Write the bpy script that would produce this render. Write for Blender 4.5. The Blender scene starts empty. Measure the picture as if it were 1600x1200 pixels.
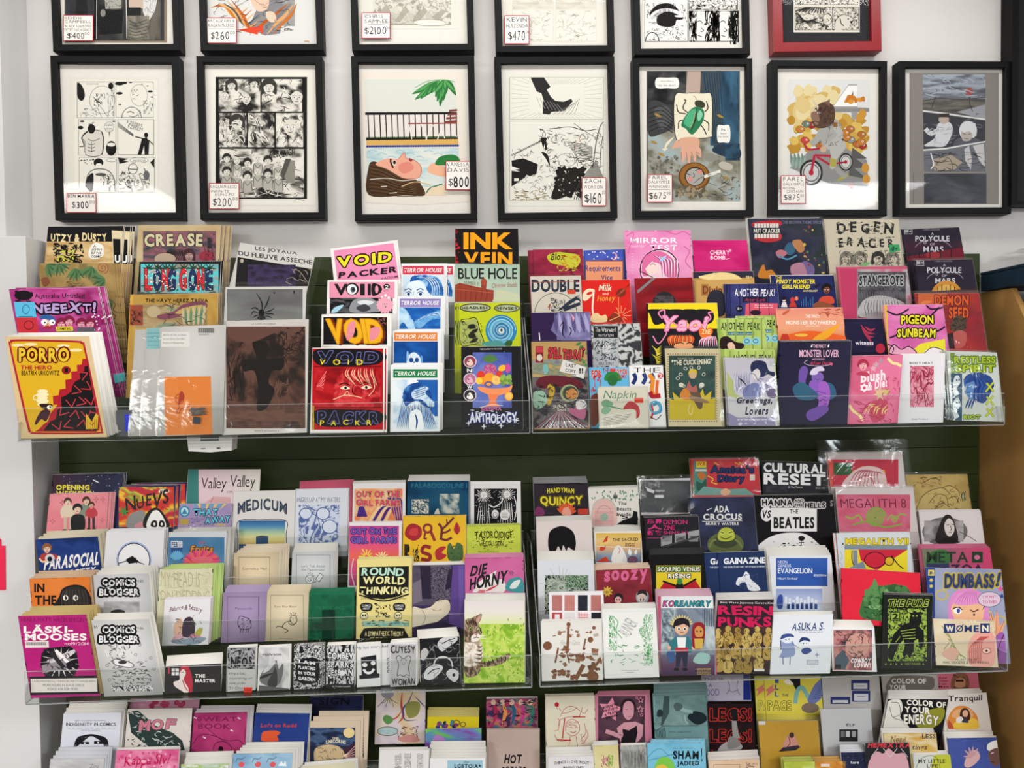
import bpy, bmesh, math, random
import numpy as np
from mathutils import Vector, Matrix

SC = bpy.context.scene
COL = SC.collection
rad = math.radians

# ------------------------------------------------------------------ camera
FPX = 1200.0
YAW, PITCH, ROLL = rad(2.95), rad(1.55), rad(0.72)
CAM = np.array([0.0, -2.64, 1.80])
_F = np.array([math.sin(YAW)*math.cos(PITCH), math.cos(YAW)*math.cos(PITCH), -math.sin(PITCH)])
_R0 = np.array([math.cos(YAW), -math.sin(YAW), 0.0])
_U0 = np.cross(_R0, _F)
_R = math.cos(ROLL)*_R0 - math.sin(ROLL)*_U0
_U = math.sin(ROLL)*_R0 + math.cos(ROLL)*_U0
cd = bpy.data.cameras.new('camera')
cam = bpy.data.objects.new('camera', cd)
COL.objects.link(cam)
cd.sensor_width = 36.0
cd.lens = FPX/1600*36.0
cam.matrix_world = Matrix(((_R[0], _U[0], -_F[0], CAM[0]), (_R[1], _U[1], -_F[1], CAM[1]),
                           (_R[2], _U[2], -_F[2], CAM[2]), (0, 0, 0, 1)))
SC.camera = cam
SC.view_settings.view_transform = 'Standard'
SC.view_settings.look = 'None'
SC.view_settings.gamma = 1.0
SC.view_settings.exposure = 0.70
SC.cycles.max_bounces = 8
SC.cycles.transparent_max_bounces = 40
SC.cycles.caustics_reflective = False
SC.cycles.caustics_refractive = False

# ------------------------------------------------------------------ world and lamps
W = bpy.data.worlds.new('shop_air')
SC.world = W
W.use_nodes = True
bg = W.node_tree.nodes['Background']
bg.inputs[0].default_value = (.985, .99, 1, 1)
bg.inputs[1].default_value = 0.32

def lamp(name, loc, sx, sy, power, colr=(1, 0.985, 0.965), aim=None):
    ld = bpy.data.lights.new(name, 'AREA')
    ld.shape = 'RECTANGLE'; ld.size = sx; ld.size_y = sy
    ld.energy = power; ld.color = colr
    o = bpy.data.objects.new(name, ld)
    COL.objects.link(o); o.location = loc
    if aim:
        o.rotation_euler = (Vector(aim)-Vector(loc)).to_track_quat('-Z', 'Y').to_euler()
    return o
CEIL = 3.35
lamp('ceiling_lamp', (-3.25, -4.5, CEIL-0.04), 1.2, 1.2, 125)
lamp('ceiling_lamp', (3.35, -4.5, CEIL-0.04), 1.2, 1.2, 120, (.9, .95, 1))
lamp('ceiling_lamp', (0.1, -0.58, CEIL-0.04), 3.4, 0.2, 17)
lamp('ceiling_lamp', (0.0, -6.4, CEIL-0.04), 4.0, 1.0, 200)

# ------------------------------------------------------------------ materials
def hexlin(h):
    if not isinstance(h, str): return tuple(h)
    h = h.lstrip('#')
    if len(h) == 3: h = ''.join(c*2 for c in h)
    out = []
    for i in (0, 2, 4):
        v = int(h[i:i+2], 16)/255
        out.append(v/12.92 if v <= .04045 else ((v+.055)/1.055)**2.4)
    return tuple(out)

class NT:
    def __init__(s, name):
        s.m = bpy.data.materials.new(name); s.m.use_nodes = True
        s.t = s.m.node_tree; s.t.nodes.clear()
        s.out = s.n('ShaderNodeOutputMaterial')
    def n(s, typ, **kw):
        nd = s.t.nodes.new(typ)
        for k, v in kw.items(): setattr(nd, k, v)
        return nd
    def l(s, a, b): s.t.links.new(a, b)

def mat_print(name, rough, spec, coat=0.0, scale=900):
    """ink on paper: the colour printed on each face, with a faint paper grain"""
    k = NT(name)
    at = k.n('ShaderNodeAttribute', attribute_name='ink')
    tc = k.n('ShaderNodeTexCoord')
    no = k.n('ShaderNodeTexNoise'); no.inputs['Scale'].default_value = scale; no.inputs['Detail'].default_value = 2
    k.l(tc.outputs['Object'], no.inputs['Vector'])
    mr = k.n('ShaderNodeMapRange'); mr.inputs['To Min'].default_value = .95; mr.inputs['To Max'].default_value = 1.05
    k.l(no.outputs['Fac'], mr.inputs['Value'])
    mx = k.n('ShaderNodeVectorMath', operation='SCALE')
    k.l(at.outputs['Color'], mx.inputs[0]); k.l(mr.outputs['Result'], mx.inputs['Scale'])
    b = k.n('ShaderNodeBsdfPrincipled')
    k.l(mx.outputs['Vector'], b.inputs['Base Color'])
    b.inputs['Roughness'].default_value = rough
    b.inputs['Specular IOR Level'].default_value = spec
    b.inputs['Coat Weight'].default_value = coat
    b.inputs['Coat Roughness'].default_value = .15
    k.l(b.outputs[0], k.out.inputs[0])
    return k.m

def mat_plain(name, colr, rough=.6, spec=.3, noise=.06, scale=30, bump=0.0, metal=0.0, stretch=None):
    k = NT(name)
    tc = k.n('ShaderNodeTexCoord')
    no = k.n('ShaderNodeTexNoise'); no.inputs['Scale'].default_value = scale; no.inputs['Detail'].default_value = 5
    src = tc.outputs['Object']
    if stretch:
        mp = k.n('ShaderNodeMapping'); mp.inputs['Scale'].default_value = stretch
        k.l(src, mp.inputs['Vector']); src = mp.outputs['Vector']
    k.l(src, no.inputs['Vector'])
    c = hexlin(colr)
    cr = k.n('ShaderNodeValToRGB')
    cr.color_ramp.elements[0].position = .3; cr.color_ramp.elements[1].position = .7
    cr.color_ramp.elements[0].color = tuple(max(0, x*(1-noise)) for x in c)+(1,)
    cr.color_ramp.elements[1].color = tuple(min(1, x*(1+noise)) for x in c)+(1,)
    k.l(no.outputs['Fac'], cr.inputs['Fac'])
    b = k.n('ShaderNodeBsdfPrincipled')
    k.l(cr.outputs['Color'], b.inputs['Base Color'])
    b.inputs['Roughness'].default_value = rough
    b.inputs['Specular IOR Level'].default_value = spec
    b.inputs['Metallic'].default_value = metal
    if bump:
        bp = k.n('ShaderNodeBump'); bp.inputs['Strength'].default_value = bump; bp.inputs['Distance'].default_value = .002
        k.l(no.outputs['Fac'], bp.inputs['Height']); k.l(bp.outputs[0], b.inputs['Normal'])
    k.l(b.outputs[0], k.out.inputs[0])
    return k.m

def mat_clear(name, refl, rough, tint=(1, 1, 1), bump=0.0, scale=18, milk=0.0):
    """thin clear plastic or glass: see-through with a Fresnel sheen"""
    k = NT(name)
    tr = k.n('ShaderNodeBsdfTransparent'); tr.inputs[0].default_value = tint+(1,)
    gl = k.n('ShaderNodeBsdfGlossy'); gl.inputs['Roughness'].default_value = rough
    fr = k.n('ShaderNodeFresnel'); fr.inputs['IOR'].default_value = 1.46
    mu = k.n('ShaderNodeMath', operation='MULTIPLY'); mu.inputs[1].default_value = refl
    k.l(fr.outputs[0], mu.inputs[0])
    if bump:
        tc = k.n('ShaderNodeTexCoord')
        no = k.n('ShaderNodeTexNoise'); no.inputs['Scale'].default_value = scale; no.inputs['Detail'].default_value = 3
        no.inputs['Distortion'].default_value = 1.2
        k.l(tc.outputs['Object'], no.inputs['Vector'])
        bp = k.n('ShaderNodeBump'); bp.inputs['Strength'].default_value = bump; bp.inputs['Distance'].default_value = .006
        k.l(no.outputs['Fac'], bp.inputs['Height'])
        k.l(bp.outputs[0], gl.inputs['Normal'])
    mx = k.n('ShaderNodeMixShader')
    k.l(mu.outputs[0], mx.inputs[0]); k.l(tr.outputs[0], mx.inputs[1]); k.l(gl.outputs[0], mx.inputs[2])
    last = mx
    if milk:
        df = k.n('ShaderNodeBsdfDiffuse'); df.inputs[0].default_value = (.85, .87, .88, 1)
        m2 = k.n('ShaderNodeMixShader'); m2.inputs[0].default_value = milk
        k.l(mx.outputs[0], m2.inputs[1]); k.l(df.outputs[0], m2.inputs[2]); last = m2
    k.l(last.outputs[0], k.out.inputs[0])
    return k.m

M = dict(
    matte=mat_print('printed_paper', .65, .09),
    gloss=mat_print('printed_gloss_paper', .42, .11),
    pages=mat_print('page_edges', .75, .15),
    wall=mat_plain('white_wall_paint', 'dcd9d6', .75, .2, .02, 3, .05),
    side=mat_plain('white_side_paint', 'd9d8d8', .6, .25, .02, 3, .05),
    green=mat_plain('dark_green_slatwall', '2e3a14', .5, .3, .12, 4),
    groove=mat_plain('slat_groove', '191f0c', .8, .1, .1, 10),
    black=mat_plain('black_frame_wood', '0f0f10', .5, .14, .15, 20, .1),
    red=mat_plain('red_frame_paint', '8c0d1a', .35, .4, .05, 10),
    mat=mat_plain('mat_board', 'e6e2da', .8, .15, .02, 60),
    matdark=mat_plain('dark_mat_board', '2c2d31', .8, .15, .06, 60),
    grille=mat_plain('black_grille', '121316', .6, .3, .3, 60),
    wood=mat_plain('plywood_face', 'b0844c', .45, .35, .16, 3.2, .06, stretch=(6, 1.2, .7)),
    woodedge=mat_plain('plywood_edge', 'b98d50', .55, .3, .2, 60, .1, stretch=(12, 1, .4)),
    floor=mat_plain('shop_floor', '88857f', .5, .3, .1, 2),
    ceil=mat_plain('ceiling_paint', 'e8e4dc', .8, .2, .03, 3),
    navy=mat_plain('navy_board', '1d3040', .5, .3, .1, 10),
    pink=mat_plain('hot_pink_sign', 'ee2350', .5, .3, .04, 10),
    bracket=mat_plain('white_plastic', 'dcdbd6', .45, .35, .02, 10),
    greyplate=mat_plain('grey_plate', '54565a', .5, .3, .06, 10),
    step=mat_plain('dark_step_plastic', '23241f', .35, .4, .1, 10),
    blue=mat_plain('blue_tab', '2030d8', .5, .3, .03, 10),
    yarn=mat_plain('grey_yarn', '7d756c', .95, .05, .4, 300, .8),
    glass=mat_clear('picture_glass', .13, .03),
    acrylic=mat_clear('clear_acrylic', .4, .05, (.975, .985, .98)),
    edge=mat_clear('acrylic_edge', 2.0, .2, (.9, .92, .92), milk=.32),
    sleeve=mat_clear('polybag_plastic', .5, .08, (1, 1, 1), .4, 11, .004),
)

# ------------------------------------------------------------------ pixels to places
def ray(px):
    px = np.atleast_2d(np.asarray(px, float))
    return (_F[None] + ((px[:, 0]-800)/FPX)[:, None]*_R[None] - ((px[:, 1]-600)/FPX)[:, None]*_U[None])

def hit(px, P0, N):
    d = ray(px)
    t = ((P0-CAM)@N)/(d@N)
    return CAM[None]+d*t[:, None]

def atY(px, Y):
    return hit(px, np.array([0, Y, 0.]), np.array([0, 1., 0]))

# photograph tiles: offset and magnification used when reading positions
TILES = dict(P=(0, 0, 1), A=(0, 340, 10/3), B=(330, 340, 10/3), C=(600, 340, 10/3), D=(900, 330, 10/3), E=(1240, 330, 10/3),
             F=(0, 700, 2.9268), G=(240, 700, 2.9268), H=(540, 700, 2.9268), I=(820, 700, 3.158), J=(1080, 690, 3.077),
             K=(1280, 670, 2.9268), L=(0, 1050, 4), M=(400, 1050, 3.478), N=(820, 1040, 4), O=(1160, 1040, 3.636),
             Q=(0, 0, 3.4286), R=(400, 0, 3.4286), S=(780, 0, 3.4286), T=(1180, 0, 3.4286))

def link(name, me, parent=None, mats=()):
    o = bpy.data.objects.new(name, me); COL.objects.link(o)
    for m in mats: me.materials.append(m)
    if parent: o.parent = parent
    return o

def tag(o, label=None, cat=None, group=None, kind=None):
    if label: o['label'] = label
    if cat: o['category'] = cat
    if group: o['group'] = group
    if kind: o['kind'] = kind
    return o

def boxes(name, lst, m, parent=None, bev=0.0):
    """boxes given as (x0,y0,z0,x1,y1,z1) in one mesh"""
    bm = bmesh.new()
    for x0, y0, z0, x1, y1, z1 in lst:
        r = bmesh.ops.create_cube(bm, size=1)
        for v in r['verts']:
            v.co = ((x0+x1)/2+v.co.x*(x1-x0), (y0+y1)/2+v.co.y*(y1-y0), (z0+z1)/2+v.co.z*(z1-z0))
    if bev:
        bmesh.ops.bevel(bm, geom=bm.edges[:], offset=bev, segments=2, affect='EDGES', profile=.6)
    me = bpy.data.meshes.new(name); bm.to_mesh(me); bm.free()
    return link(name, me, parent, [m])

def prism(name, pts, axis, a, b, m, parent=None, m2=None):
    """polygon pts extruded along axis between a and b"""
    bm = bmesh.new()
    def mk(p, t):
        q = list(p); q.insert(axis, t); return bm.verts.new(q)
    A = [mk(p, a) for p in pts]; B = [mk(p, b) for p in pts]
    bm.faces.new(A); bm.faces.new(B[::-1])
    n = len(pts)
    for i in range(n):
        f = bm.faces.new((A[i], A[(i+1) % n], B[(i+1) % n], B[i]))
        if m2: f.material_index = 1
    bmesh.ops.recalc_face_normals(bm, faces=bm.faces)
    me = bpy.data.meshes.new(name); bm.to_mesh(me); bm.free()
    return link(name, me, parent, [m]+([m2] if m2 else []))

# ------------------------------------------------------------------ noise
def vnoise(x, y, seed=0):
    xi = np.floor(x).astype(np.int64); yi = np.floor(y).astype(np.int64)
    fx = x-xi; fy = y-yi
    fx = fx*fx*(3-2*fx); fy = fy*fy*(3-2*fy)
    def h(a, b):
        n = (a*374761393 + b*668265263 + seed*974634777) & 0x7fffffff
        n = ((n ^ (n >> 13))*1274126177) & 0x7fffffff
        return ((n ^ (n >> 16)) & 0xffff)/65535.0
    return (h(xi, yi)*(1-fx)+h(xi+1, yi)*fx)*(1-fy)+(h(xi, yi+1)*(1-fx)+h(xi+1, yi+1)*fx)*fy

def fbm(x, y, seed=0, o=4):
    s = 0; a = .5; t = 0
    for i in range(o):
        s = s+a*vnoise(x, y, seed+i*17); t += a
        x = x*2.03+3.1; y = y*2.03+1.7; a *= .5
    return s/t

def ramp_cols(v, cols):
    c = np.array([hexlin(k) for k in cols]); n = len(c)-1
    v = np.clip(v, 0, 1)*n
    i = np.clip(np.floor(v).astype(int), 0, max(n-1, 0)); f = (v-i)[..., None]
    return c[i]*(1-f)+c[np.minimum(i+1, n)]*f

def blotch(seed, sc, *cols, cont=2.2, asp=1.0, warp=.6):
    """soft photographic tones"""
    def f(u, v):
        w = fbm(u*sc*.7+9, v*sc*.7*asp, seed+91)
        return ramp_cols((fbm(u*sc+w*warp*3, v*sc*asp+w*warp*2, seed)-.5)*cont+.5, cols)
    return f

def inkf(seed, sc, fg, bgc, dens=.5, wid=.12, asp=1.0, wob=2.0):
    """pen lines: contour lines of a warped field plus solid blacks"""
    def f(u, v):
        w = fbm(u*sc*.5, v*sc*.5*asp, seed+5)
        a = fbm(u*sc+w*wob, v*sc*asp-w*wob, seed)
        ln = np.abs(((a*6) % 1)-.5) < wid*1.6
        solid = fbm(u*sc*.9+4, v*sc*.9*asp+8, seed+40) > (1-dens*.62)
        k = np.where(ln ^ solid, 1.0, 0.0)
        return ramp_cols(k, (bgc, fg))
    return f

def grad(*cols):
    return lambda u, v: ramp_cols(v, cols)
def hgrad(*cols):
    return lambda u, v: ramp_cols(u, cols)
def swirl(seed, fg, bgc, k=9, wid=.5):
    def f(u, v):
        w = fbm(u*3, v*3, seed); a = np.sin((fbm(u*2.2+w, v*2.2-w, seed+3)*k+w*2)*6.28)
        return ramp_cols(np.clip((a-1+wid*2)*4, 0, 1), (bgc, fg))
    return f

# ------------------------------------------------------------------ lettering
CH = ''.join(chr(c) for c in range(33, 127))+'ÄÈ魔界人新宿'
GL = {}
def load_glyphs():
    objs = []
    for bi, off in enumerate((-.004, .018, .04)):
        for c in CH:
            cu = bpy.data.curves.new('g', 'FONT'); cu.body = c; cu.offset = off; cu.resolution_u = 3; cu.fill_mode = 'FRONT'
            o = bpy.data.objects.new('g', cu); COL.objects.link(o); objs.append((c, bi, o))
    dg = bpy.context.evaluated_depsgraph_get()
    for c, bi, o in objs:
        me = o.evaluated_get(dg).to_mesh()
        n = len(me.vertices)
        v = np.zeros(n*3); me.vertices.foreach_get('co', v); v = v.reshape(-1, 3)[:, :2].copy()
        me.calc_loop_triangles()
        t = np.zeros(len(me.loop_triangles)*3, int); me.loop_triangles.foreach_get('vertices', t)
        if n:
            x0 = v[:, 0].min(); v[:, 0] -= x0; GL[(c, bi)] = (v, t.reshape(-1, 3), v[:, 0].max())
        o.evaluated_get(dg).to_mesh_clear()
    for c, bi, o in objs:
        cu = o.data; bpy.data.objects.remove(o); bpy.data.curves.remove(cu)
load_glyphs()

def catmull(p, n=5, closed=False):
    p = np.asarray(p, float)
    if len(p) < 3: return p
    q = np.vstack([p[-1], p, p[0], p[1]]) if closed else np.vstack([2*p[0]-p[1], p, 2*p[-1]-p[-2]])
    out = []; t = np.linspace(0, 1, n, endpoint=False)[:, None]
    for i in range(len(q)-3):
        a, b, c, d = q[i:i+4]
        out.append(.5*((2*b)+(c-a)*t+(2*a-5*b+4*c-d)*t*t+(3*b-a-3*c+d)*t**3))
    if not closed: out.append(p[-1:])
    return np.vstack(out)

class Art:
    """flat print on a sheet; positions are read off the photograph (tile pixels) and turned into places on the sheet by conv"""
    def __init__(s, conv, tile='P', eps=2.2e-5, seed=1):
        s.conv = conv; s.ox, s.oy, s.k = TILES[tile]; s.V = []; s.Fc = []; s.C = []; s.n0 = 0; s.layer = 1; s.eps = eps
        s.rnd = random.Random(seed); s.clip = None; s.thick = .0005; s.base = 0.0
    def add(s, px, faces, c):
        px = np.asarray(px, float).reshape(-1, 2)
        if not len(px) or not len(faces): return
        loc = s.conv(px/s.k+np.array([s.ox, s.oy]))
        if s.clip is not None:
            x0, z0, x1, z1 = s.clip
            loc[:, 0] = np.clip(loc[:, 0], x0, x1); loc[:, 1] = np.clip(loc[:, 1], z0, z1)
        y = np.full((len(loc), 1), -float(s.layer)); s.top = max(s.layer, getattr(s, 'top', 1)); s.layer += 1
        s.V.append(np.hstack([loc[:, :1], y, loc[:, 1:2]]))
        for f in faces: s.Fc.append(tuple(int(i)+s.n0 for i in f))
        c = np.asarray(hexlin(c) if isinstance(c, str) else c, float)
        s.C.append(np.broadcast_to(c, (len(loc), 3)))
        s.n0 += len(loc)
    def poly(s, pts, c):
        pts = np.asarray(pts, float).reshape(-1, 2)
        s.add(pts, [tuple(range(len(pts)))], c)
    def r(s, x0, y0, x1, y1, c): s.add([(x0, y0), (x1, y0), (x1, y1), (x0, y1)], [(0, 1, 2, 3)], c)
    def p(s, c, *xy): s.poly(xy, c)
    def sp(s, c, *xy): s.poly(catmull(np.reshape(xy, (-1, 2)), 5, True), c)
    def e(s, cx, cy, rx, ry, c, rot=0, n=22):
        a = np.linspace(0, 2*np.pi, n, endpoint=False); x = rx*np.cos(a); y = ry*np.sin(a); q = rad(rot)
        s.add(np.c_[cx+x*math.cos(q)-y*math.sin(q), cy+x*math.sin(q)+y*math.cos(q)], [tuple(range(n))], c)
    def o(s, cx, cy, rx, ry, w, c, rot=0, n=24, a0=0, a1=360):
        a = np.radians(np.linspace(a0, a1, n+1)); q = rad(rot)
        x = rx*np.cos(a); y = ry*np.sin(a)
        s.line(np.c_[cx+x*math.cos(q)-y*math.sin(q), cy+x*math.sin(q)+y*math.cos(q)], w, c)
    def line(s, p, w, c, taper=False):
        p = np.asarray(p, float).reshape(-1, 2)
        if len(p) < 2: return
        d = np.gradient(p, axis=0); d /= np.maximum(np.linalg.norm(d, axis=1, keepdims=True), 1e-6)
        ww = w/2*(np.sin(np.linspace(.15, np.pi-.1, len(p)))[:, None] if taper else 1)
        nrm = np.c_[-d[:, 1], d[:, 0]]*ww; m = len(p)
        s.add(np.vstack([p+nrm, p-nrm]), [(i, i+1, m+i+1, m+i) for i in range(m-1)], c)
    def l(s, c, w, *xy):
        p = np.reshape(xy, (-1, 2)).astype(float)
        for i in range(len(p)-1):        # straight strokes keep square corners
            s.line(p[i:i+2], w, c)
    def s_(s, c, w, *xy): s.line(catmull(np.reshape(xy, (-1, 2))), w, c)
    def ts(s, c, w, *xy): s.line(catmull(np.reshape(xy, (-1, 2))), w, c, True)
    def loop(s, c, w, *xy):
        q = catmull(np.reshape(xy, (-1, 2)), 5, True); s.line(np.vstack([q, q[:1]]), w, c)
    def n(s, x0, y0, x1, y1, f, cell=None, sk=0, pts=None):
        cell = cell or 1.7*s.k
        nx = max(2, int(abs(x1-x0)/cell)); ny = max(2, int(abs(y1-y0)/cell))
        u, v = np.meshgrid(np.linspace(0, 1, nx+1), np.linspace(0, 1, ny+1))
        c = f(u*1.0, v*((y1-y0)/(x1-x0)) if getattr(f, 'iso', False) else v)
        px = np.c_[(x0+u*(x1-x0)).ravel(), (y0+v*(y1-y0)+sk*u).ravel()]
        i = (np.arange(ny)[:, None]*(nx+1)+np.arange(nx)[None]).ravel()
        if pts is not None:              # keep only what lies inside a drawn outline
            q = catmull(np.reshape(pts, (-1, 2)), 5, True); c0 = (px[i]+px[i+nx+2])/2; k = np.zeros(len(i), bool); j = np.roll(q, 1, 0)
            for (xa, ya), (xb, yb) in zip(q, j):
                if ya != yb: k ^= ((ya > c0[:, 1]) != (yb > c0[:, 1])) & (c0[:, 0] < (xb-xa)*(c0[:, 1]-ya)/(yb-ya)+xa)
            i = i[k]
        s.add(px, np.c_[i, i+1, i+nx+2, i+nx+1], c.reshape(-1, 3))
    def fr(s, x0, y0, x1, y1, w, c):
        s.r(x0, y0, x1, y0+w, c); s.layer -= 1; s.r(x0, y1-w, x1, y1, c); s.layer -= 1
        s.r(x0, y0, x0+w, y1, c); s.layer -= 1; s.r(x1-w, y0, x1, y1, c)
    def t(s, x0, y0, x1, y1, txt, c, b=1, it=0, jit=0, out=None, ow=0, dy=0, arc=0, rot=0, sh=None, sp=.09):
        """lettering fitted to a box; b weight, it slant, jit hand-drawn wobble, out outline colour, dy rise at the far end, arc bow"""
        R = s.rnd; V = []; T = []; x = 0; n = 0
        for ch in txt:
            if ch == ' ': x += .3; continue
            g = GL.get((ch, b)) or GL.get((ch, 1))
            if not g: continue
            v = g[0].copy()
            if jit:
                a = R.uniform(-.22, .22)*jit; m = v.mean(0); q = v-m
                k = 1+R.uniform(-.16, .16)*jit
                v = np.c_[q[:, 0]*math.cos(a)-q[:, 1]*math.sin(a), q[:, 0]*math.sin(a)+q[:, 1]*math.cos(a)]*k+m
                v[:, 1] += R.uniform(-.1, .1)*jit
            v[:, 0] += x + v[:, 1]*it
            V.append(v); T.append(g[1]+n); n += len(v); x += g[2]+sp
        if not V: return
        V = np.vstack(V); T = np.vstack(T)
        lo = V.min(0); hi = V.max(0); u = (V-lo)/np.maximum(hi-lo, 1e-6)
        X = x0+u[:, 0]*(x1-x0)
        Y = y1-u[:, 1]*(y1-y0)+u[:, 0]*dy-arc*4*u[:, 0]*(1-u[:, 0])
        if rot:
            cx, cy = (x0+x1)/2, (y0+y1)/2; q = rad(rot)
            X, Y = cx+(X-cx)*math.cos(q)-(Y-cy)*math.sin(q), cy+(X-cx)*math.sin(q)+(Y-cy)*math.cos(q)
        P = np.c_[X, Y]
        if sh: s.add(P+np.array(sh[1:]), T, sh[0])
        if out:
            for k in range(8):
                a = k*math.pi/4; s.add(P+np.array([math.cos(a), math.sin(a)])*ow, T, out)
                if k < 7: s.layer -= 1
        s.add(P, T, c)
    def lines(s, x0, y0, x1, y1, n, c, w=1.2):
        """rows of writing too small to read"""
        for i in range(n):
            y = y0+(y1-y0)*(i+.5)/n; x = x0
            while x < x1-2:
                e = min(x1, x+s.rnd.uniform(.04, .16)*(x1-x0)+2); s.l(c, w, x, y, e, y); s.layer -= 1; x = e+.025*(x1-x0)+1
        s.layer += 1
    def scrib(s, x0, y0, x1, y1, c, w, n, L=.35, seed=None):
        """loose pen strokes"""
        R = random.Random(seed) if seed is not None else s.rnd; dx, dy = x1-x0, y1-y0
        for i in range(n):
            x, y = R.uniform(x0, x1), R.uniform(y0, y1); a = R.uniform(0, 6.28); pts = []
            for k in range(5):
                pts += [min(max(x, x0), x1), min(max(y, y0), y1)]
                a += R.uniform(-1.1, 1.1); x += math.cos(a)*L*dx/4; y += math.sin(a)*L*dy/4
            s.ts(c, w*R.uniform(.6, 1.4), *pts); s.layer -= 1
        s.layer += 1
    def blobs(s, x0, y0, x1, y1, cols, n, rmin, rmax, seed=None, sq=0):
        R = random.Random(seed) if seed is not None else s.rnd
        for i in range(n):
            cx, cy, r_ = R.uniform(x0, x1), R.uniform(y0, y1), R.uniform(rmin, rmax)
            c = R.choice(cols)
            if sq:
                a = R.uniform(0, 3.14); q = R.uniform(.35, 1)
                s.poly([(cx+r_*math.cos(a+k)*(1 if k % 3.14 else q), cy+r_*q*math.sin(a+k)) for k in (0, 1.2, 3.1, 4.4)], c)
            else:
                m = 9; s.poly(catmull([(cx+r_*R.uniform(.6, 1.1)*math.cos(k*6.28/m), cy+r_*R.uniform(.6, 1.1)*math.sin(k*6.28/m)) for k in range(m)], 3, True), c)
    def star(s, cx, cy, r, c, n=5, k=.45, a0=-90):
        s.poly([(cx+r*(1 if i % 2 == 0 else k)*math.cos(rad(a0+i*180/n)), cy+r*(1 if i % 2 == 0 else k)*math.sin(rad(a0+i*180/n))) for i in range(2*n)], c)
    def spiral(s, cx, cy, r, turns, w, c):
        a = np.linspace(0, turns*6.28, int(turns*22)); q = r*a/a[-1]; s.line(np.c_[cx+q*np.cos(a), cy+q*np.sin(a)], w, c)
    def rays(s, cx, cy, r0, r1, n, w, c, j=.25):
        for i in range(n):
            a = i*6.283/n; R1 = r1*(1+s.rnd.uniform(-j, j))
            s.l(c, w, cx+r0*math.cos(a), cy+r0*math.sin(a), cx+R1*math.cos(a), cy+R1*math.sin(a)); s.layer -= 1
        s.layer += 1
    def face(s, cx, cy, r, skin='e8b99a', hair='222', ink='111', w=2, style=0):
        """a drawn head: hair mass, face, eyes, nose, mouth"""
        if style != 2: s.sp(hair, cx-r*1.15, cy+r*(1.1 if style == 1 else .2), cx-r*1.2, cy-r*.6, cx-r*.5, cy-r*1.4, cx+r*.5, cy-r*1.4, cx+r*1.2, cy-r*.6, cx+r*1.15, cy+r*(1.1 if style == 1 else .2), cx, cy+r*.3)
        s.sp(skin, cx-r*.8, cy-r*.3, cx, cy-r*.85, cx+r*.8, cy-r*.3, cx+r*.62, cy+r*.6, cx, cy+r*1.05, cx-r*.62, cy+r*.6)
        if style != 2: s.sp(hair, cx-r*.95, cy-r*.1, cx-r*.6, cy-r*1.1, cx+r*.5, cy-r*1.1, cx+r*.95, cy-r*.1, cx+r*.4, cy-r*.55, cx-r*.3, cy-r*.5)
        for d in (-.36, .36):
            s.e(cx+d*r, cy+.02*r, r*.17, r*.13, 'fff'); s.e(cx+d*r, cy+.03*r, r*.09, r*.11, ink)
            s.s_(ink, w*.8, cx+(d-.18)*r, cy-.2*r, cx+d*r, cy-.27*r, cx+(d+.18)*r, cy-.2*r)
        s.s_(ink, w*.7, cx+.02*r, cy+.1*r, cx+.1*r, cy+.36*r, cx-.04*r, cy+.38*r)
        s.s_(ink, w, cx-.25*r, cy+.6*r, cx, cy+.66*r, cx+.25*r, cy+.58*r)
    def fig(s, x, y, h, skin='e8b99a', hair='222', top='c33', bot='334', ink='111', lean=0):
        """a small standing figure, feet at x,y"""
        u = h/8
        for d in (-1, 1):
            s.p(bot, x+d*.25*u, y-4*u, x+d*1.05*u, y-4*u, x+d*1.0*u, y-.3*u, x+d*.35*u, y-.3*u)
            s.e(x+d*.8*u, y-.2*u, .6*u, .28*u, ink)
            s.s_(top, .55*u, x+d*.95*u+lean, y-6.3*u, x+d*1.6*u, y-5*u, x+d*1.4*u, y-3.9*u); s.e(x+d*1.4*u, y-3.7*u, .3*u, .35*u, skin)
        s.sp(top, x-u+lean, y-6.5*u, x+u+lean, y-6.5*u, x+1.1*u, y-3.8*u, x-1.1*u, y-3.8*u)
        s.r(x-.3*u+lean, y-6.9*u, x+.3*u+lean, y-6.3*u, skin)
        s.face(x+lean, y-7.3*u, .8*u, skin, hair, ink, max(.6, u*.12))
    def leaf(s, x0, y0, x1, y1, w, c, ink=None):
        dx, dy = x1-x0, y1-y0; L = math.hypot(dx, dy) or 1; nx, ny = -dy/L*w/2, dx/L*w/2
        s.sp(c, x0, y0, x0+dx*.4+nx, y0+dy*.4+ny, x1, y1, x0+dx*.4-nx, y0+dy*.4-ny)
        if ink: s.l(ink, max(.8, w*.07), x0, y0, x1, y1)
    def bubble(s, cx, cy, rx, ry, fill='fff', ink='111', w=2, tail=None):
        if tail: s.p(ink, cx-rx*.25, cy, cx+rx*.2, cy, *tail)
        s.e(cx, cy, rx, ry, ink); s.e(cx, cy, rx-w, ry-w, fill)
    def mesh_into(s, V0, F0, C0, mat0=None):
        """join print with the sheet's own verts, faces and colours"""
        k = min(s.eps, s.thick/getattr(s, 'top', 1))      # the whole print is thinner than a sheet of card
        for v in s.V: v[:, 1] = v[:, 1]*k-s.base
        return (np.vstack([V0]+s.V) if s.V else V0, F0+[tuple(i+len(V0) for i in f) for f in s.Fc], np.vstack([C0]+s.C) if s.C else C0)

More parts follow.
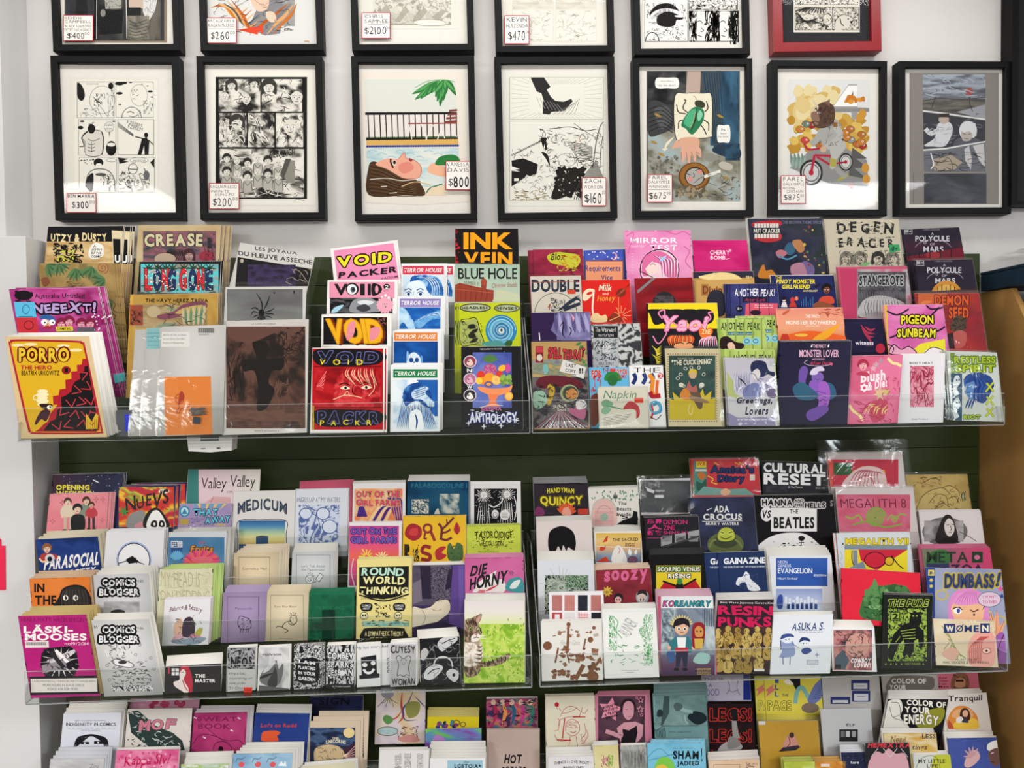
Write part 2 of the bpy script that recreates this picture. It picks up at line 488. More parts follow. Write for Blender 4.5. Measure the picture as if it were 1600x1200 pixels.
def color_mesh(name, V, F, C):
    me = bpy.data.meshes.new(name)
    lt = np.fromiter((len(f) for f in F), np.int32, len(F))
    me.vertices.add(len(V)); me.vertices.foreach_set('co', np.ascontiguousarray(V, np.float32).ravel())
    idx = np.fromiter((i for f in F for i in f), np.int32, int(lt.sum()))
    me.loops.add(len(idx)); me.loops.foreach_set('vertex_index', idx)
    me.polygons.add(len(F)); me.polygons.foreach_set('loop_start', np.r_[0, np.cumsum(lt)[:-1]].astype(np.int32))
    a = me.attributes.new('ink', 'FLOAT_COLOR', 'POINT')
    a.data.foreach_set('color', np.c_[C, np.ones(len(C))].astype(np.float32).ravel())
    me.update(calc_edges=True)
    return me

BOXF = [(0, 1, 2, 3), (7, 6, 5, 4), (0, 4, 5, 1), (1, 5, 6, 2), (2, 6, 7, 3), (3, 7, 4, 0)]
def box_vf(x0, y0, z0, x1, y1, z1, n0=0):
    V = [(x0, y0, z0), (x1, y0, z0), (x1, y0, z1), (x0, y0, z1), (x0, y1, z0), (x1, y1, z0), (x1, y1, z1), (x0, y1, z1)]
    return V, [tuple(i+n0 for i in f) for f in BOXF]

# ------------------------------------------------------------------ racks: four tiers, each a lip, a shelf and a riser
LEAN = 13.0
TIER_Y = {4: -.450, 3: -.346, 2: -.260, 1: -.174}
STEP = .103
def rack_base(px, py): return float(atY([(px, py)], -.474)[0][2])
BASE = {'1': rack_base(800, 675), '2': rack_base(800, 1073)}
BASE['3'] = BASE['2']-(BASE['1']-BASE['2'])
def floor_of(row, t): return BASE[row]+.003+STEP*(4-t)

BOOKS = []
CAT = {'zine': 'booklet', 'comic_book': 'comic book', 'magazine': 'magazine', 'book': 'book', 'art_print': 'print', 'minicomic': 'booklet'}
def bk(tile, tier, quad, cover, label, art=None, n=0, d=(3, -4), th=.0026, off=0.0, yaw=0.0, lean=LEAN, sl=0, ext=None,
       pc='ece8e0', gloss=0, name='zine', spine=None, tag_=None, grp=None, cj=1.0):
    """one title on a rack. tier '14' = upper rack row, front tier; quad = the visible TL TR BR BL corners;
    n copies stand behind it, each shifted by d; sl = plastic sleeve overhang"""
    ox, oy, k = TILES[tile]
    row, t = tier[0], int(tier[1])
    q = np.reshape(quad, (4, 2))/k+np.array([ox, oy])
    fz = floor_of(row, t)+th*.25-.0004; Y0 = TIER_Y[t]-off
    best = None
    if True:
        ps = rad(yaw*.4); ph = rad(lean)
        right = np.array([math.cos(ps), math.sin(ps), 0]); back = np.array([-math.sin(ps), math.cos(ps), 0])
        up = np.array([0, 0, 1.])*math.cos(ph)+back*math.sin(ph)
        into = back*math.cos(ph)-np.array([0, 0, 1.])*math.sin(ph)
        bm_ = atY([(q[2]+q[3])/2], Y0)[0]; P0 = np.array([bm_[0], Y0, fz])
        h3 = hit(q, P0, into)
        c2 = np.c_[(h3-P0)@right, (h3-P0)@up]
        ev = (c2[1]-c2[0]+c2[2]-c2[3]); a = math.atan2(ev[1], ev[0])
        if ext is None and t == 4 or ext is False: ev2 = (c2[0]-c2[3]+c2[1]-c2[2]); a = .7*a+.3*(math.atan2(ev2[1], ev2[0])-math.pi/2)
        if yaw: eh = c2[1]-c2[0]+c2[2]-c2[3]; a = math.atan2(eh[1], eh[0])*.8
        R2 = np.array([[math.cos(a), math.sin(a)], [-math.sin(a), math.cos(a)]])
        r2 = c2@R2.T
        x0, x1 = (r2[0, 0]+r2[3, 0])/2, (r2[1, 0]+r2[2, 0])/2
        z1, z0 = (r2[0, 1]+r2[1, 1])/2, (r2[2, 1]+r2[3, 1])/2
        sk = 0.0
        if yaw:      # a slumped booklet: its pages have slid sideways
            sk = (r2[0, 0]+r2[1, 0]-r2[2, 0]-r2[3, 0])/2/(z1-z0); x0, x1 = x0-sk*(z1-z0)/2, x1-sk*(z1-z0)/2
        res = abs(r2[0, 0]-r2[3, 0])+abs(r2[1, 0]-r2[2, 0])
        if best is None or res < best[0]: best = (res, right, up, into, P0, a, R2, x0, x1, z0, z1)
    _, right, up, into, P0, a, R2, x0, x1, z0, z1 = best
    rr = right*math.cos(a)+up*math.sin(a); uu = -right*math.sin(a)+up*math.cos(a)
    if ext is not False:      # stands on its tier, carrying on down behind what hides it
        dz = ((P0+rr*(x0+x1)/2+uu*z0)[2]-abs(rr[2])*(x1-x0)/2-fz)/uu[2]
        if ext is None and t == 4 and dz > 0: dz = min(dz, .012)
        z0 -= dz; x0 -= sk*dz; x1 -= sk*dz
    w, h = x1-x0, z1-z0
    O = P0+rr*(x0+x1)/2+uu*z0
    mw = np.eye(4); mw[:3, 0] = rr; mw[:3, 1] = into; mw[:3, 2] = uu; mw[:3, 3] = O
    def conv(px):
        p3 = hit(px, O, into)-O
        zz = p3@uu
        return np.c_[p3@rr-sk*zz, zz]
    cc = hexlin(cover); sc_ = hexlin(spine) if spine else cc
    s_ = .0004
    V = []; F = []; C = []
    for bx, colr in (((-w/2, 0, 0, w/2, s_, h), cc), ((-w/2, th-s_, 0, w/2, th, h), cc), ((-w/2-.0003, 0, 0, -w/2+.0002, th, h), sc_)):
        v, f = box_vf(*bx, n0=len(V)); V += v; F += f; C += [colr]*8
    A = Art(conv, tile, seed=len(BOOKS)+7); A.clip = (-w/2+2e-4, 2e-4, w/2-2e-4, h-2e-4)
    if art: art(A)
    V, F, C = A.mesh_into(np.array(V), F, np.array(C))
    V[:, 0] += sk*V[:, 2]
    root = link(name, color_mesh(name, V, F, C), None, [M['gloss' if gloss else 'matte']])
    root.matrix_world = Matrix(mw)
    v, f = box_vf(-w/2+.0003, s_+1e-5, .0005, w/2+.0005, th-s_-1e-5, h+.0004)
    pcs = np.array([hexlin(pc)]*8); v = np.array(v); v[:, 0] += sk*v[:, 2]
    kids = [link('pages', color_mesh('pages', np.array(v), f, pcs), root, [M['pages']])]
    if sl:
        g = sl/k/535
        kids.append(sleeve(w, h, th, g, root, len(BOOKS)))
    if tag_:
        B = Art(conv, tile, seed=3); B.base = .0006; tag_(B)
        kids.append(link('price_sticker', color_mesh('price_sticker', *B.mesh_into(np.zeros((0, 3)), [], np.zeros((0, 3)))), root, [M['matte']]))
    g = grp or 'booklets on the display racks'
    tag(root, label, CAT.get(name, 'booklet'), g)
    R = random.Random(len(BOOKS)*3+1)
    sc1 = 1/k/np.linalg.norm(FPX/((O-CAM)@_F))
    back_me = None
    if n and d[1] <= -4 and abs(d[0]) <= 14:      # fanned copies: what shows is the inside paper, not the cover print
        Vb, Fb = [], []
        for bx in ((-w/2, 0, 0, w/2, s_, h), (-w/2, th-s_, 0, w/2, th, h)):
            v, f = box_vf(*bx, n0=len(Vb)); Vb += v; Fb += f
        Vb = np.array(Vb); Vb[:, 0] += sk*Vb[:, 2]; back_me = color_mesh(name, Vb, Fb, np.array([hexlin(pc)]*len(Vb))); back_me.materials.append(M['matte'])
    for i in range(1, n+1):
        c = root.copy(); COL.objects.link(c)
        if back_me: c.data = back_me
        for ch in kids:
            if ch.name.startswith('price_sticker'): continue
            cc2 = ch.copy(); COL.objects.link(cc2); cc2.parent = c
        j = R.uniform(-.5, .5)*cj
        m = mw.copy(); an = rad(R.uniform(-.6, .6)*cj)
        m[:3, 0] = rr*math.cos(an)+uu*math.sin(an); m[:3, 2] = -rr*math.sin(an)+uu*math.cos(an)
        m[:3, 3] = O+rr*(d[0]*(i+j)*sc1)-uu*(min(d[1], 0)*(i+j*.7)*sc1)+back*(i*(th+.0008+(.0034 if sl else 0))/math.cos(rad(lean)))
        c.matrix_world = Matrix(m)
        tag(c, 'copy stacked behind the '+label, CAT.get(name, 'booklet'), 'copies behind the '+label)
    BOOKS.append(root)
    return root

def sleeve(w, h, th, g, root, seed):
    """loose clear bag, front and back film with a rumpled front"""
    nx, ny = 10, 14
    V = []; F = []
    for side in (0, 1):
        n0 = len(V)
        for j in range(ny+1):
            for i in range(nx+1):
                x = (-w/2-g)+(w+2*g)*i/nx; z = .0015+(h+g*1.6)*j/ny
                ed = min(i, nx-i, 1)*min(j, ny-j, 1)
                r_ = float(vnoise(np.array([i*.7+seed*3.1]), np.array([j*.6]), seed)[0])
                y = -.0012-.0016*r_*ed if side == 0 else th+.0006
                if not ed and side == 0: y = -.0012
                V.append((x, y, z))
        for j in range(ny):
            for i in range(nx):
                q = n0+j*(nx+1)+i; f = (q, q+1, q+nx+2, q+nx+1)
                F.append(f if side == 0 else f[::-1])
    me = bpy.data.meshes.new('plastic_sleeve'); me.from_pydata(V, [], F); me.update()
    me.polygons.foreach_set('use_smooth', [True]*len(F))
    return link('plastic_sleeve', me, root, [M['sleeve']])

def rack(row, pxl, pxr, label, tall):
    b = BASE[row]; yf = -.475
    yp = 680 if row == '1' else 1080
    X0 = float(atY([(pxl, yp)], yf)[0][0]); X1 = float(atY([(pxr, yp)], yf)[0][0])
    root = bpy.data.objects.new('display_rack', None); COL.objects.link(root); root.location = ((X0+X1)/2, -.02, b)
    tag(root, label, 'display rack', 'clear tiered display racks')
    X = (X1-X0)/2; bz = 0
    t3 = .003
    def part(name, lst, m):
        return boxes(name, lst, m, root)
    for t in (4, 3, 2, 1):
        z = STEP*(4-t); y0 = TIER_Y[t]-(.022 if t == 4 else .016)+.02; y1 = TIER_Y[t]+.04+.02
        part('tier_shelf', [(-X, y0, z-.001, X, y1+.002, z+.002)], M['acrylic'])
        if t == 4:
            part('front_lip', [(-X, y0-t3, z-.003, X, y0, z+.088)], M['acrylic'])
            part('lip_edge', [(-X, y0-t3, z+.088, X, y0, z+.0892)], M['edge'])
            part('bottom_edge', [(-X, y0-t3-.0005, z-.0045, X, y0+.004, z-.0032)], M['edge'])
        else:
            part('tier_lip', [(-X, y0-t3+.001, z-.1, X, y0, z+.075)], M['acrylic'])
            part('lip_edge', [(-X, y0-t3+.001, z+.075, X, y0, z+.0758)], M['edge'])
    part('back_panel', [(-X, -.004, -.002, X, -.001, STEP*3+.10)], M['acrylic'])
    for s in (-1, 1):
        x = s*X
        hi = .34 if s == tall else .04
        pts = [(-.452-t3, -.002), (-.002, -.002), (-.002, hi), (-.17, hi), (-.452-t3, .088 if s == tall else .05)]
        prism('side_panel', [(p[0], p[1]) for p in pts], 0, x-.0015, x+.0015, M['acrylic'], root, M['edge'])
    return root
# ------------------------------------------------------------------ the room
XL, XR = -1.449, 1.793
def struct(o): o['kind'] = 'structure'; return o
struct(boxes('wall_back', [(-5, 0, 0, 5, .1, CEIL)], M['wall']))
struct(boxes('wall_left', [(-5, -.15, 0, XL, -.0005, CEIL)], M['side']))
def zat(px, Y): return float(atY([px], Y)[0][2])
zled = zat((35, 369), -.172)
struct(boxes('trim_1', [(-5, -.172, 0, -1.378, -.0005, zled)], M['side'], bev=.002))
struct(boxes('floor', [(-5, -8, -.1, 5, .1, 0)], M['floor']))
struct(boxes('ceiling', [(-5, -8, CEIL, 5, .1, CEIL+.1)], M['ceil']))

# green slat boards behind the racks
ztop = 2.165
gp = bpy.data.objects.new('slatwall_panel', None); COL.objects.link(gp); gp.location = (0, 0, 0)
tag(gp, 'dark green slatwall panel behind the clear racks', 'slatwall')
boxes('backing', [(-1.377, -.008, .02, XR-.004, -.001, ztop)], M['groove'], gp)
z = ztop
while z > .1:
    boxes('slat_board', [(-1.377, -.016, max(z-.0958, .02), XR-.004, -.008, z)], M['green'], gp, .0012); z -= .0975

# plywood bookcase end standing out from the wall
pw = bpy.data.objects.new('plywood_bookcase', None); COL.objects.link(pw); pw.location = (XR, 0, 0)
tag(pw, 'honey coloured plywood bookcase end panel beside the green slatwall', 'bookcase')
zt = 2.028
prism('side_panel', [(-.0, 0), (-.0, zt), (-.17, zt), (-.42, zt-.42), (-.62, zt-1.0), (-.70, 0)], 0, 0, .019, M['wood'], pw, M['woodedge'])
boxes('inner_panel', [(.020, -.16, .0, .033, -.0, zt-.012)], M['woodedge'], pw)
boxes('shelf_board', [(.034, -.15, zt-.06, .6, -.0, zt-.042)], M['wood'], pw)

# dark board box and its plastic wrap lying on the bookcase
nb = bpy.data.objects.new('folio_box', None); COL.objects.link(nb)
nb.location = (XR+.02, -.03, zt+.002)
tag(nb, 'dark navy folio box resting on top of the plywood bookcase', 'box')
bb = boxes('box_body', [(-.03, -.40, 0, .5, .0, .056)], M['navy'], nb, .002)
boxes('box_lid', [(-.032, -.402, .0565, .5, .0, .066)], M['navy'], nb, .002)
nb.rotation_euler = (rad(-1.5), 0, 0)
nb.location.z += .0
wr = bpy.data.objects.new('plastic_wrap', None)
me = bpy.data.meshes.new('plastic_bag'); V = []; F = []
for j in range(9):
    for i in range(13):
        V.append((.03+.035*i, -.26+.032*j, .016+.075*float(fbm(np.array([i*.5]), np.array([j*.6]), 4)[0])+.02*math.sin(i*.5)*(j/8)))
for j in range(8):
    for i in range(12):
        q = j*13+i; F.append((q, q+1, q+14, q+13))
me.from_pydata(V, [], F); me.polygons.foreach_set('use_smooth', [True]*len(F))
bgo = link('plastic_bag', me, None, [M['sleeve']])
bgo.location = (XR+.03, -.03, zt+.071); bgo.rotation_euler = (rad(-1.5), 0, 0)
tag(bgo, 'crumpled empty plastic bag on the dark navy folio box', 'bag')

# hot pink sign hung on the pier, mostly out of frame
a = atY([(7, 838)], -.176)[0]; b = atY([(7, 922)], -.176)[0]
sx = float(a[0]); s0, s1 = float(b[2]), float(a[2])
zz = s1-.025
sg = prism('arrow_sign', [(sx-.20, s0), (sx-.003, s0), (sx, s1-.03), (sx-.012, s1-.03), (sx-.012, s1-.012), (sx-.02, s1), (sx-.20, s1)], 1, -.176, -.1725, M['pink'])
tag(sg, 'hot pink cut-out sign fixed to the white pier, mostly out of frame', 'sign')

# white moulded holder under the upper rack
p0 = atY([(292, 681), (364, 706)], -.40)
hb = bpy.data.objects.new('plastic_holder', None); COL.objects.link(hb)
hx = float((p0[0, 0]+p0[1, 0])/2); hw = float(p0[1, 0]-p0[0, 0])
hb.location = (hx, -.40, float(p0[1, 2]))
tag(hb, 'white moulded plastic holder hanging under the upper rack', 'holder')
hh = BASE['1']-.0046-float(p0[1, 2])
prism('holder_body', [(-hw/2, hh), (-hw*.47, .004), (0, 0), (hw*.47, .004), (hw/2, hh)], 1, 0, .05, M['bracket'], hb)
boxes('slot', [(-hw*.2, -.0012, hh*.72, hw*.2, -.0002, hh*.98)], M['greyplate'], hb)
boxes('screw_mark', [(-hw*.2, -.001, hh*.2, -hw*.1, -.0002, hh*.26)], M['greyplate'], hb)
boxes('screw_mark', [(hw*.15, -.001, hh*.2, hw*.22, -.0002, hh*.3)], M['greyplate'], hb)

# ------------------------------------------------------------------ framed pages
FD = .046
def frame(tile, quad, mould, label, art, tagger=None, bw=.0225, matm='mat', fm='black', mat2=None, ytop=None):
    q = np.reshape(quad, (4, 2)).astype(float)
    Y = -FD-.002
    P = atY(q, Y)[:, [0, 2]]
    a = math.atan2(*( (P[1]-P[0]+P[2]-P[3])[::-1]))
    rr = np.array([math.cos(a), 0, math.sin(a)]); uu = np.array([-math.sin(a), 0, math.cos(a)])
    A2 = np.array([[rr[0], rr[2]], [uu[0], uu[2]]])
    r2 = P@A2.T
    x0 = (r2[0, 0]+r2[3, 0])/2; x1 = (r2[1, 0]+r2[2, 0])/2; z1 = (r2[0, 1]+r2[1, 1])/2; z0 = (r2[2, 1]+r2[3, 1])/2
    w, h = x1-x0, z1-z0
    c = A2.T@np.array([(x0+x1)/2, z0])
    O = np.array([c[0], Y, c[1]])
    mw = np.eye(4); mw[:3, 0] = rr; mw[:3, 1] = (0, 1, 0); mw[:3, 2] = uu; mw[:3, 3] = O
    bm = bmesh.new()
    W2 = w/2
    prof = [(0, .002), (.002, 0), (bw-.002, 0), (bw, .002), (bw, FD), (0, FD)]     # inset, depth
    rings = []
    for ins, dp in prof:
        rings.append([bm.verts.new(v) for v in ((-W2+ins, dp, ins), (W2-ins, dp, ins), (W2-ins, dp, h-ins), (-W2+ins, dp, h-ins))])
    for i in range(len(rings)):
        A_, B_ = rings[i], rings[(i+1) % len(rings)]
        for k in range(4):
            bm.faces.new((A_[k], A_[(k+1) % 4], B_[(k+1) % 4], B_[k]))
    bmesh.ops.recalc_face_normals(bm, faces=bm.faces)
    me = bpy.data.meshes.new('picture_frame'); bm.to_mesh(me); bm.free()
    root = link('picture_frame', me, None, [M[fm]]); root.matrix_world = Matrix(mw)
    tag(root, label, 'framed picture', 'framed comic pages on the white wall')
    dm = .017
    boxes('mat_board', [(-W2+bw-.001, dm, bw-.001, W2-bw+.001, dm+.004, h-bw+.001)], M[matm], root)
    boxes('glass', [(-W2+bw-.001, .0085, bw-.001, W2-bw+.001, .0100, h-bw+.001)], M['glass'], root)
    def mk(name, dep, fn, lay, seed):
        OO = O+np.array([0, dep, 0])
        def conv(px):
            p3 = hit(px, OO, np.array([0, 1., 0]))-OO
            return np.c_[p3@rr, p3@uu]
        B = Art(conv, tile, seed=seed, eps=2.2e-5); B.layer = lay
        B.clip = (-W2+bw, bw, W2-bw, h-bw) if name == 'artwork' else (-W2, 0, W2, h)
        fn(B)
        Vv, Ff, Cc = B.mesh_into(np.zeros((0, 3)), [], np.zeros((0, 3)))
        Vv = Vv+np.array([0, dep, 0])
        return link(name, color_mesh(name, Vv, Ff, Cc), root, [M['matte']])
    mk('artwork', dm-.0005, art, 2, int(q[0, 0]))
    if tagger: mk('price_tag', .0080, tagger, 1, 5)
    return root

def ptag(x0, y0, x1, y1, *rows):
    """white card with a red edge; rows = (text, x0, y0, x1, y1, weight)"""
    def f(a):
        a.r(x0, y0, x1, y1, 'b32034'); a.r(x0+4, y0+4, x1-4, y1-4, 'ebe6e0')
        for tx, u0, v0, u1, v1, b in rows:
            if tx == '-': a.l('222', 1.6, u0, v0, u1, v1)
            else: a.t(u0, v0, u1, v1, tx, '1b1a1c', b=b, jit=.35, sp=.16)
    return f

INK = '1c1b1a'; PAP = 'e9e5dc'
def panel_people(a, x0, y0, x1, y1, seed, sc=5, fg='24221f', bg='dcd8ce'):
    a.n(x0, y0, x1, y1, inkf(seed, sc, fg, bg, .5, .10), 3.0)

def artF1(a):
    a.r(375, 415, 850, 1042, 'e4e0d4'); a.r(400, 430, 842, 1030, 'e9e6db')
    for i, (x0, y0, x1, y1) in enumerate(((412, 438, 612, 632), (620, 438, 822, 630), (420, 640, 622, 832), (630, 640, 826, 830), (424, 842, 626, 1030), (632, 842, 828, 1030))):
        a.r(x0, y0, x1, y1, '2a2826'); a.r(x0+2, y0+2, x1-2, y1-2, 'e9e6db')
    a.t(462, 446, 528, 454, 'WHADAYA ME?', INK, 0)
    a.sp(INK, 414, 445, 440, 460, 455, 510, 440, 540, 416, 520); a.o(548, 535, 68, 75, 2, '555', 0)
    a.l('222', 3, 500, 520, 545, 560); a.l('222', 2.5, 515, 500, 528, 575); a.l('333', 2, 530, 560, 580, 628); a.l('333', 2, 515, 565, 545, 628)
    a.scrib(500, 490, 560, 570, INK, 3, 14, .3, 3); a.scrib(430, 575, 520, 630, '444', 2, 26, .3, 4); a.scrib(575, 440, 610, 620, '333', 2.5, 20, .3, 5); a.e(594, 460, 14, 18, INK)
    for x, y, w in ((640, 448, 24), (665, 444, 16), (640, 500, 18), (805, 490, 14), (815, 520, 8), (700, 442, 8), (760, 450, 5), (790, 460, 6), (642, 560, 8)): a.e(x, y, w, w*.4, INK)
    a.o(745, 510, 45, 58, 2, '777'); a.scrib(700, 480, 745, 530, INK, 3, 10, .4, 8); a.o(705, 632, 52, 58, 3, INK, a0=180, a1=360)
    a.s_(INK, 4, 680, 602, 700, 598, 718, 606); a.s_(INK, 3, 690, 620, 715, 625, 740, 615); a.scrib(735, 590, 755, 630, INK, 2, 8, .4, 9); a.scrib(770, 530, 820, 610, '333', 2, 24, .4, 12)
    # muscle man
    a.sp('d9d5ca', 462, 830, 455, 760, 440, 740, 470, 705, 540, 705, 555, 760, 540, 830); a.loop(INK, 3, 462, 830, 455, 760, 436, 740, 470, 702, 540, 702, 556, 760, 540, 830)
    a.s_(INK, 5, 425, 785, 450, 780, 440, 735, 470, 705); a.s_(INK, 5, 545, 705, 556, 760, 548, 828); a.e(490, 690, 20, 26, INK); a.scrib(475, 655, 510, 690, INK, 3, 10, .6, 2)
    for y in (770, 788, 806): a.s_(INK, 3, 470, y, 490, y+5, 510, y); 
    a.s_(INK, 2.5, 490, 760, 492, 815); a.s_(INK, 3, 470, 745, 500, 755, 535, 742); a.e(596, 795, 28, 40, INK); a.e(596, 775, 22, 10, 'e9e6db'); a.bubble(585, 680, 26, 28, 'e9e6db', INK, 1.5, (586, 735)); a.lines(566, 662, 604, 700, 5, '333', 2)
    a.e(432, 684, 14, 10, INK); a.e(440, 650, 12, 5, INK); a.e(610, 650, 8, 4, INK)
    # gunman
    for k in range(7): a.l('555', 1.5, 632, 655+k*4, 715, 720+k*2)
    a.t(680, 655, 762, 672, 'FZEEEM', '555', 0, rot=14); a.t(685, 676, 765, 694, 'FZEEEM', '555', 0, rot=14); a.p(INK, 738, 828, 760, 745, 785, 735, 800, 760, 796, 828, 775, 828, 772, 780, 758, 828); a.e(783, 724, 11, 14, INK); a.l(INK, 6, 725, 732, 775, 745); a.l(INK, 5, 795, 750, 822, 775)
    # lower pair
    a.e(528, 872, 26, 24, INK); a.e(530, 888, 18, 14, 'e9e6db'); a.s_(INK, 4, 458, 1000, 475, 930, 520, 905, 580, 915, 612, 960, 618, 1028); a.sp(INK, 460, 1000, 465, 955, 500, 930, 495, 1025); a.e(540, 935, 30, 8, '555'); a.scrib(540, 930, 612, 1025, INK, 4, 26, .3, 7); a.scrib(430, 850, 510, 880, INK, 4, 12, .2, 6); a.bubble(596, 858, 26, 10, 'e9e6db', INK, 1.5)
    a.e(712, 905, 24, 28, 'e9e6db'); a.o(712, 905, 24, 28, 3, INK); a.l(INK, 4, 690, 905, 735, 908); a.scrib(640, 920, 720, 1028, INK, 4, 46, .25, 21); a.scrib(720, 930, 800, 1020, INK, 3, 40, .3, 23); a.l(INK, 4, 772, 900, 790, 950); a.e(785, 940, 16, 26, '666'); a.p(INK, 634, 845, 690, 850, 660, 862, 690, 866, 640, 878); a.p(INK, 826, 850, 826, 900, 805, 870); a.bubble(745, 858, 50, 15, 'e9e6db', INK, 1.5); a.lines(712, 848, 780, 868, 3, '333', 2)

def artF2(a):
    a.r(1130, 375, 1690+0, 1100, 'e8e5da')
    a.r(1155, 412, 1645, 1066, '191816')
    X = lambda x: x
    cells = [(1172, 425, 1395, 598), (1402, 425, 1660-205+0, 598)]
    for i, (x0, y0, x1, y1) in enumerate(((1172, 424, 1394, 598), (1402, 424, 1618, 598), (1174, 606, 1322, 788), (1328, 606, 1474-5, 788), (1478, 606, 1624, 788), (1178, 798, 1628, 1058))):
        a.n(x0, y0, x1, y1, blotch(30+i, 5, '232220', '8b877f', 'd9d5cb', 'e6e2d8', cont=2.6), 5)
        a.scrib(x0+4, y0+4, x1-4, y1-4, '2a2826', 4, 26 if i < 5 else 90, .3 if i < 5 else .14, i)
        a.scrib(x0+4, y0+4, x1-4, y1-4, 'eae7dd', 4, 12 if i < 5 else 40, .25, i+50)
    for x, y, r, k in ((1240, 460, 26, 1), (1320, 530, 28, 2), (1205, 515, 24, 2), (1360, 450, 24, 0), (1440, 470, 34, 1), (1590, 520, 38, 2), (1270, 660, 34, 1), (1555, 680, 44, 2)):
        a.face(x, y, r, 'dbd7cc', '3a3835', '1a1918', 3, k)
    a.scrib(1185, 610, 1310, 780, 'dcd8ce', 5, 16, .7, 5)
    for i in range(12):
        x = 1215+(i % 6)*55; y = 850+(i//6)*70+(i % 3)*12; a.face(x, y, 20, 'dad6cb', '302e2b', '1a1918', 2, 2 if i % 2 else 0); a.sp('b3afa5', x-24, y+80, x-20, y+26, x+20, y+26, x+26, y+80); a.s_('222', 2.5, x-22, y+80, x-18, y+28, x, y+50, x+22, y+30, x+26, y+78)
    a.r(1530, 860, 1580, 980, '8d8980'); a.p('55524d', 1500, 940, 1530, 850, 1560, 850, 1520, 960); a.t(1440, 808, 1580, 850, 'AIEEAAIGH', '222', 1, jit=.5, dy=-14)
    a.s_('222', 2, 1575, 1074, 1600, 1068, 1630, 1076)

def artF3(a):
    a.p('e7dfd3', 555, 385, 1110, 385, 1146, 1080, 870, 1098, 590, 1085)
    a.p('d9dcd2', 580, 425, 1068, 425, 1075, 600, 585, 600)
    for ex, ey in ((835, 505), (850, 535), (880, 530), (905, 515), (935, 500), (960, 480)): 
        a.leaf(985, 432, ex, ey, 34, '2f7a3c'); a.leaf(985, 430, ex+14, ey-12, 20, '58a45c')
    for ex, ey in ((970, 545), (985, 572), (960, 520), (1005, 540), (1020, 500), (1050, 480), (1068, 500), (1072, 512)): a.leaf(1010+(ex-1000)*.2, 428, ex, ey, 30, '2c7338'); a.leaf(1012, 428, ex-6, ey-20, 14, '57a35a')
    a.s_('7fb27a', 4, 850, 470, 920, 435, 1010, 427, 1066, 440)
    a.r(585, 600, 1078, 752, 'e6dcd6')
    a.p('5b7a4c', 590, 735, 1080, 728, 1080, 742, 592, 752)
    a.p('17171b', 585, 601, 1076, 600, 1076, 612, 585, 616); a.p('17171b', 588, 740, 1082, 736, 1082, 745, 590, 752)
    for i in range(16): a.l('17171b', 6, 600+i*31.5, 612, 606+i*31.3, 742)
    for x0, y0, x1, y1 in ((818, 660, 835, 745), (885, 665, 915, 748), (950, 668, 910, 748), (985, 670, 1012, 742), (1000, 670, 972, 748), (1050, 672, 1075, 735)): a.l('efe7e4', 5, x0, y0, x1, y1)
    a.l('8f4a43', 7, 815, 662, 1078, 660)
    for i in range(4): a.p('7c3f3a', 1012+i*8, 648-i*20, 1078, 644-i*20, 1078, 656-i*20, 1010+i*8, 660-i*20)
    a.p('d8ab5d', 590, 752, 1084, 745, 1084, 776, 592, 782)
    for i in range(40): a.e(597+i*12.4, 785-i*.12, 7, 6, '2b3f8f')
    a.n(592, 792, 1086, 1000, blotch(8, 4, 'a8c8cf', 'cfdcd8', 'e3e3dc', asp=2.5), 6)
    for k in range(9): a.s_('86b3c4', 3, 600+k*50, 812+(k % 3)*16, 625+k*50, 804+(k % 3)*16, 650+k*50, 814+(k % 3)*16)
    a.sp('48321f', 604, 1045, 602, 900, 625, 865, 670, 880, 740, 925, 860, 965, 905, 1045, 800, 1046)
    a.p('48321f', 606, 960, 880, 970, 895, 1045, 608, 1046)
    for k in range(16): a.s_('2f2015' if k % 2 else '6b4c2f', 3, 612, 880+k*10, 680, 900+k*9, 760, 945+k*7, 860, 990+k*4)
    a.sp('e8a88f', 640, 880, 700, 850, 762, 850, 795, 818, 805, 850, 845, 855, 882, 890, 880, 940, 850, 958, 790, 955, 700, 905)
    a.sp('e08a78', 770, 880, 820, 868, 845, 900, 800, 930, 765, 912)
    a.s_('b86a58', 3, 765, 850, 795, 818, 806, 848, 845, 856, 884, 892, 880, 942, 846, 958, 790, 955)
    a.p('9c2f3c', 820, 845, 840, 856, 830, 868, 818, 858); a.e(742, 872, 10, 16, 'f1ebe4'); a.e(742, 870, 8, 11, '2d2118'); a.s_('2a1b10', 9, 722, 850, 722, 870, 735, 900)
    a.s_('d3b48a', 5, 780, 1000, 850, 975, 935, 990); a.s_('ded5c6', 4, 610, 962, 700, 955, 780, 968, 860, 960); a.l('e6ddd0', 4, 670, 1000, 700, 998); a.l('e6ddd0', 4, 715, 1035, 755, 1032)
    a.sp('edb592', 920, 915, 935, 880, 975, 875, 1015, 900, 1015, 945, 950, 935); a.sp('2a7a3a', 960, 880, 985, 840, 1050, 828, 1086, 845, 1086, 880, 1010, 885)
    a.s_('2a6a40', 6, 910, 1045, 930, 1010, 1000, 985); a.p('e8d4b4', 905, 1046, 940, 1005, 1016, 990, 1020, 1046)

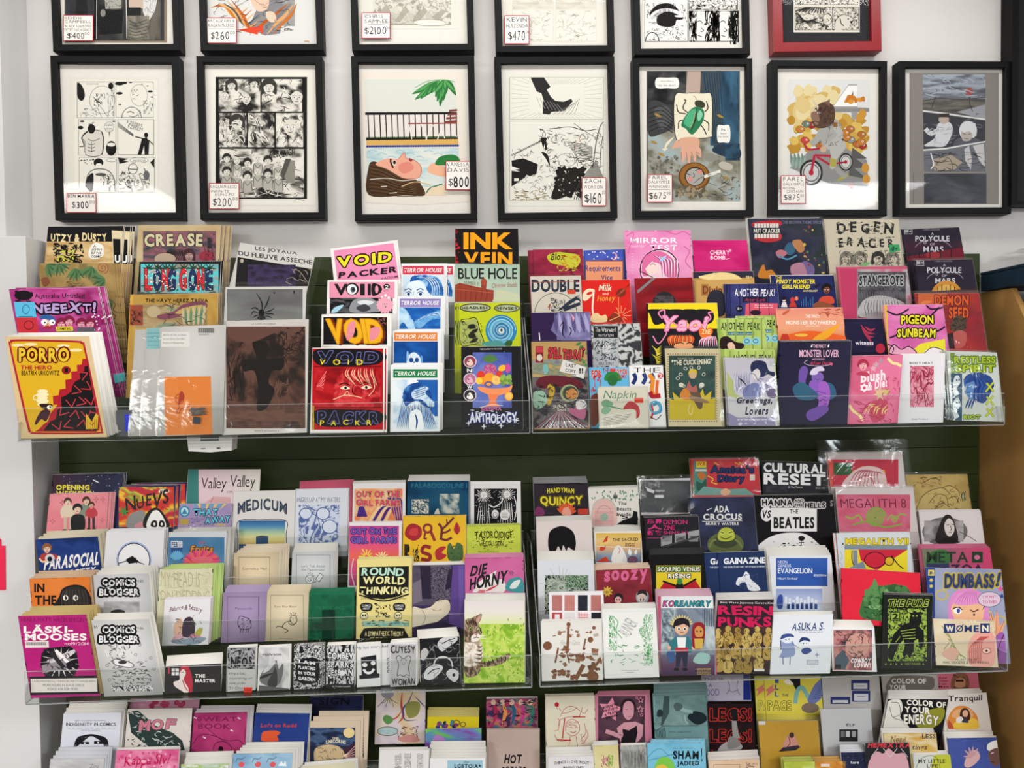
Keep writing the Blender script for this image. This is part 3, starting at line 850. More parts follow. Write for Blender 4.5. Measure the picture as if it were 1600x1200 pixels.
def artF4(a):
    a.r(42, 398, 568, 1104, 'e4e2d6'); 
    for y0, y1 in ((414, 640), (648, 1075)): a.r(56, y0, 560, y1, '8a8880'); a.r(58, y0+2, 558, y1-2, 'e6e4d9')
    for i in range(60):
        t_ = i*6.283/60; ca, sa = math.cos(t_), math.sin(t_); m = min(248/max(abs(ca), 1e-3), 108/max(abs(sa), 1e-3))
        a.l('bdbbb0', 2, 308+ca*m*.6, 527+sa*m*.72, 308+ca*m*.98, 527+sa*m*.98); a.layer -= 1
    a.layer += 1
    a.p('2c2b2b', 168, 415, 240, 415, 275, 465, 255, 480, 278, 520, 300, 540, 345, 545, 385, 530, 395, 542, 350, 595, 280, 600, 270, 614, 234, 610, 232, 560, 238, 540, 226, 500, 200, 490)
    for k in range(6): a.s_('77756c', 2, 290+k*22, 612, 320+k*18, 595, 390+k*8, 560-k*6)
    for k in range(7): a.l('999', 2, 200+k*18, 520+k*6, 225+k*20, 580+k*3)
    # lower panel
    for x in range(64, 270, 9): a.s_(INK, 3, x, 835-(x-64)*.45, x+4, 828-(x-64)*.5, x+9, 836-(x-64)*.5)
    a.scrib(210, 690, 555, 900, '33322f', 3, 130, .12, 3); a.scrib(70, 800, 330, 1070, '44423e', 2.5, 110, .12, 5)
    a.p(INK, 222, 740, 250, 735, 258, 800, 248, 806, 243, 770, 236, 800); a.e(240, 720, 9, 11, 'e6e4d9'); a.o(240, 720, 9, 11, 2, INK); a.sp(INK, 225, 815, 260, 830, 272, 890, 250, 850)
    a.p(INK, 66, 860, 130, 848, 208, 880, 200, 930, 165, 945, 68, 900); a.p(INK, 66, 915, 150, 925, 140, 950, 66, 1000); a.r(80, 955, 105, 970, 'e6e4d9'); a.p('eee', 66, 890, 110, 905, 66, 910)
    a.p('e6e4d9', 270, 790, 340, 770, 400, 820, 330, 830); a.loop('55534d', 2, 320, 835, 390, 825, 400, 880, 330, 890)
    for k in range(12): a.s_('44423e', 3.5, 360+k*6, 760+k*9, 430, 770+k*9, 500, 790+k*6)
    a.s_('44423e', 5, 500, 900, 520, 760, 540, 680, 556, 655); a.s_('44423e', 4, 540, 900, 545, 800, 556, 730); a.s_('44423e', 4, 280, 690, 380, 680, 460, 700, 530, 690); a.s_('55534d', 3, 400, 660, 440, 690, 520, 740)
    a.blobs(300, 900, 450, 1050, [INK], 190, 5, 15, 4); a.sp('211f1c', 280, 1065, 320, 960, 400, 910, 470, 900, 420, 960, 380, 1040); a.blobs(310, 950, 420, 1060, ['e6e4d9', '4b3a2a'], 30, 2, 5, 6)
    for k in range(14): a.s_('3c3a36', 4, 400+k*12, 1070, 430+k*9, 980, 520+k*3, 860+k*7)
    a.scrib(66, 1020, 260, 1074, 'a08b5c', 3, 60, .15, 8); a.scrib(380, 730, 440, 800, 'c06a5a', 2, 8, .4, 9)

def artF5(a):
    a.r(790, 380, 1290, 1078, '6f706a')
    a.n(790, 380, 1285, 860, blotch(61, 4, '2a2b2e', '4a4a48', '64645e'), 6)
    a.n(795, 700, 1292, 1078, blotch(62, 7, '6a6a5a', '8c897b', 'a0a39a', '9fb0b3'), 6)
    a.n(795, 383, 1000, 560, blotch(66, 4, '1a1b1d', '2f3032', '4c4c4b'), 6)
    a.p('b8a295', 1008, 382, 1080, 382, 1076, 500, 1000, 500)
    a.n(1130, 382, 1284, 780, blotch(63, 3, '1f3547', '31536b', '3f6b88'), 6); a.p('3a4a55', 1085, 382, 1190, 382, 1175, 520, 1190, 640, 1215, 780, 1150, 800, 1130, 620, 1090, 520)
    for k in range(7): a.s_('24343f', 4, 1095+k*14, 390, 1110+k*13, 500, 1130+k*11, 640, 1150+k*8, 770)
    a.sp('3d3d3e', 800, 560, 850, 540, 930, 590, 930, 680, 860, 720, 800, 720); a.sp('545556', 830, 590, 900, 570, 925, 640, 870, 690)
    for k in range(6): a.s_('242425', 5, 800, 585+k*24, 870, 570+k*22, 930, 620+k*18)
    a.sp('24384c', 1140, 800, 1200, 770, 1285, 790, 1285, 850, 1180, 830); a.n(1210, 770, 1288, 860, blotch(70, 3, '1f3547', '31536b'), 6)
    a.sp('e8e1c9', 940, 520, 1000, 500, 1090, 500, 1138, 515, 1140, 700, 1128, 736, 1000, 742, 945, 735); a.loop('35322c', 4, 940, 520, 1000, 500, 1090, 500, 1138, 515, 1140, 700, 1128, 736, 1000, 742, 945, 735)
    for p_ in ((1020, 610, 985, 580, 1000, 540, 990, 535), (1010, 640, 965, 650, 960, 690), (1090, 640, 1120, 660, 1122, 700), (1100, 600, 1118, 580, 1110, 540), (1000, 610, 960, 600, 950, 560), (1080, 670, 1095, 690, 1110, 720)): a.s_('33302a', 6, *p_)
    a.e(1075, 558, 30, 20, '3b3f2c', 20); a.s_('b9812e', 3, 1060, 540, 1050, 520, 1040, 515)
    a.sp('2c7a52', 1050, 572, 1095, 590, 1092, 650, 1045, 715, 1020, 715, 1000, 690, 975, 670, 1005, 610); a.sp('4fae7f', 1040, 585, 1062, 600, 1030, 680, 990, 660, 1010, 610); a.sp('86cba4', 1075, 590, 1090, 615, 1070, 650, 1060, 620)
    a.ts('232', 9, 1058, 575, 1050, 640, 1022, 712); a.s_('b89b6a', 3, 1050, 600, 1040, 650, 1020, 690)
    a.r(838, 416, 960, 474, '2a2a2a'); a.sp('eeece6', 842, 420, 900, 417, 956, 420, 958, 470, 900, 473, 842, 470); a.t(856, 430, 935, 442, '...does Henry', INK, 0, jit=.4); a.t(856, 450, 945, 464, 'by my dear?', INK, 0, jit=.4)
    a.sp('eeece6', 1170, 676, 1200, 672, 1234, 676, 1235, 758, 1200, 762, 1170, 756); a.t(1190, 688, 1212, 700, 'Is', INK, 0, jit=.3); a.t(1186, 708, 1218, 720, 'know', INK, 0, jit=.3); a.t(1174, 728, 1230, 740, 'my name.', INK, 0, jit=.3)
    a.sp('d9a68c', 970, 742, 1065, 740, 1068, 800, 1050, 825, 985, 820, 975, 790); a.leaf(985, 770, 925, 790, 26, 'd9a68c'); a.leaf(960, 750, 928, 800, 20, 'd9a68c')
    for x, y in ((985, 875), (1017, 880), (1050, 868), (1080, 845)): a.leaf(1020+(x-1030)*.75, 780, x, y, 30, 'dca88f'); a.s_('7a4a3a', 2.5, 1020+(x-1030)*.8-8, 812, x-8, y-20)
    a.ts('e8dcc0', 14, 935, 735, 900, 770, 885, 805); a.p('e8dcc0', 872, 795, 905, 795, 884, 812)
    a.e(1045, 945, 85, 76, '6a431d'); a.e(1045, 942, 76, 68, '96642c'); a.e(1048, 945, 55, 52, '3a2a1c'); a.e(1048, 947, 48, 46, 'a9a6a0'); a.e(1022, 960, 14, 14, 'd78c84'); a.e(1075, 920, 13, 12, 'd78c84'); a.s_('222', 4, 1005, 930, 1025, 938); a.s_('222', 4, 1050, 915, 1072, 905); a.s_('222', 3, 1040, 925, 1046, 945, 1036, 950); a.s_('222', 3, 1045, 980, 1075, 955, 1100, 945)
    a.p('e6e2d8', 1095, 940, 1185, 908, 1188, 925, 1100, 955); a.sp('b9b4a8', 1175, 880, 1200, 865, 1250, 885, 1240, 912, 1195, 905); a.sp('8d8a80', 1090, 830, 1140, 822, 1180, 850, 1120, 865)
    a.blobs(940, 1000, 1110, 1060, ['7a6f58', '9a8d74', '5e5647'], 60, 6, 14, 5); a.blobs(800, 840, 960, 930, ['7d7a6d', '9a9689', '5f5d53'], 60, 5, 12, 6)
    for x, y in ((850, 620), (830, 765), (1185, 625), (870, 830), (1215, 955)): a.leaf(x-18, y-10, x+18, y+6, 14, 'a8853d')
    a.scrib(1100, 930, 1285, 1070, '55544b', 3, 40, .2, 11)

def artF6(a):
    a.r(178, 425, 615, 1025, 'dcdcda')
    a.blobs(220, 470, 450, 640, ['d9c184', 'e0d0a0', 'cfae62'], 40, 30, 60, 3); a.blobs(190, 640, 600, 800, ['c9a24a', 'd8b760', 'b98a33'], 50, 20, 44, 4)
    a.p('9a9a98', 415, 575, 500, 452, 545, 452, 548, 575, 610, 578, 610, 600, 548, 602, 548, 640, 515, 640, 515, 602, 415, 602); a.p('f0f0ee', 420, 570, 500, 458, 545, 458, 545, 570); a.p('707070', 498, 550, 525, 485, 527, 550); a.r(420, 582, 610, 598, '8a8a88')
    a.blobs(470, 515, 580, 545, ['c77a28', 'd8943a'], 16, 8, 16, 5)
    R = random.Random(2)
    for i in range(24):
        x, y = R.uniform(205, 590), R.uniform(640, 790); c = R.choice(['a52b2b', 'c2782e', '8f8f8c', 'b56a32', '6f7a6a', 'c7443c']); a.sp(c, x-24, y, x-10, y-18, x+12, y-16, x+24, y+2, x, y+18); a.e(x+8, y-4, 5, 5, 'eee'); a.e(x+8, y-4, 2.5, 2.5, '111'); a.loop('3a3430', 2, x-24, y, x-10, y-18, x+12, y-16, x+24, y+2, x, y+18)
    a.p('8b8b89', 185, 900, 300, 800, 480, 790, 600, 860, 605, 1000, 400, 985); a.p('5a5a59', 520, 790, 600, 850, 540, 850, 605, 900, 530, 900, 600, 960, 500, 940)
    for x in (195, 215, 235, 255): a.leaf(x+10, 905, x-6, 820, 22, '7c9488', '4b5c54'); a.leaf(x, 905, x+16, 830, 16, '91a59a')
    for x, y in ((590, 900), (595, 960), (560, 630), (575, 610)): a.e(x, y, 20, 26, 'c9923a')
    # rider
    for cx, cy, rx, ry in ((300, 925, 62, 70), (485, 868, 38, 48)):
        a.e(cx, cy, rx, ry, '2c2c2d'); a.e(cx, cy, rx*.82, ry*.82, 'b8b8b5'); a.e(cx, cy, rx*.7, ry*.7, '4d4d4d'); a.e(cx, cy, rx*.62, ry*.62, 'c9c9c7'); a.e(cx, cy, rx*.22, ry*.22, 'b4273c')
    a.l('b02740', 14, 318, 830, 300, 925); a.l('b02740', 12, 318, 832, 400, 835); a.l('b02740', 12, 330, 840, 405, 885); a.l('b02740', 10, 400, 830, 410, 890); a.l('a02038', 9, 405, 880, 485, 868); a.s_('b02740', 11, 262, 770, 285, 800, 350, 795); 
    a.sp('a4a4a0', 345, 690, 420, 640, 455, 665, 465, 745, 400, 770, 365, 790); a.sp('b4b4ae', 400, 770, 470, 755, 485, 790, 440, 850, 430, 900, 400, 900, 405, 840); a.s_('a4a4a0', 34, 360, 690, 335, 740, 300, 775); a.s_('b2b2ad', 34, 430, 680, 455, 730, 380, 790); a.e(365, 800, 18, 16, 'c9a98c')
    a.p('a8a04a', 400, 845, 435, 855, 432, 895, 402, 892); a.sp('a8a04a', 440, 960, 490, 930, 498, 945, 450, 968); a.s_('9c9c98', 24, 430, 895, 460, 930, 490, 945); a.r(418, 655, 440, 680, '8a5a2a')
    a.sp('5a4236', 320, 580, 370, 545, 420, 570, 425, 640, 390, 680, 330, 685, 305, 650); a.p('c9bfae', 340, 570, 305, 530, 335, 590); a.p('c9bfae', 330, 590, 295, 575, 325, 610); a.p('7a5a4a', 372, 548, 400, 530, 398, 572); a.sp('8a6a58', 302, 640, 300, 605, 330, 600, 345, 640, 330, 670)
    a.s_('2a1d16', 4, 305, 655, 325, 650, 345, 658); a.e(340, 605, 8, 6, 'ddd'); a.e(340, 605, 4, 4, '111'); a.scrib(340, 560, 420, 670, '3a2a22', 3, 40, .25, 6); a.scrib(370, 660, 470, 780, '6a6a68', 2.5, 24, .3, 8)
    a.t(498, 985, 525, 1012, 'FD', 'c9483a', 1, jit=.5)

def artF7(a):
    a.r(808, 365, 1332, 1110, 'dedbd4'); a.r(826, 392, 1304, 1094, '8a8480')
    a.n(898, 398, 1234, 530, blotch(77, 3, '53555c', '6d7078', '8f97a3', 'a7afbb', asp=2.5), 6); a.n(898, 530, 1232, 640, blotch(78, 4, '4c4b49', '62605b', '7a766f', asp=3), 6)
    a.p('9a9ca3', 1080, 600, 1232, 560, 1232, 640, 1200, 632); a.s_('444', 4, 898, 540, 1000, 528, 1100, 532, 1232, 522)
    a.l('4a4540', 6, 1148, 500, 1150, 560); a.e(1146, 490, 20, 22, '9d5450'); a.l('3a3835', 4, 970, 515, 945, 575); a.l('3a3835', 4, 1150, 560, 1165, 598); a.t(968, 480, 1008, 494, 'y o n', '3a3a40', 1, jit=.6); a.scrib(900, 400, 1230, 520, 'aeb6c2', 4, 24, .3, 3)
    a.p('ddd', 898, 590, 1000, 602, 1232, 636, 1232, 644, 1000, 610, 898, 598)
    a.p('3f4046', 900, 602, 1232, 645, 1232, 760, 1020, 795, 902, 800); a.scrib(905, 610, 1225, 780, '6d6f77', 5, 30, .25, 5)
    a.sp('cfcfd4', 985, 660, 1040, 655, 1058, 700, 1020, 780, 950, 785, 905, 780, 960, 740, 970, 690); a.e(1010, 640, 28, 24, 'b7a89b'); a.r(985, 608, 1040, 628, '3b3632'); a.s_('d0d0d5', 24, 975, 700, 940, 715, 912, 690); a.scrib(920, 670, 1050, 780, '9a9aa2', 3, 20, .3, 6)
    a.e(1140, 700, 48, 52, 'd6d6da'); a.sp('5a5c66', 1060, 780, 1090, 740, 1180, 740, 1200, 765, 1100, 785); a.sp('b8aea8', 1105, 705, 1140, 700, 1165, 720, 1150, 752, 1112, 752); a.s_('444', 3, 1112, 715, 1130, 722); a.s_('444', 3, 1140, 722, 1155, 716); a.s_('555', 3, 1120, 742, 1145, 745); a.p('d6d6da', 1095, 700, 1110, 660, 1180, 660, 1185, 730, 1160, 700, 1120, 710)
    a.p('ddd', 900, 800, 1020, 792, 1232, 755, 1232, 762, 1020, 800, 900, 808)
    a.p('6d6f76', 902, 812, 1020, 800, 1232, 765, 1234, 920, 904, 920); a.p('a79a88', 950, 855, 1050, 830, 1110, 870, 1060, 915, 960, 915); a.p('c4c2c4', 1120, 800, 1145, 780, 1160, 850, 1155, 910, 1125, 860); a.p('c4c2c4', 1165, 780, 1225, 770, 1232, 900, 1200, 860); a.scrib(905, 815, 1230, 915, '3f4046', 4, 36, .3, 8); a.s_('e0e0e4', 6, 940, 820, 955, 880, 940, 905); a.s_('555', 4, 960, 840, 1040, 850, 1060, 920)
    a.n(904, 930, 1238, 1090, blotch(79, 3, '3a3c42', '484a51', '5b5d64'), 7); a.r(846, 930, 849, 1085, '666')

def artT1(a):
    a.r(345, -400, 895, 228, '8e7f6d'); a.r(350, -400, 880, 218, '3a3a3c'); a.n(352, -300, 500, 215, blotch(5, 3, '26282b', '34363a', '44464b'), 6); a.n(518, -300, 668, 215, blotch(6, 3, '1f2023', '3a3b3a', '55534d'), 6); a.n(680, -300, 860, 215, blotch(7, 3, '2c2c2c', '4a4843', '6b665c'), 6)
    a.p('222326', 412, -60, 462, -60, 470, 80, 405, 80); a.r(505, -300, 517, 205, '17181a'); a.l('d6d3cc', 3, 519, -200, 517, 208); a.l('d6d3cc', 4, 672, -200, 680, 205); a.l('c7c4bc', 3, 655, 60, 655, 108)
    a.p('aaa9a0', 560, -20, 650, -20, 650, 45, 565, 48); a.scrib(560, -20, 650, 48, '444', 3, 20, .3, 2); a.p('1a1b1c', 540, 60, 660, 50, 655, 180, 530, 185); a.e(552, 70, 14, 20, '8a8a82')
    a.p('cbb5a6', 690, -60, 770, -60, 765, 45, 690, 48); a.r(680, 40, 755, 82, '232325'); a.p('d9d8d4', 770, -60, 855, -60, 830, 60, 790, 125, 765, 60); a.scrib(770, -50, 850, 110, '777', 2.5, 22, .3, 3); a.n(680, 85, 800, 212, blotch(9, 4, '55534b', '7b776b', '8d8879'), 6)
    for k in range(6): a.s_('3a3933', 3, 690, 110+k*18, 730, 125+k*16, 790, 105+k*18)
def artT2(a):
    a.r(1100, -400, 1690, 242, 'dcdcd8'); a.n(1380, -200, 1580, 140, blotch(3, 3, '8c8c8c', '9d9d9c', 'b5b4b0'), 6)
    a.p('87878a', 1330, 150, 1380, 40, 1420, -50, 1500, -50, 1520, 60, 1500, 180, 1420, 190)
    for k, c in enumerate(('d98a3c', 'c8722a', 'e8b87c', '555', 'e0a060', 'c2632a')): a.ts(c, 16, 1130+k*22, 40-k*8, 1200+k*20, 30+k*10, 1260+k*18, 90+k*14, 1330+k*20, 40+k*12)
    for k, c in enumerate(('c8702a', 'e0a568', '7a7a7c', 'b65a24', '8b8b8d')): a.ts(c, 18, 1590-k*16, 20, 1560-k*30, 80, 1520-k*34, 120, 1460-k*30, 185)
    a.sp('eac6ae', 1330, -40, 1390, -60, 1440, -10, 1430, 50, 1380, 60, 1350, 20); a.sp('eccab4', 1430, 60, 1470, 70, 1480, 110, 1455, 120, 1430, 100); a.s_('b98a70', 2.5, 1350, -10, 1390, 20, 1420, 40); a.p('e0482e', 1270, 160, 1395, 140, 1380, 185); a.p('e0482e', 1380, 150, 1410, 135, 1408, 188); a.scrib(1140, -40, 1560, 180, '333', 2.5, 60, .12, 6); a.t(1523, 150, 1570, 165, 'Kakes', '222', 1, jit=.6); a.s_('c9905a', 5, 1630, 222, 1650, 220, 1655, 226)
def artT3(a):
    a.r(560, -400, 1070, 155, 'e2e1d6'); a.n(625, -300, 1045, 132, inkf(12, 7, 'a5a094', 'dbd9cd', .35, .10), 4); 
    for k in range(7): a.p('d3d0c4' if k % 2 else 'b1ac9f', 640+k*50, 90+k % 3*12, 700+k*50, 20+k*5, 720+k*50, 60, 670+k*50, 120)
    for k in range(30): a.l('a29d90', 2, 720+k*9, 60+k % 5*4, 745+k*9, 132)
    a.l('8a867b', 2, 625, 132, 1045, 132); a.sp('e6e4da', 840, 120, 900, 105, 1000, 112, 1010, 135, 900, 138); a.loop('8a867b', 2, 840, 120, 900, 105, 1000, 112, 1010, 135, 900, 138)
def artT4(a):
    a.r(10, -400, 560, 240, 'e6e3d8')
    for x0, x1 in ((70, 290), (302, 520)):
        a.r(x0, -400, x1, 222, 'cfccc0'); a.r(x0+2, -400, x1-2, 220, 'e6e3d9'); a.n(x0+3, -200, x1-3, 50, blotch(11, 4, 'cbc6b6', 'd8d4c6', 'e2ded2', asp=5), 6); a.scrib(x0+6, 60, x1-6, 215, 'bfbbb0', 3, 60, .2, x0)
def artT5(a):
    a.r(770, -400, 1285, 225, 'eae8e1'); a.r(778, -400, 1012, 222, '222'); a.r(781, -400, 1009, 219, 'eeece6'); a.scrib(785, 20, 1005, 215, '222', 3, 190, .07, 3)
    a.sp(INK, 805, 70, 850, 25, 920, 20, 965, 60, 930, 50, 860, 65, 820, 90); a.o(895, 105, 84, 52, 16, 'eee', a0=180, a1=360)
    for k in range(22): a.l('222', 2.5, 815+k*7, 92-math.sin(k/21*3.14)*46, 822+k*6.6, 104-math.sin(k/21*3.14)*30)
    a.sp(INK, 848, 130, 850, 85, 900, 62, 950, 75, 985, 90, 980, 105, 950, 108, 940, 135, 900, 145); a.sp('eee', 940, 84, 980, 80, 985, 92, 950, 92); a.o(820, 220, 36, 46, 5, '222', a0=180, a1=360)
    a.r(1015, -400, 1278, 52, '222'); a.n(1018, -200, 1275, 50, inkf(5, 6, '1b1b1b', 'e9e7e0', .5, .1), 4)
    a.r(1015, 58, 1282, 222, '222'); a.r(1018, 61, 1280, 219, 'eceae4')
    for cx in (1075, 1200):
        a.sp('eceae4', cx-40, 70, cx+50, 70, cx+55, 150, cx, 215, cx-40, 160); a.scrib(cx-55, 60, cx-20, 220, INK, 6, 40, .6, cx); a.scrib(cx+30, 60, cx+70, 220, INK, 6, 40, .6, cx+1); a.s_(INK, 4, cx-20, 120, cx, 112, cx+15, 124); a.s_(INK, 4, cx+8, 150, cx+20, 165, cx+4, 170); a.s_(INK, 4, cx-10, 190, cx+10, 195); a.e(cx+30, 130, 8, 6, INK)
    a.scrib(1140, 60, 1170, 200, INK, 6, 40, .6, 77); a.scrib(1240, 60, 1280, 235, INK, 6, 40, .6, 78)
def artT6(a):
    a.r(205, -400, 560, 173, 'ded7cb')
    for x0, y0, x1, y1 in ((214, -300, 355, 24), (360, -300, 552, 24), (212, 38, 408, 162), (412, 38, 555, 162)): a.r(x0, y0, x1, y1, '222'); a.r(x0+2, y0+2, x1-2, y1-2, 'ddd8cc'); a.n(x0+2, max(y0+2, -60), x1-2, y1-2, inkf(x0, 4, '3a3835', 'd9d4c8', .35, .09), 4)
    for k in range(10): a.l('2b2a28', 6, 215+k*17, 60+k*1.5, 270+k*10, 42); a.l('2b2a28', 3.5, 218, 60+k*8, 300+k*4, 150-k*6)
    a.sp('d5d0c5', 425, 160, 430, 110, 470, 80, 515, 95, 530, 125, 500, 140, 470, 160); a.p('d5d0c5', 480, 90, 490, 62, 500, 92); a.p('222', 505, 115, 528, 108, 515, 130); a.s_('222', 3, 425, 160, 432, 108, 472, 78, 518, 95, 530, 122, 505, 138); a.s_('222', 5, 455, 100, 460, 125, 475, 140); a.e(498, 102, 4, 4, '111'); a.e(385, 105, 26, 30, 'd9d4c8'); a.o(385, 105, 26, 30, 3, '333'); a.scrib(340, 90, 405, 160, '333', 2.5, 24, .3, 3)
    a.lines(225, 110, 262, 160, 5, '333', 2); a.lines(525, 45, 550, 110, 6, '333', 2)

frame('Q', (79, 87, 279, 87, 285, 343, 84.6, 343), 0, 'framed black and white page of six space panels, tagged 300 dollars', artF1,
      ptag(356, 1034, 516, 1140, ('BEN MARRA', 362, 1040, 506, 1060, 1), ('$', 386, 1080, 404, 1118, 0), ('300', 412, 1078, 474, 1118, 1), ('00', 480, 1074, 508, 1090, 0)))
frame('Q', (307, 87, 503, 88, 508, 342, 312, 343), 0, 'framed ink wash page with thick black panel borders, tagged 200 dollars', artF2,
      ptag(1120, 980, 1282, 1120, ('KAGAN McLEOD', 1126, 990, 1268, 1010, 0), ('INFINITE', 1130, 1018, 1228, 1032, 0), ('KUNG-FU', 1152, 1036, 1252, 1050, 0), ('$', 1140, 1062, 1162, 1104, 0), ('200', 1166, 1060, 1240, 1106, 0), ('00', 1246, 1056, 1274, 1076, 0)))
frame('R', (547, 87.5, 740, 87, 747, 344, 556, 345), 0, 'framed coloured drawing of a woman floating in a swimming pool', artF3,
      ptag(1016, 862, 1152, 1018, ('VANESSA', 1022, 868, 1140, 892, 0), ('DAVIS', 1026, 898, 1140, 922, 0), ('$', 1030, 956, 1054, 1000, 0), ('800', 1058, 946, 1140, 1006, 1)))
frame('S', (773, 88, 961.4, 88, 963.7, 340, 778, 343.6), 0, 'framed ink page with a stomping boot above a wooded hillside', artF4,
      ptag(442, 950, 574, 1104, ('ZACH', 456, 958, 546, 982, 0), ('WORTON', 452, 990, 554, 1012, 0), ('$', 456, 1040, 484, 1088, 0), ('160', 488, 1032, 548, 1092, 0), ('00', 552, 1020, 568, 1042, 0)))
frame('S', (989, 90, 1175.8, 91, 1178, 338, 992, 340), 0, 'framed painted page with a green beetle above a reaching hand', artF5,
      ptag(793, 934, 928, 1084, ('FAREL', 800, 940, 900, 962, 0), ('DALRYMPLE', 800, 966, 914, 984, 0), ('WRENCHIES', 802, 992, 914, 1008, 0), ('-', 800, 1016, 916, 1016, 0), ('$', 802, 1032, 826, 1068, 0), ('675', 830, 1030, 894, 1066, 0), ('00', 898, 1028, 918, 1044, 0)))
frame('T', (1206, 93, 1386.5, 95.4, 1386.5, 337, 1206, 338), 0, 'framed colour drawing of a horned figure riding a red bicycle', artF6,
      ptag(137, 940, 272, 1092, ('FAREL', 150, 948, 258, 972, 0), ('DALRYMPLE', 150, 978, 262, 996, 0), ('PROXIMA', 148, 1002, 212, 1016, 0), ('CENTAURI', 168, 1018, 258, 1032, 0), ('$', 152, 1042, 174, 1076, 0), ('875', 178, 1040, 238, 1076, 0), ('00', 242, 1040, 260, 1056, 0)))
frame('T', (1406, 95, 1581, 95.7, 1580.5, 334, 1405, 335), 0, 'framed grey painted page showing people riding in a car', artF7)
frame('Q', (74, -180, 274, -180, 280, 79.5, 80, 79.5), 0, 'framed dark painted page in upper row, tagged 400 dollars', artT1,
      ptag(338, 80, 500, 220, ('EDDIE', 346, 90, 440, 104, 0), ('CAMPBELL', 346, 108, 488, 124, 0), ('BLACK DIAMOND', 348, 134, 488, 148, 0), ('DETECTIVE AGENCY', 346, 152, 490, 168, 0), ('$', 358, 178, 384, 208, 0), ('400', 388, 174, 450, 208, 0), ('00', 454, 172, 480, 188, 0)))
frame('Q', (306, -180, 500, -180, 503, 79.5, 311, 79), 0, 'framed drawing with orange swirling lines in upper row', artT2,
      ptag(1106, 94, 1268, 232, ('ARCADE FIRE &', 1112, 102, 1258, 120, 0), ('KAGAN McLEOD', 1116, 126, 1256, 146, 0), ('-', 1120, 154, 1256, 154, 0), ('$', 1130, 172, 1150, 212, 0), ('260', 1154, 168, 1228, 214, 0), ('00', 1232, 166, 1258, 184, 0)))
frame('R', (544, -180, 737, -180, 739, 79, 548, 79), 0, 'framed pale pencil page in upper row, tagged 2100 dollars', artT3,
      ptag(566, 66, 720, 206, ('CHRIS', 582, 78, 680, 98, 0), ('SAMNEE', 582, 102, 708, 124, 0), ('-', 600, 132, 690, 132, 0), ('$', 580, 148, 604, 184, 0), ('2100', 606, 142, 698, 184, 0), ('00', 700, 144, 716, 156, 0)))
frame('S', (770, -180, 956, -180, 959, 81, 773, 82), 0, 'framed faint two-column page in upper row, tagged 470 dollars', artT4,
      ptag(28, 82, 162, 236, ('KEVIN', 40, 92, 148, 118, 0), ('HUIZENGA', 38, 126, 154, 150, 0), ('$', 48, 170, 70, 216, 0), ('470', 74, 164, 138, 218, 0), ('00', 142, 164, 158, 180, 0)))
frame('S', (987, -180, 1168, -180, 1172, 85, 990, 86), 0, 'framed ink page with a large eye in upper row', artT5)
frame('T', (1205, -180, 1374, -180, 1377, 79, 1207, 82), 0, 'red framed comic page with dark mat above the bicycle drawing', artT6, bw=.034, matm='matdark', fm='red')
# black grille panel at the far end of the wall
g0 = atY([(1583, -150), (1700, 320)], -.06)
gr = bpy.data.objects.new('grille_frame', None); COL.objects.link(gr)
gw, gh = float(g0[1, 0]-g0[0, 0]), float(g0[0, 2]-g0[1, 2])
gr.location = (float(g0[0, 0]), -.06, float(g0[1, 2]))
tag(gr, 'black framed grille panel cut off by the photo edge', 'wall panel')
boxes('frame_border', [(0, 0, 0, .022, .058, gh), (.022, 0, 0, gw, .058, .012), (.022, 0, gh-.02, gw, .058, gh)], M['black'], gr)
boxes('grille_face', [(.022, .012, .012, gw, .05, gh-.02)], M['grille'], gr)
# ------------------------------------------------------------------ the racks and what stands in them
rack('1',28,828,'clear tiered rack in upper row above the panda booklet',1)
rack('1',832,1569,'clear tiered rack in upper row ending at the plywood',-1)
rack('2',39,831,'clear tiered rack in middle row ending at the white pier',1)
rack('2',844,1574,'clear tiered rack in middle row ending at the plywood',-1)
rack('3',82,843,'clear tiered rack in lowest row under the kitten booklet',1)
rack('3',849,1574,'clear tiered rack in lowest row ending at the plywood',-1)

def z(a):
    a.r(230,40,650,128,'17161a');a.r(230,125,650,245,'bf9c68');a.n(243,128,640,240,blotch(2,4,'b08a55','c9a873','d8bd8c'),8)
    a.t(265,78,555,130,'UTZY & DUSTY','e3cf9c',2,jit=.7)
    a.scrib(278,135,432,236,'121212',7,90,.25,3);a.scrib(300,165,385,234,'c9d24a',6,26,.25,4);a.sp('ece8e0',462,175,480,140,505,130,538,150,536,200,490,216,464,205)
    for i,s in enumerate(('A','JOSH','BAYER','COMIC')): a.t(476+(i == 0)*10,142+i*18,500 if i == 0 else 530,156+i*18,s,'222',1,jit=.6)
    a.p('d9c9a6',582,66,640,70,650,240,590,240);a.p('141414',588,110,628,112,634,240,594,240);a.t(598,195,626,235,'U','eee',2)
bk('A','11',(240,48,632,42,640,235,243,238),'bf9c68','black topped tan comic with spiky dark hair, in top corner',z,4,(13,0),name='comic_book')
def z(a):
    a.n(190,236,640,780,blotch(12,5,'8d7345','9c8250','a98d58','7c6f45'),8)
    for x,y,q in ((240,275,30),(390,290,80),(475,280,100),(545,340,150),(300,262,60),(585,470,160)):
        for k in range(-3,4): a.leaf(x,y-25,x+70*math.cos(rad(q+k*17)),y-25+70*math.sin(rad(q+k*17)),16,'55794e' if k % 2 else '3d5c3c')
    a.spiral(535,262,32,2.2,5,'9c5a3c');a.scrib(330,330,440,372,'6d5a35',4,12,.5,4);a.sp('7d4a33',215,320,245,310,260,340,230,360)
    for k in range(6): a.s_('57523a',4,560,420+k*60,600,450+k*60,590,480+k*60,620,500+k*60)
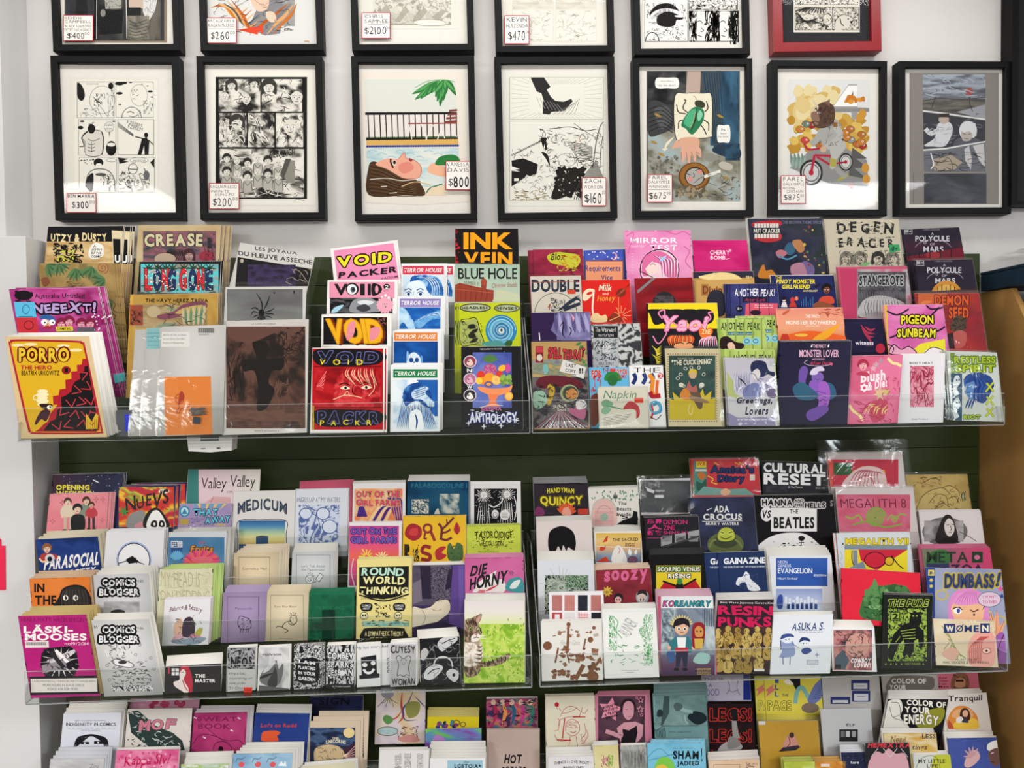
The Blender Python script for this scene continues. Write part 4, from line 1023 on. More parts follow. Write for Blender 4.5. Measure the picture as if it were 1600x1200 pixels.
bk('A','12',(200,240,592,236,636,770,236,775),'94794a','brown comic with green fan leaves behind the magenta one',z,3,(11,0),pc='c9a870',name='comic_book',yaw=7,lean=14,off=.008)
def z(a):
    a.n(713,38,1150,230,blotch(4,3,'d2b384','dec596','e4d0a6'),8);a.n(745,70,1125,230,blotch(14,3,'43484d','6a5d5c','8c5b66','a86a76','5a5560',cont=2.6),6)
    a.t(752,82,1056,152,'CREASE','eadfb2',2,out='2e2b2c',ow=4,jit=.3)
    for k in range(14): a.ts('2a2325',7,890+k*6,160,860+k*9,190,800+k*14,228)
    a.e(860,215,55,30,'cdb59a');a.face(985,200,26,'b98f86','4a2b33','222',3,1);a.e(1075,200,40,26,'a8374a');a.scrib(1060,90,1120,220,'5b2a38',4,22,.4,5);a.r(1080,105,1100,160,'343036')
bk('A','11',(713,40,1145,38,1146,225,716,227),'d8bc8a','cream magazine with gothic lettering over a rose grey drawing',z,3,(15,-1),name='magazine',sl=14)
def z(a):
    a.r(700,220,1160,400,'18181c');a.n(733,242,1138,392,blotch(15,4,'8c8a80','4fb3bf','9b978c','57c3c8',cont=3),6)
    for k,(c,x) in enumerate((('L',752),('O',800),('N',842),('G',876),('G',935),('O',984),('N',1026),('E',1070))):
        for q in range(5): a.leaf(x+22,268,x+22+34*math.cos(q*.7-2.9),268+34*math.sin(q*.7-2.9),8,'23402e')
        a.t(x,264+(k % 2)*6,x+(38 if c != 'L' else 40),380,c,'cf2f38' if k in (0,2,4,6) else '25325c',2,jit=.5,out='16202a',ow=3)
    a.blobs(755,270,1105,375,['f0ece4'],90,2.5,4,6);a.scrib(735,340,1130,390,'1e4634',5,30,.08,5)
bk('A','12',(720,230,1148,227,1146,390,722,393),'18181c','teal comic with red and navy speckled bubble letters',z,1,(8,-2),name='comic_book')
def z(a):
    a.n(640,390,1150,960,blotch(16,3,'b98d3a','cfa24a','d9b25c'),8);a.n(705,450,1080,575,blotch(17,4,'a3885a','b89a68','c9b184','8fa07e'),6)
    a.t(758,420,1085,444,'THE HAVY HEREZ TREVA','1a1712',2,jit=.4);a.r(675,455,745,560,'a5503a');a.scrib(680,480,740,560,'3a2418',5,18,.4,3);a.e(800,490,36,30,'cdbb92')
    a.sp('8d4d63',820,510,900,490,960,450,1060,435,1075,470,980,490,920,520,840,530);a.sp('d8b86a',910,500,960,470,1050,455,1060,480,960,500)
    for k in range(9): a.leaf(960+k*12,560,950+k*15,470-k*2,16,'6f9a76' if k % 2 else 'd9caa0')
    a.scrib(830,440,1070,560,'3c3222',3,26,.3,8)
bk('A','13',(680,402,1134,394,1128,938,652,940),'c99b45','mustard bagged comic with green fan drawing above white prints',z,2,(6,-2),name='comic_book',sl=10,yaw=-10)
def env(lab):
    def f(a):
        if lab == 1: a.r(762,575,832,684,'8fc8cc');a.lines(768,590,826,676,4,'2f4f58',2)
        if lab == 2:
            a.r(836,596,988,674,'f0eee8');
            for k,s in enumerate(('DRUCK: AC Pat de Chance','Gramme Books Sion (GBC)','Flowers of Missing Hope')): a.t(848,606+k*21,848+122-k*6,616+k*21,s,'3a3d55',0)
            for k in range(24): a.r(1032+k*3.5,576,1033.5+k*3.5+(k*7 % 3)*.6,600,'333')
            a.lines(1034,604,1090,612,2,'666',1.5)
            a.p('f08a3c',856,830,1098,827,1106,1130,862,1133)
            a.o(935,945,22,26,4,'b3402a');a.sp('b3402a',935,915,950,905,962,935,945,960,928,975);a.s_('b3402a',4,925,970,935,985,920,1010,935,1018,945,995,985,985,985,970);a.e(922,940,4,4,'b3402a')
    return f
bk('A','14',(690,582,1030,580,1030,1132,686,1134),'dcd9d4','plain white sleeved print behind the blue labelled one',env(0),name='art_print',sl=6,off=-.012)
bk('A','14',(748,574,1090,572,1092,1134,746,1136),'dcd9d4','white sleeved print with a pale blue label',env(1),name='art_print',sl=6,off=-.004)
ENV = bk('A','14',(828,566,1164,562,1170,1130,834,1136),'e0ddd8','white sleeved print with an orange card and yarn tuft',env(2),name='art_print',sl=10,off=.006)
def yarn():
    R = random.Random(4);bm = bmesh.new()
    p = hit([(1035/3.3333,340+1010/3.3333),(1028/3.3333,340+1058/3.3333)],np.array(ENV.matrix_world.translation),np.array(ENV.matrix_world.col[1])[:3])
    q = [ENV.matrix_world.inverted() @ Vector(v) for v in p]
    for i in range(60):
        a = R.uniform(-.3,.3);L = R.uniform(.015,.024);c = Vector((q[0].x+R.uniform(-.006,.006),-.006-R.uniform(0,.004),q[0].z+R.uniform(-.009,.009)))
        r_ = bmesh.ops.create_cone(bm,segments=5,radius1=.0009,radius2=.0006,depth=2*L*R.uniform(.6,1))
        bmesh.ops.rotate(bm,verts=r_['verts'],matrix=Matrix.Rotation(math.pi/2+a,3,'Y') @ Matrix.Rotation(R.uniform(-.2,.2),3,'X'))
        bmesh.ops.translate(bm,verts=r_['verts'],vec=c)
    me = bpy.data.meshes.new('yarn_tuft');bm.to_mesh(me);bm.free();link('yarn_tuft',me,ENV,[M['yarn']])
    o = boxes('hang_tag',[(-.0095,-.0015,-.009,.0095,0,.009)],M['navy'],ENV);o.location = (q[1].x,-.0062,q[1].z);o.rotation_euler = (0,rad(6),0)
yarn()
def z(a):
    a.p('a03077',36,365,530,350,640,900,150,910);a.n(100,372,560,620,blotch(21,3,'9a2b6c','b8418a','c25a9b','8c2260'),9)
    a.e(122,405,48,26,'181318');a.scrib(76,382,170,440,'181318',6,26,.3,3);a.t(182,394,440,424,'Australia Untitled','1a1020',1,jit=.7)
    a.t(170,438,500,500,'NEEEXT!','b49acb',2,jit=.8,out='160f18',ow=9)
    a.p('57b6da',72,440,180,440,190,520,84,520);a.p('c22f38',84,520,190,520,204,600,95,600);a.o(135,478,18,24,3,'2d3d55');a.o(150,560,24,22,4,'5a1620');a.l('2d3d55',3,100,515,170,515)
    a.face(245,545,30,'e3b08e','5a3424','221',3,2);a.sp('2f5d9b',205,525,220,508,270,510,290,540,240,530);a.e(230,545,16,14,'fff');a.e(272,545,16,14,'fff');a.e(234,547,5,5,'111');a.e(276,547,5,5,'111');a.e(250,572,24,8,'a32c33')
    for x in (320,360,425,470): a.face(x,545+(x % 3)*6,24,'d98b9f','7c1f3f','221',3,0);a.p('5b5660',x-26,600,x-20,570,x+20,570,x+30,600)
    a.p('e2cf3a',290,568,378,566,382,590,294,592);a.t(300,572,372,586,'DEMITRIS','222',1);a.blobs(480,480,540,590,['e9d5e4','7a1a4a'],26,3,7,8)
    a.p('3fb3bb',590,820,622,815,632,860,600,865);a.t(575,860,628,895,'XXX','222',2)
bk('A','13',(42,376,515,362,618,890,152,900),'a03077','magenta comic with cartoon faces above the yellow comic',z,3,(9,-3),th=.003,name='comic_book',yaw=12,lean=16,off=.006)
def z(a):
    a.p('d3b98b',20,610,480,605,575,1150,95,1150)
    a.sp('aa1f2c',52,645,90,634,380,640,432,650,448,690,530,1080,532,1112,510,1126,190,1128,158,1118,140,1085,52,690)
    a.sp('d7a91f',62,655,100,645,375,650,424,660,440,700,520,1080,520,1104,500,1118,200,1118,170,1110,152,1080,62,690)
    for x,y in ((95,665),(160,660),(330,668),(300,690),(395,690)): a.e(x,y,34,8,'e9d9a4')
    st = [(455,735),(430,735),(425,765),(400,768),(402,800),(370,802),(372,840),(340,845),(342,890),(310,895),(305,925),(275,930),(278,975),(300,975),(262,1020),(250,1060),(222,1080),(205,1100),(180,1115)]
    a.p('a81d2a',*[v for q in st for v in q],500,1117,519,1104,519,1080)
    a.p('171214',458,770,440,775,438,800,415,810,418,840,390,855,375,880,372,905,345,925,320,935,318,990,300,1000,290,1050,262,1062,240,1090,225,1110,500,1110,512,1098,512,1075)
    R = random.Random(5)
    for x,y in ((430,820),(395,900),(450,880),(370,960),(420,960),(470,950),(330,1010),(390,1030),(450,1020),(490,1030),(300,1080),(360,1080),(430,1080),(480,1080)):
        pts = [];b = R.uniform(0,6)
        for k in range(3): pts += [x+30*math.cos(b+k*2.1),y+30*math.sin(b+k*2.1)*.9]
        a.l('c03540',5,*pts)
    a.t(98,678,360,752,'PORRO','e0b62c',2,jit=.3,out='8d1520',ow=9);a.t(98,678,360,752,'PORRO','e3bb30',2,jit=0,out='221016',ow=3)
    a.t(108,770,270,792,'THE HERO','b02a28',2);a.t(112,797,310,822,'BEATRIX URKOWITZ','2a1d10',1);a.e(345,795,24,21,'8f1824');a.t(337,784,354,806,'1','111',2)
    for k in range(5): a.e(222,905+k*17,28+k % 2*5,11,'ece1b4')
    a.o(186,938,12,12,5,'ece1b4');a.sp('30161c',205,972,270,972,268,990,235,1000);a.e(258,988,13,11,'f2ead0');a.e(262,988,5,6,'111');a.sp('43202c',230,1000,262,1010,240,1060,215,1050,190,1078,182,1068,205,1020)
    a.p('dcb02a',448,1020,478,1062,500,1020,512,1030,508,1100,448,1102);
    for k in range(6): a.l('7c5a10',2,456+k*9,1050,456+k*9,1098)
    a.s_('8a1a20',3,468,1070,480,1080,492,1068)
bk('A','14',(28,622,462,614,558,1138,108,1142),'d3b98b','yellow and red bordered comic showing black boulders, bottom corner',z,5,(11,-5),th=.003,name='comic_book',yaw=13,lean=17,off=.012)
def z(a):
    a.p('e6e3dd',100,100,560,190,540,380,100,380);a.t(228,150,448,175,'LES JOYAUX','17171a',1,dy=24);a.t(142,172,526,196,'DU FLEUVE ASSÉCHÉ'.replace('É','E'),'17171a',1,dy=50)
    a.p('1b181d',138,205,526,268,515,360,125,360);a.n(190,245,440,360,blotch(31,4,'221d2a','3c2f55','4a3a68','2a2331'),7,);a.scrib(390,260,520,350,'b8ab9a',3,8,.4,3);a.e(160,225,9,11,'c9bfb0');a.s_('b8a894',3,420,270,460,280,500,335)
bk('B','12',(142,128,532,196,512,356,122,290),'e6e3dd','tilted white print with dark purple picture in big bag',z,name='art_print',sl=40)
def z(a):
    a.r(60,350,500,540,'e4e2de');a.n(82,372,476,545,blotch(32,2,'6d6d6c','7f807e','90918d'),8)
    a.e(262,498,15,22,'151514');a.e(262,522,22,12,'151514')
    for p_ in ((265,490,262,440,232,388),(268,490,290,450,308,398),(255,490,230,470,205,478),(250,500,220,490,204,515),(272,495,300,488,334,470),(275,505,310,500,330,508),(250,508,235,510,215,522),(275,512,300,515,318,524)): a.ts('171716',7,*p_)
    a.e(432,388,4,9,'222');a.e(328,392,5,4,'222')
bk('B','13',(72,362,490,358,494,522,70,526),'e4e2de','white bordered grey print of a black spider',z,name='art_print',sl=16)
def z(a):
    a.r(50,520,520,1140,'dfd9d3');a.t(208,548,335,557,'LA CAVE DU DIABLE','3a3634',0);a.t(226,1106,354,1116,'FRANCE ATLANTIQUE','3a3634',0)
    a.n(78,568,490,1098,blotch(33,7,'241a17','3a2a24','57392f','6d4a3d','5d4036',cont=2.4),5)
    a.p('6d4a3f',78,568,488,566,488,600,400,640,330,600,200,660,78,620);a.n(80,1000,488,1060,blotch(35,4,'57392f','7a5546','6a483b',asp=.4),6)
    a.sp('1c1613',215,665,225,645,285,645,300,690,290,735,372,730,380,770,360,795,318,800,300,860,330,900,290,990,240,1000,245,900,225,800,170,800,160,740,235,738)
    a.scrib(310,575,485,760,'231a16',5,60,.3,4);a.scrib(90,650,170,950,'231a16',5,50,.4,5);a.scrib(330,840,400,1000,'7a5546',4,20,.5,6)
bk('B','14',(60,536,500,532,504,1126,76,1130),'dfd9d3','white bordered brown print of a stone cross figure',z,name='art_print',sl=14)
def z(a):
    a.p('e9e5e2',610,150,980,105,1000,340,630,350);a.p('e58bb0',638,172,950,132,978,322,658,335)
    a.t(655,205,940,262,'VOID','f0dc2c',2,out='191519',ow=7,dy=-30,jit=.2,sp=.14);a.t(662,285,968,322,'PACKER','1c1a1c',2,out='e58bb0',ow=3,dy=-34,jit=.4);a.t(885,312,975,324,'VACUUM!','222',1,dy=-12)
bk('B','11',(622,162,960,120,984,318,642,360),'e9e5e2','pink comic with yellow zigzag letters at a tilt',z,1,(14,-2),name='comic_book')
def z(a):
    a.r(600,320,980,500,'e9e6e4');a.r(615,335,955,420,'e391aa');a.n(618,418,945,500,blotch(36,7,'121214','1d1d20','55565a',cont=3.2),5)
    a.t(640,345,712,405,'V','1b1b1d',2);a.e(735,372,34,33,'1b1b1d');a.e(733,374,26,27,'e3e4e6');a.e(738,375,13,15,'4a5560');a.e(740,375,6,7,'111');a.r(776,345,800,405,'1b1b1d');a.r(815,345,832,405,'1b1b1d');a.sp('1b1b1d',838,345,875,350,890,375,870,400,838,405);a.e(862,374,9,20,'e391aa');a.e(914,360,17,15,'1b1b1d');a.t(904,352,924,370,'2','ddd',1)
    a.sp('8d9094',720,470,750,425,830,420,880,450,940,470,870,490,740,495);a.sp('d6d9dc',760,440,800,430,850,440,800,460);a.sp('3d4044',755,470,800,450,830,475,790,492);a.star(905,455,48,'e9a3b4',16,.8);a.face(908,455,18,'e9a3b4','8a3a4a','5a1a2a',3,2);a.leaf(625,495,690,455,26,'a9d3e4')
    a.e(908,405,7,7,'eee');a.e(890,412,5,5,'eee');a.e(925,418,7,7,'eee')
bk('B','12',(604,326,970,324,968,492,604,494),'e9e6e4','white bordered comic, pink band with an eyeball letter',z,1,(10,2),name='comic_book')
def z(a):
    a.r(560,490,950,670,'eae7e2');a.r(584,518,916,662,'151315')
    a.t(612,532,900,660,'VOID','8d3413',2,it=-.25,out='8d3413',ow=7,sp=.02);a.t(598,528,890,656,'VOID','f0ae1c',2,it=-.25,out='f0ae1c',ow=4,sp=.02);a.sp('e58b97',712,560,750,540,742,610,706,638);a.sp('e58b97',830,580,878,572,868,620,828,640);a.scrib(868,520,915,560,'a85a55',3,14,.5,2)
bk('B','13',(576,506,940,498,936,662,572,664),'eae7e2','white bordered comic with big slanted yellow letters',z,name='comic_book')
def z(a):
    a.r(510,665,920,1120,'e5e2df');a.r(524,682,895,1105,'b8141c');a.n(540,782,885,990,blotch(38,3,'7d0a12','a8121a','c8232a','8c0f17'),6)
    for y0,s1,s2 in ((690,'VOID','VOID'),(1005,'PACKR','PACKR')):
        a.sp('141216',540,y0,720,y0-6,880,y0+6,876,y0+70,720,y0+84,556,y0+76);a.t(556,y0+4,870,y0+68,s1,'17151b',2,it=.1,out='6a6da8',ow=4,jit=.4,sp=.2);a.t(566,y0+48,790 if s1 == 'VOID' else 835,y0+78,' '.join(s2),'e9d02a',1,jit=.6,sp=.5)
    for y0 in (776,990): a.l('3a0509',4,538,y0,886,y0)
    a.n(640,790,885,985,blotch(39,4,'8f0f16','c4262c','d8484a','a8161e',cont=3),4,pts=(655,985,640,900,670,820,760,790,850,820,880,900,850,985));a.s_('300408',6,665,872,695,862,725,874);a.s_('300408',6,775,872,805,858,840,868);a.sp('f0dcc0',672,888,698,876,724,890,698,896);a.sp('f0dcc0',780,886,808,874,836,884,808,894);a.e(700,886,7,8,'1c0406');a.e(808,884,7,8,'1c0406');a.ts('5d0a0e',7,745,860,735,905,755,925)
    for k in range(5): a.leaf(545+k*6,900,600-k*4,800+k*22,22,'c62a2e');a.s_('f0a0a0',2,550+k*6,880,600-k*4,800+k*22)
    for k in range(16): a.ts('f3c9a0' if k % 3 else '5d0a0e',4,700+k*10,785,690+k*11,820,740+k*9,860+k % 4*10)
    a.s_('f0c8a0',4,635,948,700,925,770,935,785,940);a.s_('f0c8a0',3,690,925,710,905,722,930);a.s_('f2d0b0',3,820,930,850,890,845,850);a.n(528,980,536,1105,blotch(3,4,'d7c64a','8a7a2a'),4)
bk('B','14',(520,680,902,674,902,1116,522,1114),'e5e2df','red and black comic with a scowling face close up',z,1,(26,0),name='comic_book')
def terror(hy,hx0,hx1,hc,y1,fn):
    def f(a):
        a.r(hx0-40,hy-60,hx1+40,y1+30,'e4e6e8');a.r(hx0,hy,hx1,hy+44,hc);a.t(hx0+8,hy+11,hx1-8,hy+33,'TERROR HOUSE','f0eeea',1,it=.25);fn(a)
    return f
BL3 = ('1a4a94','2a6ab4','7fb0d8','cfe0ea')
def f1(a):
    a.n(98,300,313,412,blotch(41,2,'c9dbe6','b4d0e4','dfe8ee'),7);H = (138,340,150,304,230,300,285,318,308,370,306,412,262,412,225,380,210,340,175,325)
    a.n(130,295,313,412,blotch(40,4,'1f58a4','3f86c8','9cc6e4','4a8ccc',cont=3,asp=.5),3,pts=H);a.sp('dde9ef',112,412,118,360,140,335,175,328,205,345,218,385,212,412)
    for k in range(9): a.ts('cfe2f0' if k % 2 else '184a94',4,160+k*8,308+k % 3*3,215+k*7,320,245+k*6,360,240+k*7,410)
    for x in (128,190): a.s_('1b4a90',5,x-20,378,x,370,x+16,378);a.e(x,398,17,9,'f2f6f8');a.e(x,399,8,8,'17407e');a.s_('17407e',3.5,x-19,394,x,386,x+18,394)
    a.s_('8ab4d6',3,156,385,150,410)
def f2(a):
    a.n(80,468,294,580,blotch(42,3,'1450a0','1d62b4','3a82c6'),6);a.n(80,470,175,580,blotch(46,3,'5a9cd6','a4cdea','c4e0f2'),4,pts=(78,468,105,474,135,510,162,562,158,582,130,582,100,545,78,560));a.n(150,485,294,575,blotch(48,3,'3f8acc','7ab4e0','5a9cd6'),4,pts=(158,540,200,515,260,492,296,486,296,520,240,535,200,570,165,572))
    for k in range(6): a.ts('dceaf4' if k % 2 else '124a98',3,150+k*20,545-k*8,200+k*16,520-k*5,292,500-k*3+k*6)
def f3(a):
    a.n(50,645,280,760,blotch(43,2,'0c4088','14509c','1a5aaa'),8);a.e(160,745,44,48,'2b6ab4');a.sp('d8e8f2',122,760,126,722,155,702,184,722,192,760);a.e(142,742,11,13,'17488e');a.e(171,742,10,13,'17488e');a.sp('17488e',152,756,157,748,162,756);a.e(123,722,6,28,'9cc4e4');a.e(196,738,5,20,'6aa4d6')
def f4(a):
    a.n(48,845,280,1104,blotch(44,2,'e8eef0','dce6ec','b4cee2','e8eef0'),7);a.n(160,845,280,1035,blotch(49,2,'1a55a4','2262b0','1d5aa8'),6,pts=(176,838,290,838,290,1040,245,1010,214,925))
    H = (98,950,105,895,140,866,195,862,240,905,250,955,238,990,205,980,175,955,140,965,120,985)
    a.n(90,855,255,995,blotch(50,5,'0f3474','1f4f9a','4a86c4'),3,pts=H)
    a.n(140,880,262,985,blotch(52,4,'9cc0dc','d4e4ee','7aa8d0'),3,pts=(148,905,180,890,215,878,232,890,215,915,255,955,262,980,235,985,200,950,160,945,145,930))
    for k in range(4): a.s_('163f82',3,150+k*4,910+k*10,185+k*5,898+k*9,218-k*2,886+k*12)
    a.sp('dfe9ef',115,985,145,968,185,962,195,1000,165,1020,130,1010);a.s_('163f82',3,140,1000,158,1006,176,998)
    for k in range(22): a.ts(('1b4a92','3f78ba','0f3474')[k % 3],5,98+k*7,955+k % 4*8,82+k*8,1030,66+k*10,1100)
    a.sp('eef3f5',138,1015,190,1008,205,1104,135,1104);a.ts('163f82',10,162,1020,172,1060,166,1104)
bk('C','11',(90,240,328,239,330,405,92,406),'e4e6e8','blue photo booklet with a red title band',terror(252,97,312,'cf3a52',410,f1),1,(30,2))
bk('C','12',(72,410,318,408,320,576,70,577),'e4e6e8','blue photo booklet with a lavender title band',terror(422,82,296,'8d7cb8',580,f2),3,(5,1))
bk('C','13',(48,590,298,588,300,756,46,757),'e4e6e8','blue photo booklet with an orange title band',terror(598,53,278,'e08238',760,f3),2,(7,-3))
bk('C','14',(36,768,290,765,292,1110,32,1112),'e4e6e8','blue photo booklet with a green title band',terror(790,48,278,'1c7a45',1110,f4),2,(6,-4))
def z(a):
    a.r(380,50,710,250,'141214');a.t(414,78,670,165,'INK','f09a18',2,sp=.06);a.t(416,180,668,252,'VEIN','f09a18',2,sp=.1);a.p('141214',380,228,710,244,710,262,380,262)
    a.blobs(370,56,390,240,['c2242c','8c161c','2b1012'],26,4,9,3)
bk('C','11',(370,58,702,57,700,246,372,246),'141214','thick black book with huge orange capitals',z,name='book',th=.009,spine='b02028')
def z(a):
    a.n(365,230,715,440,grad('b6d3bd','c4dac4','d4e0c8'),9);a.t(386,262,694,320,'BLUE HOLE','1a1c1c',1,sp=.06);a.p('a8442f',370,350,395,340,505,365,508,330,525,320,535,345,532,372,572,378,570,440,370,440);a.e(520,335,16,18,'b8523a')
    for k in range(7): a.l('7c2c1e',3,372+k*28,360+k*4,372+k*26,440)
    a.l('c4614a',4,370,372,572,392);a.t(418,330,492,346,'NUMBER 5','6a5a4a',0,dy=8);a.t(562,342,692,366,'Christine Shields','b5473a',0,it=.2,dy=-6);a.sp('dfe6c0',575,420,600,385,700,400,705,440,575,440);a.sp('e6e2b8',580,380,640,385,620,400)
bk('C','12',(370,238,708,246,705,437,368,438),'c4dac4','pale green comic showing a red post and dark capitals',z,name='comic_book',sl=5)
def z(a):
    a.r(385,435,715,670,'d6e21e');a.e(475,470,82,24,'1d1f16');a.e(640,472,68,22,'1d1f16');a.e(475,470,76,18,'c9d2a8');a.e(640,472,62,17,'c9d2a8');a.t(408,462,540,478,'HEADLESS','222',2,jit=.5);a.t(585,464,695,480,'SENSES','222',2,jit=.5)
    a.e(610,588,82,82,'2b8fc2');a.e(610,588,62,62,'62bfe0');a.e(610,588,44,44,'2b86b8');a.spiral(610,588,76,5,3,'cfeaf2');a.e(610,588,15,15,'e8f2ee');a.e(612,586,6,8,'222')
    a.p('b9c46a',395,545,480,525,520,660,400,665);a.loop('22241a',4,395,545,440,528,480,525,500,590,520,660,460,662,402,662)
    for k in range(4): a.sp('1c1d15',440+k % 2*26,560+k*24,470+k % 2*20,555+k*24,478,575+k*24,445,580+k*24)
    a.scrib(400,540,510,660,'3a3d28',3,36,.25,3);a.sp('57a8a0',520,650,600,640,620,668,520,668);a.sp('3b6a3a',630,668,640,640,668,645,660,668)
bk('C','13',(390,446,712,440,708,662,392,664),'cfd92a','lime comic with a blue swirling whirlpool disc',z,3,(-8,2),name='comic_book',spine='86a82a',sl=5)
def z(a):
    a.r(395,660,730,1110,'16161a');a.n(462,702,665,990,blotch(47,2,'39458f','4a58a4','6a78bb'),7);a.t(498,682,612,690,'THIRD BASEMENT IN THE HOUSE','bbb',0,dy=-3)
    for k in range(9): a.leaf(552,755,552+50*math.cos(-2.7+k*.28),755+50*math.sin(-2.7+k*.28),12,'4f7a3a')
    a.e(552,790,34,28,'b04a7c');a.scrib(520,765,585,815,'d98aa8',3,20,.3,4);a.sp('f0b32a',595,785,612,768,634,772,628,795,602,800);a.e(645,785,14,24,'c94a8c')
    for x,y,r,c in ((505,820,22,'d8382c'),(515,850,20,'f08a24'),(550,838,30,'f2982a'),(585,845,26,'f7b23c'),(495,850,18,'f2c53a'),(600,815,18,'d23a30')): a.e(x,y,r,r,c)
    a.e(585,845,20,20,'f9cf7a');a.rays(585,845,2,19,9,2,'e88a1c',0);R = random.Random(1)
    for k in range(22): a.e(610+R.uniform(0,50),825+R.uniform(0,45),9,9,'8fb04a' if k % 2 else '6f9238')
    a.sp('ef8f5a',490,880,560,890,640,885,668,872,655,905,600,925,555,925,505,905);a.p('e87c4e',540,920,598,920,580,960,605,985,525,985,552,960);a.e(545,868,24,16,'6f5a8e');a.e(545,868,12,8,'e3a23c');a.e(650,930,22,24,'f09a2c');a.e(650,930,16,18,'f7c265');a.s_('f4ecd8',3,500,990,560,975,620,980)
    for y,t in ((750,0),(842,1),(925,2)):
        a.e(448,y,34,32,'d8cfd4');a.e(448,y,30,28,('8a3a52','b36a8c','2a2a2c')[t]);a.sp(('e7c3b4','d8a8b8','e8e4e0')[t],430,y+10,448,y-14,466,y+12,448,y+22);a.e(440,y,4,4,'222')
    for y in (795,880): a.t(432,y-8,460,y+12,'N' if y < 800 else 'W','ddd',2)
    a.t(506,985,612,1008,'SIENNA','c26aa0',2,jit=.7);a.t(446,1012,692,1074,'ANTHOLOGY','e2e2ee',2,jit=.6,out='3b46a0',ow=4);a.scrib(440,1000,700,1085,'e2e2ee',4,26,.1,7)
    for x,y in ((440,1070),(690,1055),(520,1088),(610,1085)): a.star(x,y,16,'dcdcea',4,.3)
    a.blobs(400,680,720,1100,['8d8d98'],30,1,2,4)
bk('C','14',(398,676,722,666,718,1106,408,1104),'16161a','black anthology with a fruit bowl painting, spiky lettering',z,name='magazine',gloss=1,th=.006)
# ---- upper row, second rack
def z(a):
    a.n(740,160,1045,300,blotch(51,3,'8c1c3c','a82648','b83250','7a1834'),8);a.sp('d8d83a',850,200,900,180,960,185,1010,195,1022,230,990,265,930,250,870,235);a.t(868,185,945,222,'Blox','1c161a',1,it=.2,jit=.5);a.scrib(900,190,1015,275,'e89a2c',6,22,.3,4);a.scrib(910,210,1010,275,'e8e24a',5,16,.3,9);a.scrib(905,260,1000,298,'4a1a22',4,14,.3,5)
bk('C','11',(778,168,1038,162,1038,296,782,298),'a02444','crimson bagged comic with a yellow green scribble title',z,2,(-17,2),name='comic_book',sl=5)
def z(a):
    a.r(760,300,1040,500,'e6ddcb');a.t(768,322,1018,388,'DOUBLE','2a3347',2,sp=.06);a.l('b94a3a',3,768,338,1018,332)
    a.o(895,500,110,108,3,'333a48',a0=180,a1=360);a.r(956,376,998,398,'e8482e')
    for k in range(9): a.ts('2c3448',7,900+k*6,490-k*3,960+k*6,440-k*2,1020+k,400+k*6)
    a.scrib(870,420,940,492,'2c3448',4,26,.4,3);a.s_('c0503a',5,860,480,865,450,855,470);a.p('2c3448',930,470,1020,440,1024,455,940,490)
bk('C','12',(764,308,1028,300,1030,492,768,494),'e6ddcb','cream bagged comic with navy block title and circle',z,name='comic_book',sl=6)
def z(a):
    a.r(765,490,1082,640,'2c1a44');a.p('6d6796',905,496,1082,494,1082,640,925,640,868,585,885,540);a.n(900,500,1078,636,blotch(53,3,'5f5a88','7d77a6','6a6592','8f8ab6'),7)
    for k in range(8): a.leaf(900+k*24,600,890+k*22,497,20,'a79ec4' if k % 2 else '544e7c')
    a.ts('1c1430',8,915,570,935,545,930,600,945,630);a.ts('1c1430',6,960,560,975,590,960,625);a.p('d99aa8',975,500,992,520,985,545);a.s_('e9e4ea',5,808,600,812,640)
bk('C','13',(766,496,1074,491,1078,632,770,636),'2c1a44','dark purple comic with a shaggy lavender wolf',z,name='comic_book',gloss=1)
def z(a):
    a.r(768,640,1070,1100,'c9a063');a.n(770,740,1066,860,blotch(54,5,'76808c','a79f8c','6d8a70','c8a56a'),6);a.n(774,830,1066,1096,blotch(55,6,'26242a','4a444c','77706f','2d2a30'),5)
    for k in range(10): a.leaf(1000+k % 4*16,665+k*14,1030+k % 4*10,650+k*18,16,'4f8a4a')
    a.t(855,676,1045,748,'SPELL THROAT','d63a48',2,jit=.9,out='5a1620',ow=3,it=.15);a.r(790,670,830,756,'8a1c26');a.r(793,674,827,702,'d04050');a.e(810,730,15,18,'e8dcc8')
    a.sp('6b1a2a',790,870,820,830,900,822,1000,840,1040,880,1000,890,900,880,830,890);a.e(965,915,48,46,'a0a878');a.e(970,915,40,38,'3c4a40');a.sp('c98a4a',950,900,985,890,1010,920,985,945,950,935);a.sp('c6a23a',850,880,875,865,890,900,865,975,845,960,860,920)
    a.sp('9cc0a8',780,910,830,905,850,960,800,1000,778,970);a.sp('c06a8c',960,1000,1010,985,1050,1000,1040,1050,985,1030);a.sp('e6e0e0',1000,960,1040,950,1055,985,1010,1000);a.sp('7fc0bc',830,770,850,765,855,800,835,815)
    for k in range(26): a.l(('1b191e','b56a80','6a6468','c8c0bc')[k % 4],4,915,1000,780+k*11.5,1098)
    a.t(880,975,950,992,'SURLS','e8e0d0',2,rot=-5);a.t(905,992,965,1006,'DUST','e8e0d0',1);a.scrib(775,860,1062,1000,'1b191e',4,60,.15,8)
def tg(a): a.p('ece9e2',932,738,1052,780,1040,840,914,800);a.t(946,756,1002,776,'LAST','1d1c1e',1,jit=.4,dy=8);a.t(944,786,1000,804,'COPY','1d1c1e',1,jit=.4,dy=8);a.l('1d1c1e',3,945,812,1000,820);a.t(1016,784,1038,812,'!!','1d1c1e',2)
bk('C','14',(772,652,1062,641,1064,1096,776,1098),'b8935c','crowded bagged comic carrying a white handwritten note',z,name='comic_book',sl=6,tag_=tg)
